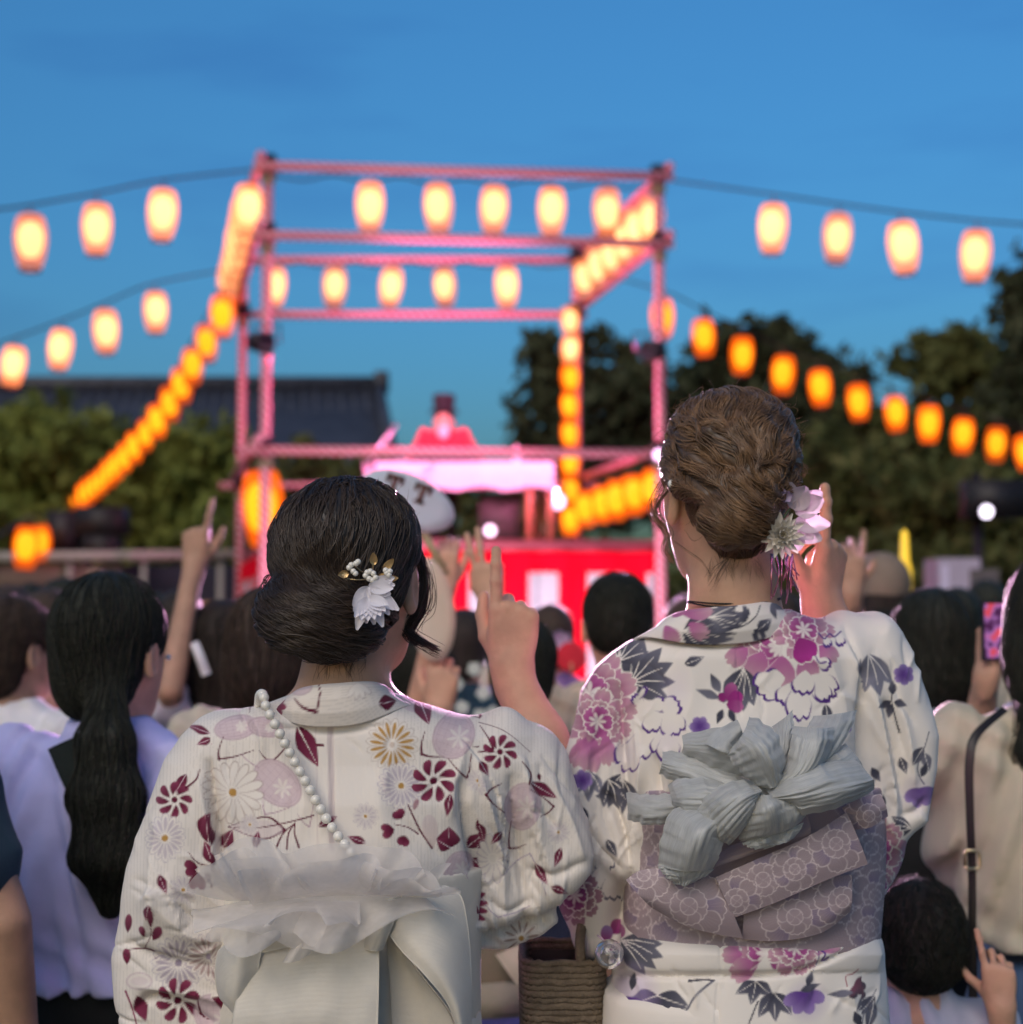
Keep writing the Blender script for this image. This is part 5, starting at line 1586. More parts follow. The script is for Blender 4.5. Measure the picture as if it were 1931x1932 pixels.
# ================================================================== woman with the brown updo and the grey bow
YB_ = 1.98
wB = thing('person', 'woman in white yukata with purple peonies, brown braided updo and silver-grey bow', 'person', (W(1390, 1400, YB_)[0], YB_, 0))
hcB = W(1366, 930, 1.965)
MBm = frame((-math.sin(R(17)), math.cos(R(17)), 0.0))
headB = head_sdf(hcB, MBm, 0.93)
wrB = W(1552, 1150, 2.09)
axz = W(1580, 975, 2.08)-wrB; axz /= np.linalg.norm(axz)
axy = np.array([-0.80, 0.60, 0.0]); axy -= axz*(axy @ axz); axy /= np.linalg.norm(axy); axx = np.cross(axy, axz)
handB = hand_sdf(wrB, np.stack([axx, axy, axz], 1), -1,
                 [(0.10, 0.06, 0.05), (0.95, 0.9, 0.5), (1.2, 1.1, 0.6), (1.3, 1.2, 0.6)], spread=(0.02, 0.0, -0.06, -0.12), thumb=(0.45, 0.95), s=0.86)
def skinB(P):
    d = headB(P)
    d = smin(d, chain(P, [W(1378, 1010, 1.955), W(1385, 1110, 1.945), W(1388, 1190, 1.95)], [.049, .049, .062], .02), .03)
    d = smin(d, ell(P, W(1392, 1250, 1.98), (.11, .06, .05)), .04)
    a = chain(P, [W(1700, 1400, 2.10), W(1625, 1270, 2.10), wrB], [.040, .038, .0255], .02)
    a = smin(a, handB(P), .016)
    return np.minimum(d, a)
v, q = mesh_sdf(skinB, (.10, 1.82, 1.32), (.58, 2.28, 1.80), 0.0024)
part('body', v, q, SKIN, wB)
for sx in (-1, 1):
    part('eye', *(lambda g: ([np.array(p)+hcB+MBm @ np.array([sx*.031, .079, .0])*0.93 for p in g[0]], g[1]))(lathe_geo([(0.011*math.sin(math.pi*i/6)+1e-5, 0.011*math.cos(math.pi*i/6)) for i in range(7)], seg=10)), EYE, wB)

# ---- hair
bunB = W(1394, 968, 1.858)
LOCKS = [([(1330,775,1.90),(1345,820,1.868),(1380,862,1.858),(1412,885,1.852)], .013), ([(1380,765,1.90),(1390,815,1.862),(1402,855,1.853),(1414,885,1.850)], .012),
         ([(1425,775,1.90),(1440,820,1.868),(1432,862,1.858),(1418,890,1.852)], .013), ([(1468,810,1.91),(1474,860,1.875),(1452,900,1.86),(1428,912,1.855)], .013),
         ([(1290,820,1.91),(1310,870,1.878),(1350,905,1.86),(1395,920,1.85)], .013), ([(1262,880,1.93),(1290,915,1.888),(1340,935,1.863),(1388,940,1.852)], .012),
         ([(1490,860,1.93),(1484,905,1.888),(1456,935,1.865),(1425,945,1.856)], .012),
         ([(1345,915,1.858),(1400,908,1.845),(1450,925,1.855),(1462,955,1.868)], .011), ([(1350,950,1.86),(1342,985,1.862),(1370,1015,1.865),(1410,1012,1.862),(1436,985,1.862)], .012),
         ([(1362,950,1.852),(1390,940,1.845),(1420,955,1.848),(1412,985,1.850),(1380,985,1.850)], .011)]
def hairB(P):
    d = ell(P, W(1377, 880, 1.955), (.0815, .098, .083))
    d = smin(d, ell(P, W(1385, 812, 1.96), (.066, .085, .045)), .03)
    d = smin(d, ell(P, W(1385, 990, 1.93), (.043, .058, .050)), .03)
    q = ((P-hcB.astype(F32)) @ MBm.astype(F32))/0.93
    cut = ell(q, (0, .115, -.045), (.070, .086, .090))
    cut = np.minimum(cut, ell(q, (-.085, .004, -.045), (.036, .046, .060)))
    cut = np.minimum(cut, ell(q, (.083, .022, -.045), (.030, .034, .050)))
    cut = np.minimum(cut, ell(P, W(1300, 1075, 1.93), (.032, .09, .050)))
    d = smax(d, -cut, .012)
    d = smin(d, ell(P, bunB, (.043, .032, .037)), .005)
    for pts, r in LOCKS:
        r = r*1.22
        d = smin(d, chain(P, [W(*p) for p in pts], [r*.7, r, r, r*.75][:len(pts)] if len(pts) == 4 else [r*.7, r, r, r, r*.75]), .005)
    return d + .0009*np.sin(P[:, 0]*230+6*np.sin(P[:, 2]*38)) + .0006*np.sin(P[:, 2]*300+P[:, 0]*210)
v, q = mesh_sdf(hairB, (.14, 1.80, 1.50), (.38, 2.10, 1.80), 0.0024)
hB = part('hair', v, q, HAIR_BROWN, wB)
nn = normals(v, q)
VB = W(1413, 890, 1.86).astype(F32)
def dirB(P):
    u_, v_ = UV(P)
    top = np.clip((900-v_)/40, 0, 1)[:, None]
    to = VB-P; to /= np.linalg.norm(to, axis=1)[:, None]+1e-6
    to = to + 0.5*np.stack([np.sin(P[:, 2]*75+P[:, 0]*20), 0*u_, 0.3*np.sin(P[:, 0]*90)], 1)
    r = P-bunB.astype(F32)
    sw = np.cross(np.array([0.5, -0.3, 0.8], F32), r + 0.010*np.sin(P[:, [2, 0, 1]]*110)); sw /= np.linalg.norm(sw, axis=1)[:, None]+1e-6
    up = np.stack([-0.25*np.sign(u_-1390), 0*u_, 1+0*u_], 1)
    low = np.clip((v_-1015)/25, 0, 1)[:, None]
    return (to*top + sw*(1-top))*(1-low) + up*low
g = np.random.default_rng(13)
sd = v[g.choice(np.nonzero(nn[:, 1] < 0.5)[0], 3800)]
sv, sq = strands(hairB, sd, dirB, n=14, step=0.006, rad=0.0008, lift=0.0016, seed=14, wob=0.5)
HAIR_BROWN2 = hairmat('hair_brown_light', (0.085, 0.046, 0.024), 0.38, (0.25, 0.148, 0.078))
part('hair_strands', sv, sq, HAIR_BROWN2, hB)
sel = np.nonzero(((nn[:, 2] > 0.2) | (np.abs(nn[:, 0]) > 0.7)) & (nn[:, 1] < 0.6))[0]
k_ = 230
ii = g.choice(sel, k_)
tt = np.linspace(0, 1, 12)[None, :, None]
path = v[ii][:, None] + (nn[ii][:, None]*0.6 + g.normal(size=(k_, 1, 3))*0.9)*0.011*tt + g.normal(size=(k_, 1, 3))*0.007*np.sin(tt*4)
part('flyaway_hair', *tubes_mesh(path, 0.00026, g), HAIR_BROWN2, hB)
hair_lock([(1262,925,1.93),(1242,950,1.925),(1240,975,1.92),(1252,990,1.92),(1262,1010,1.925),(1256,1035,1.925),(1272,1060,1.93)], 26, .0022, .0004, HAIR_BROWN2, hB, seed=31)
hair_lock([(1255,900,1.93),(1240,930,1.92),(1232,955,1.92),(1240,985,1.92),(1248,1000,1.92)], 16, .0022, .0004, HAIR_BROWN2, hB, seed=32)
hair_lock([(1270,1020,1.92),(1295,1040,1.90),(1325,1062,1.893),(1340,1085,1.90)], 5, .001, .0003, HAIR_BROWN2, hB, seed=33)
hair_lock([(1490,870,1.93),(1512,880,1.93),(1518,895,1.93),(1508,905,1.93)], 9, .002, .0003, HAIR_BROWN2, hB, seed=34)
hair_lock([(1425,770,1.93),(1475,785,1.93),(1495,830,1.93),(1502,880,1.935)], 7, .002, .00025, HAIR_BROWN2, hB, seed=35)
hair_lock([(1380,1050,1.885),(1360,1075,1.89),(1345,1105,1.892)], 10, .004, .0003, HAIR_BROWN2, hB, seed=36)
nape_hairs(skinB, 1330, 1445, 1058, 1.90, 45, HAIR_BROWN2, hB, 72, None)
pinm = ball_mesh('hair_pin_pearl', 0.0055, PEARL)
for (u, vv) in ((1269, 913), (1304, 930)):
    link_mesh('pearl_pin', pinm, wB, W(u, vv, 1.885 if u < 1280 else 1.872))

# ---- flower corsage in the hair
fl = MB(); fl.tube(catmull([W(1455, 960, 1.88), W(1470, 985, 1.865), W(1490, 960, 1.865)], 8), .0015, 6)
flB = fl.out('hair_corsage', mat('green_wire', (0.08, 0.1, 0.05), 0.6, 0.2, 20), wB)
flB['label'] = 'white and lavender silk flower corsage pinned beside the bun'
IVORY = mat('ivory_petal', (0.78, 0.74, 0.66), 0.7, 0.07, 40, trans=0.2)
LAVP = mat('lavender_petal', (0.50, 0.42, 0.62), 0.7, 0.1, 40, trans=0.2)
PINKP = mat('pale_mauve_petal', (0.62, 0.54, 0.60), 0.6, 0.08, 30, trans=0.3)
c0 = W(1472, 1010, 1.856)
for ring, (n, L, tilt) in enumerate(((16, 46, -.25), (14, 38, -.7), (11, 29, -1.2), (7, 19, -2.2))):
    for k in range(n):
        an = 2*math.pi*(k+0.5*(ring % 2))/n + random.uniform(-.08, .08)
        d = np.array([math.cos(an), tilt, math.sin(an)])
        part('petal', *petal_geo(c0+np.array([0, -.003*ring, 0]), d, (-.3*math.cos(an), -1, -.3*math.sin(an)), px(L*random.uniform(.9, 1.1), 1.86)*math.sqrt(1+tilt*tilt*.3), px(7.5, 1.86), .5, 5, 3, .15), IVORY, flB)
for (cu, cv) in ((1452, 945), (1470, 928), (1462, 958), (1482, 938)):
    cc = W(cu, cv, 1.862)
    for k in range(9):
        an = 2*math.pi*k/9+random.random()
        part('petal', *petal_geo(cc, (math.cos(an), -.6, math.sin(an)), (0, -1, 0), px(17, 1.86), px(7, 1.86), .6, 5, 3, .3), LAVP, flB)
for (u, vv, an, L, w) in ((1495,960,-60,50,24),(1500,965,-20,58,24),(1500,985,10,66,20),(1498,990,45,46,20),(1490,950,-95,42,18),(1510,960,-38,52,20),(1492,1005,75,40,22),(1500,1000,28,54,20)):
    a_ = R(an)
    part('petal', *petal_geo(W(u, vv, 1.872), (math.cos(a_), -.2, -math.sin(a_)), (.1, -1, .2), px(L, 1.87), px(w, 1.87), .35, 7, 5, .22), PINKP, flB)
TINSEL = mat('pink_tinsel', (0.85, 0.35, 0.55), 0.18, 0.1, 30, metal=1.0)
for k in range(16):
    u0 = 1452+random.uniform(0, 46); L = random.uniform(40, 95)
    pts = catmull([W(u0, 1045, 1.90), W(u0+random.uniform(-6, 8), 1045+L*.5, 1.895+random.uniform(-.01, .01)), W(u0+random.uniform(-12, 14), 1045+L, 1.90)], 8)
    part('tinsel_strand', *tube_geo(pts, .0009, 4), TINSEL, flB)
for k, dv in enumerate((0, 6)):
    pts = catmull([W(1296, 1134+dv*.3, 1.925), W(1340, 1138+dv, 1.899), W(1390, 1139+dv, 1.893), W(1440, 1136+dv, 1.899), W(1474, 1128+dv*.3, 1.925)], 20)
    part('necklace_cord', *tube_geo(pts, .0011, 6), mat('black_cord', (0.01, 0.01, 0.012), 0.5, 0.1, 30), wB)

# ---- yukata
IVO = np.array(srgb('#ece6df')); DEEP = np.array((0.26, 0.022, 0.17)); MIDP = np.array((0.46, 0.13, 0.33)); PINK = np.array((0.57, 0.36, 0.41)); SLATE = np.array((0.050, 0.052, 0.080)); SLATE2 = np.array((0.17, 0.17, 0.22)); VIO = np.array((0.10, 0.035, 0.24)); VIO2 = np.array((0.34, 0.24, 0.52))
def kimB(P):
    t = zloft(P, [rowpx(1150,1300,1490,1.965,.055), rowpx(1172,1258,1548,1.97,.078), rowpx(1200,1208,1600,1.975,.09), rowpx(1240,1160,1640,1.98,.10), rowpx(1300,1140,1650,1.985,.105),
                  rowpx(1400,1150,1640,1.985,.115), rowpx(1500,1172,1640,1.985,.115), rowpx(1600,1182,1645,1.985,.115), rowpx(1720,1180,1650,1.985,.118), rowpx(1800,1160,1662,1.985,.128), rowpx(1900,1148,1672,1.985,.135), rowpx(2020,1142,1680,1.985,.14)], 2.3, 1.35)
    L = poly_slab(P, [(1190,1225),(1130,1262),(1100,1305),(1086,1365),(1063,1440),(1050,1500),(1072,1560),(1110,1612),(1165,1650),(1205,1640),(1205,1300)], 1.965, 1.968, .040, .022)
    L2 = echain(P, [W(1135,1560,1.99), W(1108,1660,2.0), W(1120,1750,2.01)], [px(k, 2.0) for k in (60, 58, 44)], [.05, .05, .04])
    t = smin(smin(t, L, .025), L2, .012)
    Rr = echain(P, [W(1590,1232,1.98), W(1650,1262,2.0), W(1690,1330,2.02)], [px(52, 2), px(50, 2), px(48, 2)], [.05, .055, .055])
    S = poly_slab(P, [(1590,1205),(1662,1190),(1692,1256),(1728,1326),(1757,1388),(1760,1450),(1744,1548),(1718,1568),(1690,1594),(1664,1590),(1630,1520),(1606,1350)], 1.975, 1.978, .036, .019)
    S2 = echain(P, [W(1650,1500,2.0), W(1655,1600,2.01), W(1640,1690,2.01)], [px(50, 2), px(40, 2), px(20, 2)], [.04, .04, .02])
    return smin(smin(t, smin(Rr, S, .05), .025), S2, .02)
def reliefB(uv, v):
    d = 0.0016*fbm(v, 22, 15)
    C = lambda pts, w, h: crease(uv, pts, w, h)
    d += C([(1225,1200),(1300,1214),(1400,1216),(1500,1192)], 6, -.004)
    d += C([(1388,1216),(1395,1280),(1398,1350)], 3.2, -.0022)
    d += C([(1170,1300),(1172,1400),(1180,1480),(1195,1560)], 10, -.012) + C([(1215,1420),(1212,1470),(1200,1520)], 9, .009) + C([(1235,1430),(1240,1470),(1245,1500)], 7, -.008) + C([(1258,1420),(1262,1470)], 8, .006)
    d += C([(1120,1330),(1100,1420),(1085,1520)], 18, .008) + C([(1150,1500),(1175,1560),(1190,1620)], 8, -.012) + C([(1110,1560),(1130,1600),(1170,1640)], 10, -.006)
    d += C([(1625,1270),(1628,1360),(1632,1460),(1640,1560)], 10, -.016) + C([(1648,1290),(1668,1400),(1685,1500),(1690,1560)], 14, .010) + C([(1690,1300),(1715,1400),(1725,1480)], 12, .007) + C([(1668,1330),(1690,1440),(1708,1540)], 9, -.007)
    d += C([(1600,1215),(1615,1260),(1612,1320)], 16, .005) + C([(1700,1540),(1730,1530),(1745,1510)], 8, -.006)
    d += C([(1560,1230),(1590,1330),(1600,1400)], 20, .005) + C([(1300,1230),(1310,1300),(1290,1370)], 24, .004)
    # tucked fold at the waist and the skirt below it
    b = np.clip(1-np.abs(uv[:, 1]-1802)/32, 0, 1); inx = np.clip((uv[:, 0]-1150)/40, 0, 1)*np.clip((1670-uv[:, 0])/20, 0, 1)
    d += 0.010*np.sqrt(b)*inx
    d += C([(1160,1842),(1300,1842),(1450,1840),(1540,1820),(1640,1765)], 5, -.009)
    d += C([(1360,1770),(1362,1840)], 3, -.002) + C([(1540,1790),(1600,1760),(1650,1745)], 8, -.005)
    d += C([(1355,1850),(1352,1990)], 4, -.003) + C([(1600,1860),(1620,1931)], 16, .004) + C([(1200,1860),(1180,1931)], 14, .004)
    d += random_creases(uv, (1080,1230,1740,1580), 60, 13) + random_creases(uv, (1610,1230,1750,1570), 24, 14, .003, ang=80, spread=14, ln=(60,150)) + random_creases(uv, (1060,1300,1200,1640), 22, 15, .003, ang=95, spread=20, ln=(50,120)) + random_creases(uv, (1150,1850,1670,1931), 20, 16, .002)
    return d
def drawB(uv, v):
    uv = warp_print(uv, v, ((1172, 9), (1626, -9)), 81)
    pr = Print(uv, IVO)
    pc = (DEEP, MIDP, PINK)
    pr.stroke([(1389,1214),(1397,1340)], (0.62,0.56,0.52), 1.4, 1.4, .6)
    # left shoulder peony with leaves
    pr.leaves((1190,1285), -35, 88, SLATE, SLATE2, IVO, 6, 120); pr.leaves((1165,1245), -50, 70, SLATE, SLATE2, IVO, 4, 70)
    pr.peony((1112,1318), 84, 20, pc, IVO, 360, 1); pr.peony((1126,1372), 58, 0, pc, IVO, 360, 2)
    for (x, y, an, L, w) in ((1120,1400,95,70,20),(1140,1395,80,60,16),(1105,1400,110,60,18)): pr.petal((x, y), an, L, w, MIDP, PINK, scal=.1)
    pr.leaves((1112,1462), 90, 60, SLATE2, SLATE2*1.6, IVO, 3, 60)
    pr.outline_peony([(1215,1325,-150,26,10),(1228,1335,-20,30,14),(1225,1342,70,42,22),(1252,1340,-30,34,18),(1255,1345,60,50,24),(1212,1380,100,56,26),(1240,1388,85,36,14),(1255,1388,75,52,22),(1192,1400,105,60,24),(1205,1318,-60,30,5)], VIO, IVO)
    for (x, y) in ((1180,1425),(1262,1400),(1275,1300)): pr.disc((x, y), 22, VIO2*1.5, .12, 30, 20, 14)
    # right shoulder peony
    pr.peony((1475,1215), 88, 95, pc, IVO, 200, 4); pr.peony((1517,1190), 55, 0, pc, IVO, 360, 5)
    for (x, y, an, L, w) in ((1440,1228,115,62,26),(1475,1235,92,72,30),(1515,1235,70,60,22),(1410,1220,140,52,20),(1545,1220,40,46,18)): 
        pr.petal((x, y), an, L+2, w+2, IVO, scal=.1); pr.petal((x, y), an, L, w, MIDP, PINK, scal=.1)
    pr.petal((1505,1205), 60, 54, 26, IVO, scal=.1); pr.petal((1505,1205), 60, 51, 24, DEEP*1.2, DEEP*1.7, scal=.1)
    pr.leaves((1402,1260), 95, 86, SLATE, SLATE2, IVO, 4, 46)
    pr.outline_peony([(1480,1278,175,36,20),(1470,1275,140,52,30),(1495,1290,110,44,22),(1508,1290,90,72,24),(1530,1280,35,62,26),(1520,1268,95,44,22),(1545,1290,60,40,16),(1545,1250,20,26,12),(1555,1205,60,20,8),(1580,1200,60,22,9)], VIO, IVO)
    pr.stroke([(1540,1240),(1548,1252),(1560,1250)], VIO, 2, 4); pr.stroke([(1545,1195),(1555,1206),(1566,1196),(1575,1202),(1588,1190)], VIO, 3, 3)
    # small bud in the middle
    pr.petal((1372,1322), -65, 34, 12, DEEP, MIDP); pr.petal((1374,1325), -25, 32, 13, DEEP, DEEP*1.5); pr.petal((1372,1328), 15, 34, 12, DEEP, MIDP); pr.petal((1368,1325), -120, 18, 8, DEEP, DEEP)
    pr.leaf((1360,1308), -120, 40, 9, SLATE2, SLATE); pr.leaf((1358,1318), 200, 48, 8, SLATE2, SLATE2); pr.leaf((1366,1338), 115, 30, 7, SLATE, SLATE); pr.leaf((1378,1338), 65, 30, 7, SLATE, SLATE)
    # right sleeve
    pr.leaves((1640,1225), 75, 80, SLATE2, SLATE2*1.5, IVO, 3, 44)
    for (x, y, an) in ((1680,1312,150),(1680,1318,100),(1686,1314,20),(1684,1300,-95)): pr.leaf((x, y), an, 26, 8, SLATE, SLATE2)
    pr.stroke([(1684,1285),(1682,1315),(1690,1350),(1696,1372)], SLATE, 1.5, 4)
    pr.leaf((1742,1400), 120, 40, 12, SLATE, SLATE2, IVO); pr.leaf((1745,1410), 75, 36, 10, SLATE2, SLATE2, IVO); pr.stroke([(1752,1372),(1744,1400),(1732,1440),(1745,1470)], SLATE2, 2, 3)
    for an in (60, 100, 140, 20): pr.petal((1736,1478), an, 36, 11, VIO, VIO2)
    pr.disc((1730,1490), 26, VIO2, .25, 30, 0, 12); pr.leaf((1740,1455), -70, 28, 7, SLATE, SLATE)
    pr.leaves((1720,1555), 185, 50, SLATE, SLATE2, IVO, 3, 50); pr.leaf((1645,1440), 60, 30, 9, SLATE, SLATE2); pr.leaf((1600,1460), 20, 20, 6, SLATE, SLATE2)
    pr.peony((1650,1600), 66, 40, pc, IVO, 360, 8); pr.peony((1655,1660), 40, 0, pc, IVO, 360, 9); pr.stroke([(1622,1690),(1640,1700),(1655,1690),(1665,1702)], VIO, 3, 3)
    # left sleeve lower
    pr.leaves((1175,1470), 100, 70, SLATE, SLATE2, IVO, 4, 70); pr.leaf((1155,1510), 180, 30, 8, SLATE2, SLATE2)
    pr.outline_peony([(1130,1620,60,40,18),(1140,1640,100,50,20),(1150,1660,80,50,20)], SLATE2, IVO)
    pr.peony((1085,1700), 52, 0, (DEEP*.8, MIDP*.7, PINK*.7), IVO, 360, 10)
    pr.leaves((1150,1480), 70, 60, SLATE, SLATE2, IVO, 3, 60)
    for (x, y, an, L, w) in ((1330,1390,100,44,10),(1345,1430,70,36,9),(1290,1255,-20,40,10),(1560,1330,80,40,10),(1585,1420,110,40,10),(1700,1420,70,34,9),(1665,1490,100,40,9),(1100,1530,80,40,10),(1145,1590,60,40,9)): pr.leaf((x, y), an, L, w, SLATE, SLATE2, IVO, 1.5)
    for (x, y) in ((1320,1370),(1590,1370),(1705,1265),(1100,1480)):
        for an in (0, 60, 120, 180, 240, 300): pr.petal((x, y), an+x, 20, 8, VIO, VIO2)
    # waist fold
    pr.peony((1450,1800), 78, 150, pc, IVO, 240, 11); pr.peony((1500,1790), 50, 0, pc, IVO, 360, 12)
    for (x, y, an, L, w) in ((1400,1800,180,40,16),(1420,1815,160,40,18),(1540,1790,-10,50,14)): pr.petal((x, y), an, L, w, MIDP, PINK, scal=.1)
    pr.leaves((1170,1775), 30, 92, SLATE, SLATE2, IVO, 4, 50); pr.petal((1150,1770), -40, 34, 14, DEEP, MIDP); pr.petal((1140,1790), -80, 34, 12, DEEP, VIO2)
    pr.leaves((1600,1750), -40, 50, SLATE2, SLATE2*1.5, IVO, 3, 60); pr.stroke([(1545,1790),(1556,1800),(1550,1812),(1562,1806)], VIO, 4, 3); pr.stroke([(1530,1780),(1545,1800),(1535,1830)], VIO, 3, 1)
    # skirt
    for (c, an) in (((1240,1880),60),((1240,1880),95),((1240,1880),130),((1240,1880),20),((1240,1880),165)): pr.leaf(c, an, 62, 20, SLATE, SLATE2, IVO, 2.5)
    pr.stroke([(1345,1850),(1310,1880),(1295,1905),(1275,1915)], SLATE2, 5, 2); pr.stroke([(1300,1850),(1330,1848),(1346,1850)], SLATE, 5, 3)
    for (c, an) in (((1425,1852),150),((1425,1852),100),((1425,1852),40)): pr.leaf(c, an, 44, 13, SLATE, SLATE2, IVO)
    for (c, an) in (((1460,1872),120),((1460,1872),85),((1460,1872),50)): pr.leaf(c, an, 56, 15, SLATE, SLATE2, IVO)
    pr.stroke([(1430,1890),(1415,1931)], SLATE, 3, 3)
    pr.disc((1525,1890), 34, VIO2, .35, 34, 0, 14)
    for an in (20, 70, 110, 150): pr.petal((1518,1872), an, 44, 13, VIO, VIO2)
    pr.leaf((1512,1870), -20, 40, 8, SLATE, SLATE2); pr.leaf((1525,1860), -75, 30, 7, SLATE, SLATE2)
    pr.disc((1190,1880), 44, VIO2*1.4, .35, 50, 0, 18)
    for an in (40, 90, 130): pr.petal((1185,1880), an, 40, 11, VIO, VIO2)
    pr.leaf((1190,1868), -80, 34, 7, SLATE, SLATE); pr.leaf((1200,1915), 60, 36, 8, SLATE, SLATE)
    for an in (-30, 30, 90): pr.petal((1612,1860), an, 24, 9, (0.2,0.06,0.10), SLATE)
    pr.stroke([(1600,1860),(1596,1842),(1608,1838),(1620,1830)], (0.4,0.12,0.15), 2, 2); pr.leaf((1612,1872), 175, 48, 8, SLATE2, SLATE2); pr.leaf((1650,1870), 130, 50, 12, SLATE, SLATE2, IVO); pr.leaf((1648,1880), 100, 56, 10, SLATE2, SLATE, IVO); pr.stroke([(1652,1860),(1632,1900),(1628,1940)], SLATE2, 2, 2)
    pr.leaf((1205,1931), 160, 50, 14, SLATE, SLATE2, IVO); pr.leaf((1625,1935), 250, 30, 9, SLATE, SLATE)
    return pr.c
YUKB = yukata_material('yukata_print_purple', 320)
kB = garment(kimB, (.04, 1.80, 1.00), (.56, 2.16, 1.52), 0.0030, reliefB, drawB, 'yukata', YUKB, wB)
kB['label'] = 'white yukata printed with purple and pink peonies and slate leaves'
def cB(v_, uL, uR, yb, drop, rise=0):
    z0 = W(0, v_, yb)[2]; a = W(uL, v_, yb); b = W(uR, v_, yb); rx = (b[0]-a[0])/2*1.03; cx = (a[0]+b[0])/2
    def f(p):
        s, c = math.sin(p), math.cos(p)
        return np.array([cx+rx*math.copysign(abs(s)**0.8, s), yb+0.080*(1-c)*1.15, z0-drop*max(0, 1-c)**1.3*0.55 + 0.008*s + rise*s*s*(1 if c > 0 else max(0, 1+c*1.2))])
    return f
def drawcolB(uv, v):
    pr = Print(uv, IVO)
    pr.leaves((1290,1190), 10, 95, SLATE, SLATE2, IVO, 5, 80); pr.leaves((1340,1165), 5, 66, SLATE2, SLATE, IVO, 4, 60)
    for (x, y, an, L, w) in ((1270,1165,-60,50,20),(1290,1160,-20,60,22),(1255,1180,60,44,16),(1300,1175,40,46,16)): pr.petal((x, y), an, L, w, MIDP*.9, PINK, scal=.1)
    pr.stroke([(1435,1142),(1425,1165),(1400,1182),(1375,1186)], SLATE, 2, 3)
    for an in (160, 200, 250): pr.leaf((1412,1165), an, 26, 7, SLATE, SLATE2)
    pr.leaf((1430,1190), -40, 34, 12, SLATE, SLATE2, IVO); pr.leaf((1425,1186), 60, 36, 13, SLATE, SLATE2, IVO)
    for an in (-20, 20, 70): pr.leaf((1455,1140), an, 30, 6, SLATE2, SLATE)
    return pr.c
collar([cB(1216,1208,1540,1.880,.05,.036), cB(1193,1226,1520,1.873,.05,.027), cB(1168,1246,1503,1.872,.045,.016), cB(1149,1261,1490,1.876,.04,.011), cB(1143,1269,1482,1.883,.04,.009), cB(1150,1279,1472,1.890,.04,.009)], 150, drawcolB, YUKB, wB)
def skirtB(P):
    x = wB.location.x
    return zloft(P, [(0.06, x, 2.0, .17, .14), (0.5, x, 1.99, .172, .135), (0.9, x, 1.985, .172, .135), (1.07, x, 1.985, .165, .13)], 2.3)
v, q = mesh_sdf(skirtB, (.03, 1.80, 0.03), (.56, 2.2, 1.12), 0.012)
o = part('yukata_skirt', v, q, YUKB, wB); set_attr(o.data, 'print', np.tile(IVO, (len(v), 1)))
for sx in (-.07, .07): sandal(wB.location.x+sx, 1.99, wB)

# ---- obi: mauve brocade with white line roses
OBM = np.array((0.36, 0.285, 0.315)); OBL = np.array((0.70, 0.60, 0.62)); OBV = np.array((0.24, 0.185, 0.29))
OBI = mat('obi_mauve', (0.3, 0.3, 0.3), 0.55, 0.05, 12, attr='print', bump=0.12, bscale=420, spec=0.35)
def draw_obi(uv, v, roses):
    pr = Print(uv, OBM)
    for (x, y, r, a) in roses:
        g = random.Random(int(x*3+y))
        for k in range(8):
            an = 45*k+g.uniform(-8, 8)
            b = np.array([x, y])+0.30*r*np.array([math.cos(R(an)), math.sin(R(an))])
            pr.petal(b, an, r*.78+1.8, r*.36+1.8, OBL, scal=.08); pr.petal(b, an, r*.78, r*.36, OBV if k % 3 == 0 else OBM, OBM, scal=.08)
            for t in (-.5, -.25, 0, .25, .5):
                e = b+r*.66*np.array([math.cos(R(an+t*40)), math.sin(R(an+t*40))])
                pr.stroke([b+.4*(e-b), e], OBL*.8, .8, .5, .25, 6)
        for k in range(6):
            an = 60*k+20; b = np.array([x, y])+0.08*r*np.array([math.cos(R(an)), math.sin(R(an))])
            pr.petal(b, an, r*.46+1.6, r*.28+1.6, OBL, scal=.08); pr.petal(b, an, r*.46, r*.28, OBM, OBM*1.1, scal=.08)
        for k in range(4):
            an = 90*k; pr.petal((x, y), an, r*.24+1.4, r*.16+1.4, OBL); pr.petal((x, y), an, r*.24, r*.16, OBM*1.1)
    return pr.c
def obi_part(name, geo, roses, parent):
    v, f = geo
    v, f = refine(v, f, np.ones(len(f), bool))
    o = part(name, v, f, OBI, parent); set_attr(o.data, 'print', draw_obi(np.stack(UV(v), 1), v, roses)); return o
def obiB(P):
    return zloft(P, [rowpx(1478,1172,1660,1.985,.122), rowpx(1560,1180,1668,1.985,.124), rowpx(1660,1176,1664,1.985,.126), rowpx(1765,1176,1655,1.985,.130)], 2.3)
v, q = mesh_sdf(obiB, (.05, 1.80, 1.10), (.54, 2.18, 1.36), 0.004)
v, q = refine(v, q, normals(v, q)[q].mean(1)[:, 1] < .3)
obB = part('obi', v, q, OBI, wB)
uv = np.stack(UV(v), 1); set_attr(obB.data, 'print', draw_obi(uv, v, [(1210,1560,44,1),(1255,1755,30,1),(1480,1730,60,1),(1290,1720,70,1),(1620,1500,50,1),(1600,1690,50,1),(1645,1600,52,1),(1652,1690,46,1),(1200,1500,44,1),(1196,1625,46,1),(1208,1705,44,1),(1640,1750,40,1),(1400,1755,40,1)]))
obi_part('obi_wing', loft([(1181,1660,1.85),(1215,1640,1.84),(1290,1640,1.832),(1356,1658,1.83)], [(1228,1712,1.85),(1290,1745,1.84),(1350,1762,1.835),(1402,1770,1.835)], .010, 70, 70, .001, 8, seed=3), [(1300,1710,66,1),(1215,1650,50,1)], obB)
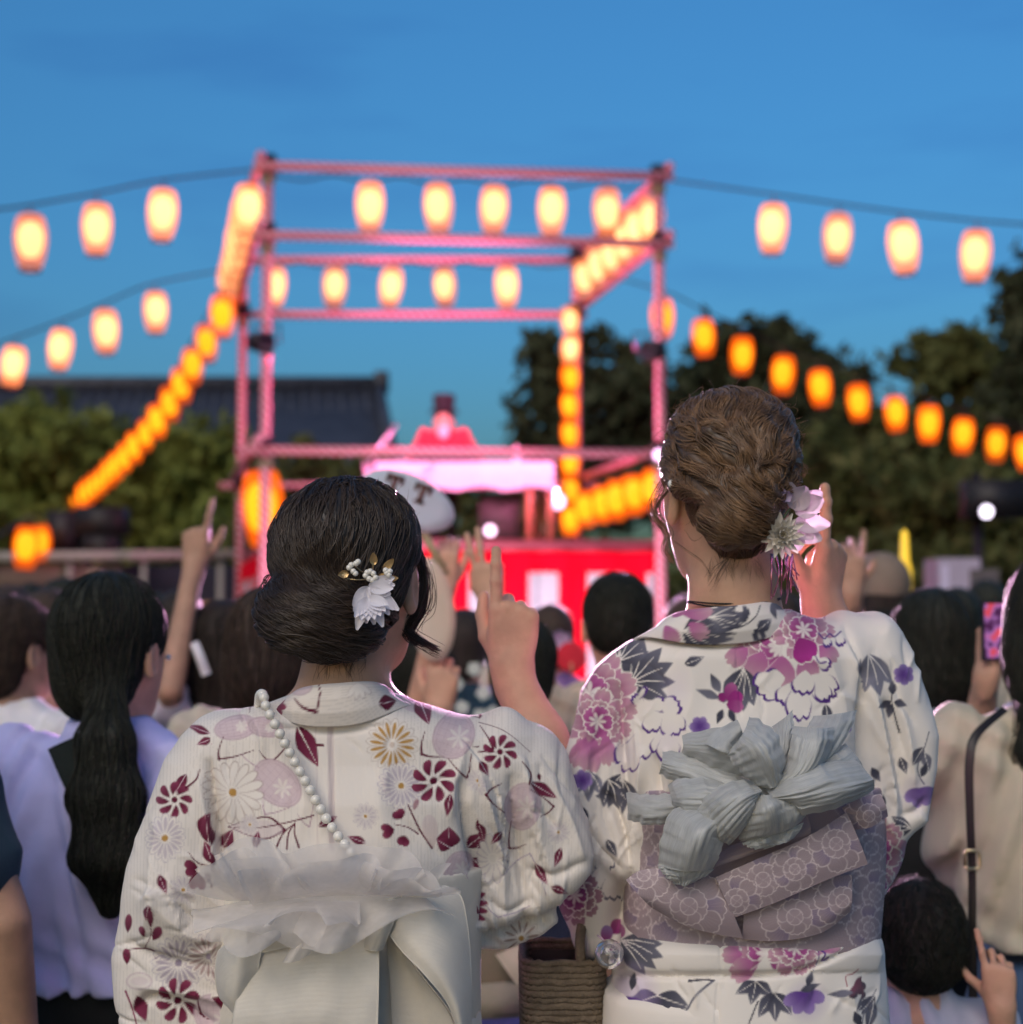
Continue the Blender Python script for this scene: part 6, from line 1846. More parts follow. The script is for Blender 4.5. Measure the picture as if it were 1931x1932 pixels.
obi_part('obi_lower_fold', loft([(1402,1700,1.846),(1480,1680,1.84),(1560,1655,1.845),(1607,1650,1.85)], [(1400,1772,1.848),(1470,1775,1.842),(1550,1760,1.845),(1604,1722,1.852)], .008, 70, 70, .001, 8, seed=4), [(1500,1730,62,1),(1590,1700,50,1)], obB)
obi_part('obi_reverse_fold', loft([(1270,1668,1.836),(1340,1640,1.826),(1450,1600,1.822),(1530,1580,1.826)], [(1380,1598,1.845),(1430,1580,1.84),(1500,1555,1.838),(1525,1540,1.84)], .006, 70, 70, .0008, 8, seed=5), [], obB)
obi_part('obi_flap', loft([(1350,1655,1.822),(1430,1620,1.812),(1520,1580,1.81),(1598,1532,1.818)], [(1384,1732,1.826),(1470,1700,1.816),(1560,1660,1.814),(1638,1630,1.822)], .006, 70, 70, .0007, 8, seed=6), [(1578,1592,50,1),(1440,1660,58,1),(1390,1700,44,1),(1500,1640,40,1)], obB)
obi_part('obi_top_fold', loft([(1588,1524,1.846),(1625,1505,1.84),(1662,1498,1.85)], [(1612,1566,1.842),(1645,1560,1.838),(1676,1540,1.85)], .008, 70, 70, .0008, 8, seed=7), [(1640,1540,44,1)], obB)

# ---- silver grey organza bow
def organza():
    m = mat('silver_organza', (0.55, 0.57, 0.565), 0.28, 0.10, 40, spec=0.7, sheen=0.3, trans=0.16)
    n, l = m.node_tree.nodes, m.node_tree.links
    b = n['Principled BSDF']; tc = [x for x in n if x.type == 'TEX_COORD'][0]
    at = n.new('ShaderNodeAttribute'); at.attribute_name = 'st'
    mp = n.new('ShaderNodeMapping'); mp.inputs['Scale'].default_value = (3.0, 70.0, 1.0); l.new(at.outputs['Vector'], mp.inputs['Vector'])
    nz = n.new('ShaderNodeTexNoise'); nz.inputs['Scale'].default_value = 1.0; nz.inputs['Detail'].default_value = 4; nz.inputs['Roughness'].default_value = .65
    bp = n.new('ShaderNodeBump'); bp.inputs['Strength'].default_value = 0.35; bp.inputs['Distance'].default_value = 0.002
    l.new(mp.outputs['Vector'], nz.inputs['Vector'])
    old = b.inputs['Base Color'].links[0].from_socket
    cr = n.new('ShaderNodeMapRange'); cr.inputs['From Min'].default_value = .3; cr.inputs['From Max'].default_value = .7; cr.inputs['To Min'].default_value = .80; cr.inputs['To Max'].default_value = 1.22
    mu = n.new('ShaderNodeMixRGB'); mu.blend_type = 'MULTIPLY'; mu.inputs['Fac'].default_value = 1
    l.new(nz.outputs['Fac'], cr.inputs['Value']); l.new(old, mu.inputs['Color1']); l.new(cr.outputs['Result'], mu.inputs['Color2']); l.new(mu.outputs['Color'], b.inputs['Base Color'])
    b.inputs['Alpha'].default_value = 0.88
    l.new(nz.outputs['Fac'], bp.inputs['Height']); l.new(bp.outputs['Normal'], b.inputs['Normal'])
    return m
ORG = organza()
bow = part('obi_bow', *loft([(1408,1478,1.80),(1425,1470,1.79),(1450,1478,1.80)], [(1410,1520,1.80),(1430,1528,1.788),(1455,1515,1.80)], .008, 20, 20, .001, 14, seed=9), ORG, wB)
bow['label'] = 'silver-grey organza bow with many crinkled loops'
def st_loop(A, B, bulge, seed, cr, cf, nu, nv, curl):
    v, f = loft(A, B, bulge*1.2, nu, nv, cr*.40, cf*.8, .0006, seed, curl=curl, edge=.8)
    o = part('bow_loop', v, f, ORG, bow)
    s, t = np.meshgrid(np.linspace(0, 1, nu), np.linspace(0, 1, nv), indexing='ij')
    st = np.stack([s.ravel()+seed*7.3, t.ravel(), 0*s.ravel()], 1)
    set_attr(o.data, 'st', np.concatenate([st, st]))
def loop(A, B, bulge, seed, cr=.0030, cf=34, nu=46, nv=56, curl=.012):
    part('bow_loop', *loft(A, B, bulge*1.15, nu, nv, cr*.36, cf*.9, .0007, seed, curl=curl), ORG, bow) if False else st_loop(A, B, bulge, seed, cr, cf, nu, nv, curl)
# upper left loop: back face, then the broad front face folding over
loop([(1440,1484,1.806),(1392,1462,1.808),(1335,1448,1.82),(1286,1424,1.84)], [(1462,1462,1.804),(1440,1405,1.80),(1372,1372,1.812),(1290,1388,1.838)], .016, 21)
loop([(1432,1486,1.795),(1402,1462,1.785),(1382,1438,1.778),(1374,1420,1.782)], [(1474,1476,1.795),(1482,1430,1.772),(1462,1378,1.768),(1418,1352,1.780)], .024, 22, .0035)
loop([(1374,1422,1.783),(1384,1408,1.79),(1400,1385,1.80)], [(1330,1404,1.80),(1350,1380,1.802),(1392,1358,1.806)], .008, 36, .002, 14, curl=.0)
# upper right loops
loop([(1452,1480,1.802),(1496,1428,1.802),(1520,1378,1.815),(1538,1352,1.835)], [(1462,1494,1.80),(1548,1452,1.802),(1598,1392,1.818),(1622,1340,1.84)], .014, 23)
loop([(1450,1478,1.795),(1482,1446,1.782),(1494,1392,1.782),(1496,1372,1.79)], [(1472,1490,1.792),(1532,1462,1.785),(1566,1418,1.79),(1580,1372,1.80)], .020, 24, .0035)
loop([(1452,1470,1.805),(1456,1420,1.805),(1460,1372,1.818)], [(1476,1470,1.803),(1494,1400,1.805),(1500,1340,1.82)], .006, 25)
loop([(1455,1492,1.80),(1510,1456,1.796),(1568,1420,1.81),(1598,1404,1.826)], [(1470,1502,1.798),(1545,1486,1.795),(1610,1462,1.81),(1634,1448,1.826)], .012, 37)
# broad right fan
loop([(1440,1492,1.79),(1486,1458,1.774),(1552,1438,1.780),(1628,1436,1.81)], [(1462,1512,1.79),(1522,1536,1.772),(1592,1520,1.780),(1652,1494,1.81)], .022, 26, .004, 44)
# ribbon lying to the left
loop([(1430,1480,1.81),(1370,1452,1.816),(1300,1424,1.836),(1252,1418,1.85)], [(1412,1504,1.808),(1350,1498,1.815),(1290,1480,1.835),(1246,1462,1.85)], .012, 27)
# lower centre: two broad loops with blunt ends
loop([(1428,1482,1.79),(1382,1474,1.776),(1336,1500,1.776),(1306,1530,1.79)], [(1434,1494,1.788),(1422,1530,1.768),(1402,1566,1.77),(1380,1596,1.785)], .020, 28, .004, 40)
loop([(1306,1530,1.792),(1318,1552,1.786),(1332,1570,1.792)], [(1378,1520,1.772),(1384,1560,1.776),(1378,1596,1.786)], .010, 38, .003, 30)
loop([(1416,1494,1.792),(1402,1532,1.778),(1396,1566,1.782),(1400,1590,1.792)], [(1456,1496,1.792),(1492,1502,1.772),(1520,1528,1.776),(1516,1552,1.79)], .022, 29, .004, 40)
loop([(1400,1590,1.793),(1420,1600,1.79),(1446,1600,1.794)], [(1516,1552,1.79),(1510,1565,1.79),(1498,1580,1.796)], .006, 40, .003, 30, curl=0)
loop([(1442,1490,1.80),(1482,1486,1.788),(1518,1492,1.795)], [(1452,1506,1.80),(1492,1516,1.788),(1524,1524,1.795)], .010, 39)
# left side: puffed loop, wide tail, and the sash end going round the waist
loop([(1404,1488,1.806),(1335,1470,1.80),(1282,1470,1.812),(1262,1484,1.826)], [(1402,1512,1.806),(1352,1540,1.798),(1300,1544,1.806),(1272,1530,1.824)], .016, 30, .0035)
loop([(1330,1512,1.806),(1272,1528,1.802),(1250,1575,1.803),(1243,1634,1.815)], [(1376,1552,1.80),(1366,1580,1.788),(1358,1612,1.79),(1346,1640,1.806)], .026, 31, .0035, 40, curl=.006)
loop([(1243,1634,1.816),(1256,1652,1.814),(1276,1668,1.82)], [(1346,1640,1.807),(1332,1652,1.81),(1300,1668,1.82)], .012, 41, .003, 36, curl=.004)
loop([(1285,1496,1.832),(1232,1500,1.85),(1186,1496,1.88)], [(1282,1548,1.834),(1226,1556,1.85),(1184,1546,1.88)], .012, 32, .003, 22)
# ================================================================== the audience
CLOTH = {}
def cloth(name, c, rough=0.85, var=0.10):
    return mat('cloth_'+name, c, rough, var, 7, 0.35, 22, spec=0.2, sheen=0.1)
FOLDS = lambda P: 0.0035*np.sin(P[:, 0]*62+40*P[:, 2]+4*np.sin(P[:, 2]*19))*np.sin(P[:, 2]*17+1) + 0.006*np.sin(P[:, 2]*38+7*np.sin(P[:, 0]*21)+3*P[:, 1])*np.sin(P[:, 0]*33+2) + 0.003*np.sin(P[:, 0]*55+9*P[:, 2])

def down_frame(z, y):
    z = np.asarray(z, float); z /= np.linalg.norm(z); y = np.asarray(y, float); y = y-z*(y @ z); y /= np.linalg.norm(y)
    return np.stack([np.cross(y, z), y, z], 1)
RELAX = [(0.25, 0.35, 0.25)]*4
POINT = [(0.05, 0.05, 0.05), (1.3, 1.4, 0.8), (1.4, 1.4, 0.8), (1.4, 1.4, 0.8)]
HOLD = [(0.5, 0.7, 0.4), (0.6, 0.8, 0.4), (0.7, 0.9, 0.5), (0.8, 0.9, 0.5)]

def person(label, head, top, bottom, hair='short', hm=None, s=0.95, yaw=0, hyaw=0, base_z=0.0, skin=None, sleeves='short', arms=None,
           bottomkind='trousers', wide=1.0, voxel=0.010, head_pt=None, group=None, extra_hair=None, child=False, tilt=0.0, topend=None, detail=False):
    """head = (u, v, y) of the head's centre in the photograph; arms: list of dicts(side, elbow, wrist, zdir, palm, curl)"""
    hm = {None: CH_BLACK, 'hair_black': CH_BLACK, 'hair_dark_brown': CH_DARK, 'hair_brown': CH_BROWN}[hm.name if hm else None]; skin = skin or SKIN
    hc = np.array(head_pt) if head_pt is not None else W(*head)
    H = hc[2]-base_z+0.118*s
    root = np.array([hc[0], hc[1], base_z])
    t = thing('person', label, 'person', root, group)
    ca, sa = math.cos(R(yaw)), math.sin(R(yaw))
    B = np.array([[ca, -sa, 0], [sa, ca, 0], [0, 0, 1]])          # body axes (columns), facing +y when yaw is 0
    Lp = lambda x, y, z: root + B @ np.array([x, y, z*H])
    f = H/1.62*(1.0 if not child else 0.95)
    M = frame((-math.sin(R(hyaw)), math.cos(R(hyaw)), tilt))
    hd = head_sdf(hc, M, s)
    sw = .175*f*wide
    SH = [Lp(sx*sw*.92, -.005, .815) for sx in (-1, 1)]
    A = {}
    for i, sx in enumerate((-1, 1)):
        A[sx] = dict(el=Lp(sx*(sw+.035), -.02, .63), wr=Lp(sx*(sw+.03), .06, .485), M=down_frame(B @ np.array([0, .25, -1.0]), B @ np.array([-sx, .2, 0])), curl=RELAX, side=sx, fine=False)
    for a in arms or []:
        d = A[a['side']]
        d.update(el=np.array(a['elbow']), wr=np.array(a['wrist']), curl=a.get('curl', POINT), fine=True)
        d['M'] = down_frame(a.get('zdir', d['wr']-d['el']), a.get('palm', (0, 1, 0)))
        if 'thumb' in a: d['thumb'] = a['thumb']
    hands = {sx: hand_sdf(A[sx]['wr'], A[sx]['M'], A[sx].get('hand', -sx), A[sx]['curl'], thumb=A[sx].get('thumb', (0.5, 0.4)), s=0.95*f if f < 1 else 0.95) for sx in A}
    nk = hc + M @ np.array([0, -.012, -.075])*s
    def armsd(P, sx, r0, r1, r2, upto=1.0):
        i = 0 if sx < 0 else 1
        el = A[sx]['el']; wr = A[sx]['wr']
        if upto <= 1.0:
            e = SH[i]+(el-SH[i])*upto
            return cone(P, SH[i], e, r0, r0+(r1-r0)*upto)
        return np.minimum(cone(P, SH[i], el, r0, r1), cone(P, el, el+(wr-el)*(upto-1), r1, r1+(r2-r1)*(upto-1)))
    def body(P):
        d = hd(P)
        d = smin(d, cone(P, nk, Lp(0, -.012, .835), .046*f, .052*f), .03)
        d = smin(d, ell(P, Lp(0, 0, .80), (.13*f, .07*f, .05*f), B), .05)
        d = smin(d, cone(P, Lp(0, 0, .76), Lp(0, .0, .60), .075*f, .07*f), .05)
        for sx in (-1, 1):
            a = armsd(P, sx, .040*f, .034*f, .025*f, 2.0)
            d = smin(d, smin(a, hands[sx](P), .014), .02)
        if bottomkind == 'skirt':
            for sx in (-1, 1):
                d = np.minimum(d, chain(P, [Lp(sx*.08*f, 0, .45), Lp(sx*.075*f, .01, .28), Lp(sx*.07*f, -.01, .05)], [.07*f, .05*f, .034*f]))
        return d
    pts = np.array([hc+[0, 0, .14], hc-[.12, .12, 0], hc+[.12, .12, 0], Lp(-.24, -.14, .45), Lp(.24, .16, .45), Lp(0, -.16, .6), Lp(0, .16, .6)] + [A[k]['el'] for k in A] + [A[k]['wr'] for k in A] + [A[k]['wr']+A[k]['M'][:, 2]*.2 for k in A])
    lo, hi = pts.min(0)-.06, pts.max(0)+.06
    if bottomkind == 'skirt': lo[2] = base_z+.02
    fine = any(A[k]['fine'] for k in A)
    v, q = mesh_sdf(body, lo, hi, 0.0045 if (fine or detail) else (0.008 if voxel < .012 else .011))
    part('body', v, q, skin, t)
    for sx in (-1, 1):
        part('eye', *(lambda g: ([np.array(p)+hc+M @ np.array([sx*.031, .079, .0])*s for p in g[0]], g[1]))(lathe_geo([(0.011*s*math.sin(math.pi*i/5)+1e-5, 0.011*s*math.cos(math.pi*i/5)) for i in range(6)], seg=8)), EYE, t)
    # clothes
    te = topend if topend is not None else .50
    upto = {'none': .12, 'short': .62, 'long': 1.93, 'three': 1.3}[sleeves]
    def topf(P):
        q = (P-root.astype(F32)) @ B.astype(F32)
        d = zloft(q, [(te*H, 0, 0, sw*.92, .122*f)] + ([(.55*H, 0, 0, sw*.90, .115*f)] if te < .54 else []) + [(.63*H, 0, 0, sw*.86, .108*f), (.72*H, 0, 0, sw*.96, .115*f), (.79*H, 0, 0, sw*1.0, .10*f), (.825*H, 0, -.004, sw*.72, .078*f), (.85*H, 0, -.008, .072*f, .062*f), (.862*H, 0, -.008, .058*f, .055*f)], 2.3, 1.35)
        for sx in (-1, 1):
            d = smin(d, armsd(P, sx, .062*f, .056*f, .045*f, upto), .035)
        return d + FOLDS(q)
    lo2 = np.minimum(lo, pts.min(0)-.09); lo2[2] = min(base_z+te*H-.01, lo2[2]) if fine else base_z+te*H-.012
    lo2[2] = min(lo2[2], base_z+te*H-.012)
    hi2 = hi+.03
    v, q = mesh_sdf(topf, lo2, hi2, voxel*.75)
    part('top', v, q, top, t)
    def botf(P):
        q = (P-root.astype(F32)) @ B.astype(F32)
        if bottomkind == 'skirt':
            d = zloft(q, [(.26*H, 0, 0, .22*f, .17*f), (.45*H, 0, 0, .19*f, .14*f), (.55*H, 0, 0, .165*f, .115*f), (.61*H, 0, 0, .14*f, .10*f)], 2.2)
            return d + 0.008*np.sin(np.arctan2(q[:, 0], q[:, 1])*16)*np.clip((.55*H-q[:, 2])/.4, 0, 1)
        d = zloft(q, [(.44*H, 0, 0, .165*f, .115*f), (.52*H, 0, 0, .168*f, .118*f), (.60*H, 0, 0, .142*f, .10*f)], 2.2)
        for sx in (-1, 1):
            d = smin(d, chain(q, [(sx*.085*f, 0, .47*H), (sx*.085*f, .01, .28*H), (sx*.085*f, -.01, .045*H)], [.085*f, .068*f, .06*f]), .02)
        return d + FOLDS(q)*.7
    v, q = mesh_sdf(botf, root+np.array([-.34, -.30, .02]), root+np.array([.34, .30, .64*H]), 0.013)
    part('skirt' if bottomkind == 'skirt' else 'trousers', v, q, bottom, t)
    for sx in (-1, 1):
        p = Lp(sx*.085*f, .04, 0)
        v, q = mesh_sdf(lambda P: np.maximum(ell((P-p.astype(F32)) @ B.astype(F32), (0, 0, .035), (.042*f, .125*f, .05*f)), base_z+.003-P[:, 2]), p+np.array([-.17, -.17, -.02]), p+np.array([.17, .17, .12]), .014)
        part('shoe', v, q, mat('shoe_dark', (0.03, 0.03, 0.035), 0.6, 0.1, 10), t)
    # hair
    if hair != 'none':
        def hairf(P):
            q = ((P-hc.astype(F32)) @ M.astype(F32))/s
            if hair == 'buzz':
                d = ell(q, (0, -.013, .031), (.077, .097, .089)); d = smin(d, ell(q, (0, -.05, -.015), (.060, .046, .048)), .03)
                d = smax(d, -ell(q, (0, .115, -.03), (.08, .092, .10)), .01)
                d = smax(d, -np.minimum(ell(q, (-.085, -.002, -.03), (.026, .036, .05)), ell(q, (.085, -.002, -.03), (.026, .036, .05))), .008)
            else:
                d = ell(q, (0, -.014, .034), (.083, .104, .094)); d = smin(d, ell(q, (0, -.052, -.04), (.068, .05, .068)), .03)
                if hair in ('bob', 'long'):
                    d = smin(d, ell(q, (0, -.025, -.045), (.094, .088, .105)), .03)
                if hair == 'long':
                    d = smin(d, echain(q, [(0, -.045, -.05), (0, -.075, -.20), (0, -.085, -.34)], [.085, .085, .065], [.045, .034, .022]), .03)
                d = smax(d, -ell(q, (0, .118, -.045), (.073, .088, .105)), .012)
                if hair in ('short', 'bun', 'ponytail'):
                    d = smax(d, -np.minimum(ell(q, (-.086, .006, -.03), (.026, .034, .046)), ell(q, (.086, .006, -.03), (.026, .034, .046))), .008)
                if hair == 'bun': d = smin(d, ell(q, (0, -.115, .0), (.045, .04, .042)), .012)
            d = d*s
            if extra_hair is not None: d = smin(d, extra_hair(P), .02)
            an = np.arctan2(q[:, 0], -q[:, 1]+.001)
            return d + (0 if hair == 'buzz' else 1)*(.0004*np.sin(an*34+q[:, 2]*30) + .0004*np.sin(an*71-q[:, 2]*18))
        e = 0.16*s
        lo3, hi3 = hc-e, hc+e
        if hair == 'long': lo3[2] -= .36; lo3[1] -= .08
        if hair == 'bun': lo3[1] -= .06
        if extra_hair is not None: lo3 = np.minimum(lo3, extra_hair.lo); hi3 = np.maximum(hi3, extra_hair.hi)
        v, q = mesh_sdf(hairf, lo3, hi3, 0.005 if (head_pt is None and head[2] < 4.5) else .009)
        t['_h'] = 1
        ho = part('hair', v, q, hm, t)
        near_ = head_pt is None and head[2] < 4.3
        if detail or near_:
            nn = normals(v, q)
            g = np.random.default_rng(5)
            sd = v[g.choice(np.nonzero(nn[:, 1] < 0.5)[0], 1500 if detail else (1400 if hair == 'buzz' else 800))]
            sv, sq = strands(hairf, sd, lambda P: np.tile(np.array([0, -.05, -1.0], F32), (len(P), 1)) + ((np.array(detail, F32)-P)*2.0 if detail else 0), n=14 if detail else 9, step=.004 if hair == 'buzz' else .012, rad=.0009, lift=.003 if hair == 'buzz' else .002, seed=6, wob=1.2 if hair == 'buzz' else .4)
            part('hair_strands', sv, sq, hm, ho)
        del t['_h']
    return t

WHITE = cloth('white', (0.72, 0.72, 0.76)); LAVB = cloth('lavender', (0.55, 0.56, 0.92)); NAVY = cloth('navy', (0.02, 0.025, 0.05)); BLACK = cloth('black', (0.012, 0.014, 0.014))
BEIGE = cloth('beige', (0.52, 0.48, 0.36)); JEANS = cloth('denim', (0.07, 0.13, 0.24)); TEAL = cloth('dark_teal', (0.02, 0.05, 0.075)); PURP = cloth('purple', (0.27, 0.20, 0.45)); BLUEW = cloth('pale_blue', (0.50, 0.55, 0.68)); REDJ = cloth('red', (0.62, 0.03, 0.05)); GREY = cloth('grey', (0.25, 0.25, 0.26)); CREAMC = cloth('cream', (0.55, 0.48, 0.38)); INDIGO = cloth('indigo', (0.08, 0.08, 0.28))

# ---- girl with the long low ponytail
pc_ = [W(203, 1315, 2.475), W(198, 1400, 2.43), W(200, 1500, 2.415), W(205, 1620, 2.41), W(208, 1716, 2.42)]
def pony(P): return echain(P, pc_, [.026, .036, .047, .047, .012], [.024, .028, .03, .028, .010])
pony.lo = np.min(pc_, 0)-.08; pony.hi = np.max(pc_, 0)+.08
pt = person('girl in lavender blouse with long low dark ponytail beside the white obi', (213, 1230, 2.57), LAVB, BLACK, 'ponytail', HAIR_BLACK, .99, yaw=-12, hyaw=-20, sleeves='three',
            bottomkind='skirt', extra_hair=pony, wide=1.12, detail=tuple(W(203, 1500, 2.45)), topend=.60)
part('shoulder_scarf', *loft([(92,1414,2.475),(112,1462,2.452),(140,1515,2.445),(178,1560,2.45)], [(140,1392,2.495),(172,1430,2.475),(190,1480,2.46),(205,1540,2.46)], .010, 24, 12, .002, 10), cloth('black_green', (0.014, 0.02, 0.018)), pt)
er = link_mesh('earring', ball_mesh('earring', .005, PEARL), pt, W(318, 1240, 2.60))

# ---- people on the left
person('woman with long dark hair in white raising one arm with a pointing finger', (428, 1225, 4.0), WHITE, GREY, 'long', HAIR_DARK, .95, yaw=-8, hyaw=-15, sleeves='short', skin=SKIN2,
       arms=[dict(side=-1, elbow=W(322, 1300, 3.85), wrist=W(366, 1068, 3.95), zdir=W(372, 960, 3.95)-W(364, 1070, 3.95), palm=(0.3, 1, 0), curl=POINT)])
hc_ = thing('hair_clip', 'pale claw clip in the long dark hair beside the raised arm', 'hair clip', W(375, 1235, 3.88))
part('claw', *loft([(362,1215,3.87),(372,1240,3.86),(384,1275,3.87)], [(372,1210,3.87),(384,1238,3.86),(396,1270,3.87)], .01, 12, 6, 0, thick=.004), mat('pale_acrylic', (.75,.74,.78), .3, .05, 8), hc_)
person('brown-haired woman in a white top at the left edge behind the ponytail girl', (28, 1228, 3.5), WHITE, NAVY, 'bun', HAIR_BROWN, .95, yaw=-20, hyaw=-35, skin=SKIN2, sleeves='short',
       arms=[dict(side=1, elbow=W(130, 1440, 3.7), wrist=W(92, 1290, 3.75), zdir=W(70, 1210, 3.75)-W(92, 1290, 3.75), palm=(-.5, .8, 0), curl=HOLD)])
tw = thing('hand_towel', 'white folded towel held up beside the brown bun', 'towel', W(80, 1230, 3.68))
part('cloth', *loft([(55,1205,3.68),(70,1240,3.66),(95,1285,3.66),(120,1320,3.68)], [(90,1205,3.70),(110,1240,3.69),(128,1270,3.68),(140,1300,3.70)], .02, 20, 14, .004, 9), WHITE, tw)
person('man in dark cap and navy shirt far behind the ponytail girl', (128, 1150, 6.4), NAVY, BLACK, 'short', HAIR_BLACK, 1.0, yaw=-40, hyaw=-60, skin=SKIN2, arms=[dict(side=1, elbow=W(200, 1230, 6.2), wrist=W(180, 1140, 6.1), zdir=(0, .1, 1), palm=(0, 1, 0), curl=HOLD)])
person('person with shoulder-length brown hair just behind the low dark bun', (524, 1222, 3.25), CREAMC, NAVY, 'bob', HAIR_BROWN, .97, yaw=10, hyaw=-40,
       arms=[dict(side=1, elbow=W(740, 1440, 3.3), wrist=W(828, 1345, 3.5), zdir=(0.1, .1, 1), palm=(0, 1, 0), curl=HOLD)])
lp = person('person in dark teal sleeve with a bare arm at the left frame edge', (-340, 1190, 2.2), TEAL, BLACK, 'short', HAIR_BLACK, 1.0, sleeves='short', skin=SKIN2, wide=1.12,
            arms=[dict(side=1, elbow=W(10, 1740, 2.16), wrist=W(40, 1990, 2.22), zdir=(0, .2, -1), palm=(-1, 0, 0), curl=RELAX)])

# ---- people between the two women
person('short-haired person in black right behind the wine-red collar raising two fingers', (798, 1290, 4.0), BLACK, JEANS, 'short', HAIR_BLACK, .96,
       arms=[dict(side=1, elbow=W(985, 1345, 3.75), wrist=W(928, 1140, 3.45), zdir=W(905, 985, 3.45)-W(928, 1140, 3.45), palm=(0.2, 1, 0), curl=[(0.05, .05, .05), (0.12, .1, .1), (1.3, 1.4, .8), (1.3, 1.4, .8)], thumb=(.1, .9)),
             dict(side=-1, elbow=W(768, 1420, 3.85), wrist=W(838, 1112, 3.76), zdir=(0.02, 0, 1), palm=(0, 1, 0), curl=HOLD)])
tk = person('woman in dark teal flowered yukata in front of the stage curtain', (876, 1222, 5.0), TEAL, TEAL, 'short', HAIR_DARK, .95, sleeves='three', bottomkind='skirt')
fm = mat('pale_print_flower', (0.55, 0.62, 0.55), 0.8, 0.1, 10)
for k, (u, v_) in enumerate(((862,1290),(895,1262),(912,1308),(872,1335),(930,1345),(845,1322),(905,1350))):
    c = W(u, v_, 4.86)
    mb = MB()
    for j in range(5):
        an = 2*math.pi*j/5+k
        mb.add(*petal_geo(c+np.array([0, 0, 0]), (math.cos(an), .12*abs(math.cos(an)), math.sin(an)), (0, -1, 0), .022, .012, .1, 4, 3, 0))
    mb.out('print_flower', fm, tk)
pp_ = person('woman in purple with a lilac hair flower before the stage curtain', (1040, 1208, 5.4), PURP, INDIGO, 'bun', HAIR_BROWN, .95, sleeves='short', bottomkind='skirt')
for k in range(8):
    an = 2*math.pi*k/8
    part('hair_flower_petal', *petal_geo(W(1056, 1212, 5.24), (math.cos(an), -.3, math.sin(an)), (0, -1, 0), .045, .02, .3, 5, 3), LAVP, pp_)
rf_ = thing('fan', 'small round red fan beside the lilac hair flower', 'fan', W(1078, 1240, 5.2))
part('leaf', *lathe_geo([(.001, .0), (.045, .003), (.05, 0), (.045, -.003), (.001, -.003)], (0, 0, 0), 18), REDJ, rf_)
o = rf_.children[0]; o.rotation_euler = (R(90), 0, 0); o.location = (0, 0, 0); o.data.transform(Matrix.Translation(Vector(WL[rf_.name])))
MB().tube([W(1078, 1250, 5.2), W(1080, 1275, 5.2)], .006, 6).out('handle', orange_wood, rf_)
person('dark-haired person in beige shirt and jeans behind the purple peony sleeve', (1166, 1180, 3.75), BEIGE, JEANS, 'buzz', HAIR_BLACK, 1.02, sleeves='short', wide=1.1)
person('person in navy shirt and blue trousers between the two yukata women', (985, 1262, 3.4), NAVY, INDIGO, 'short', HAIR_BLACK, .86, sleeves='short', wide=.9)

# ---- fans held up in the crowd
def fan_obj(label, c, rx, rz, roll, m, handle_to, y, letters=None):
    t = thing('fan', label, 'fan', c)
    ca, sa = math.cos(roll), math.sin(roll)
    N = 40
    fr, bk = [], []
    for ring in (0, .35, .7, 1.0):
        for k in range(N):
            a = 2*math.pi*k/N
            x, z = rx*ring*math.cos(a), rz*ring*math.sin(a)
            yy = .010*(x/rx)**2
            fr.append(c+np.array([x*ca-z*sa, yy-.002, x*sa+z*ca])); bk.append(c+np.array([x*ca-z*sa, yy+.002, x*sa+z*ca]))
    f = []
    for r in range(3):
        for k in range(N):
            a, b = r*N+k, r*N+(k+1) % N
            f.append((a, b, b+N, a+N)); f.append((4*N+a+N, 4*N+b+N, 4*N+b, 4*N+a))
    for k in range(N): f.append((3*N+k, 3*N+(k+1) % N, 7*N+(k+1) % N, 7*N+k))
    lf = part('leaf', fr+bk, f, m, t)
    MB().obox((c+handle_to)/2+np.array([0, .006, 0]), (handle_to-c)/2, (0, .0025, 0), np.cross((handle_to-c)/np.linalg.norm(handle_to-c), (0, 1, 0))*.009).out('handle', mat('bamboo', (0.42, 0.38, 0.22), 0.6, 0.15, 20), t)
    if letters:
        ink = mat('fan_ink', (0.16, 0.06, 0.05), 0.7, 0.1, 20)
        for (u, v_, rot, sz) in letters:       # slab-serif capital T
            mb = MB(); p0 = W(u, v_, y)-np.array([0, .0035, 0])
            ex = np.array([math.cos(rot), 0, -math.sin(rot)]); ez = np.array([math.sin(rot), 0, math.cos(rot)])
            for (cx, cz, hx, hz) in ((0, .38, .5, .12), (-.40, .26, .10, .24), (.40, .26, .10, .24), (0, -.1, .14, .5), (0, -.55, .3, .08)):
                mb.obox(p0+sz*(cx*ex+cz*ez), ex*hx*sz, (0, .0008, 0), ez*hz*sz)
            mb.out('letter', ink, lf)
    return t
fan_obj('pale blue oval fan with slab letters above the dark bun', W(768, 944, 3.72), px(96, 3.72), px(50, 3.72), R(-24), mat('fan_paper_blue', (0.50, 0.56, 0.66), 0.7, 0.04, 6), W(842, 1085, 3.74), 3.72,
        [(797, 930, R(20), .041), (744, 912, R(18), .041)])
fan_obj('cream paper fan held beside the hanging lock of hair', W(812, 1150, 3.5), px(46, 3.5), px(100, 3.5), R(8), mat('fan_paper_cream', (0.62, 0.53, 0.42), 0.7, 0.05, 6), W(838, 1320, 3.55), 3.5)

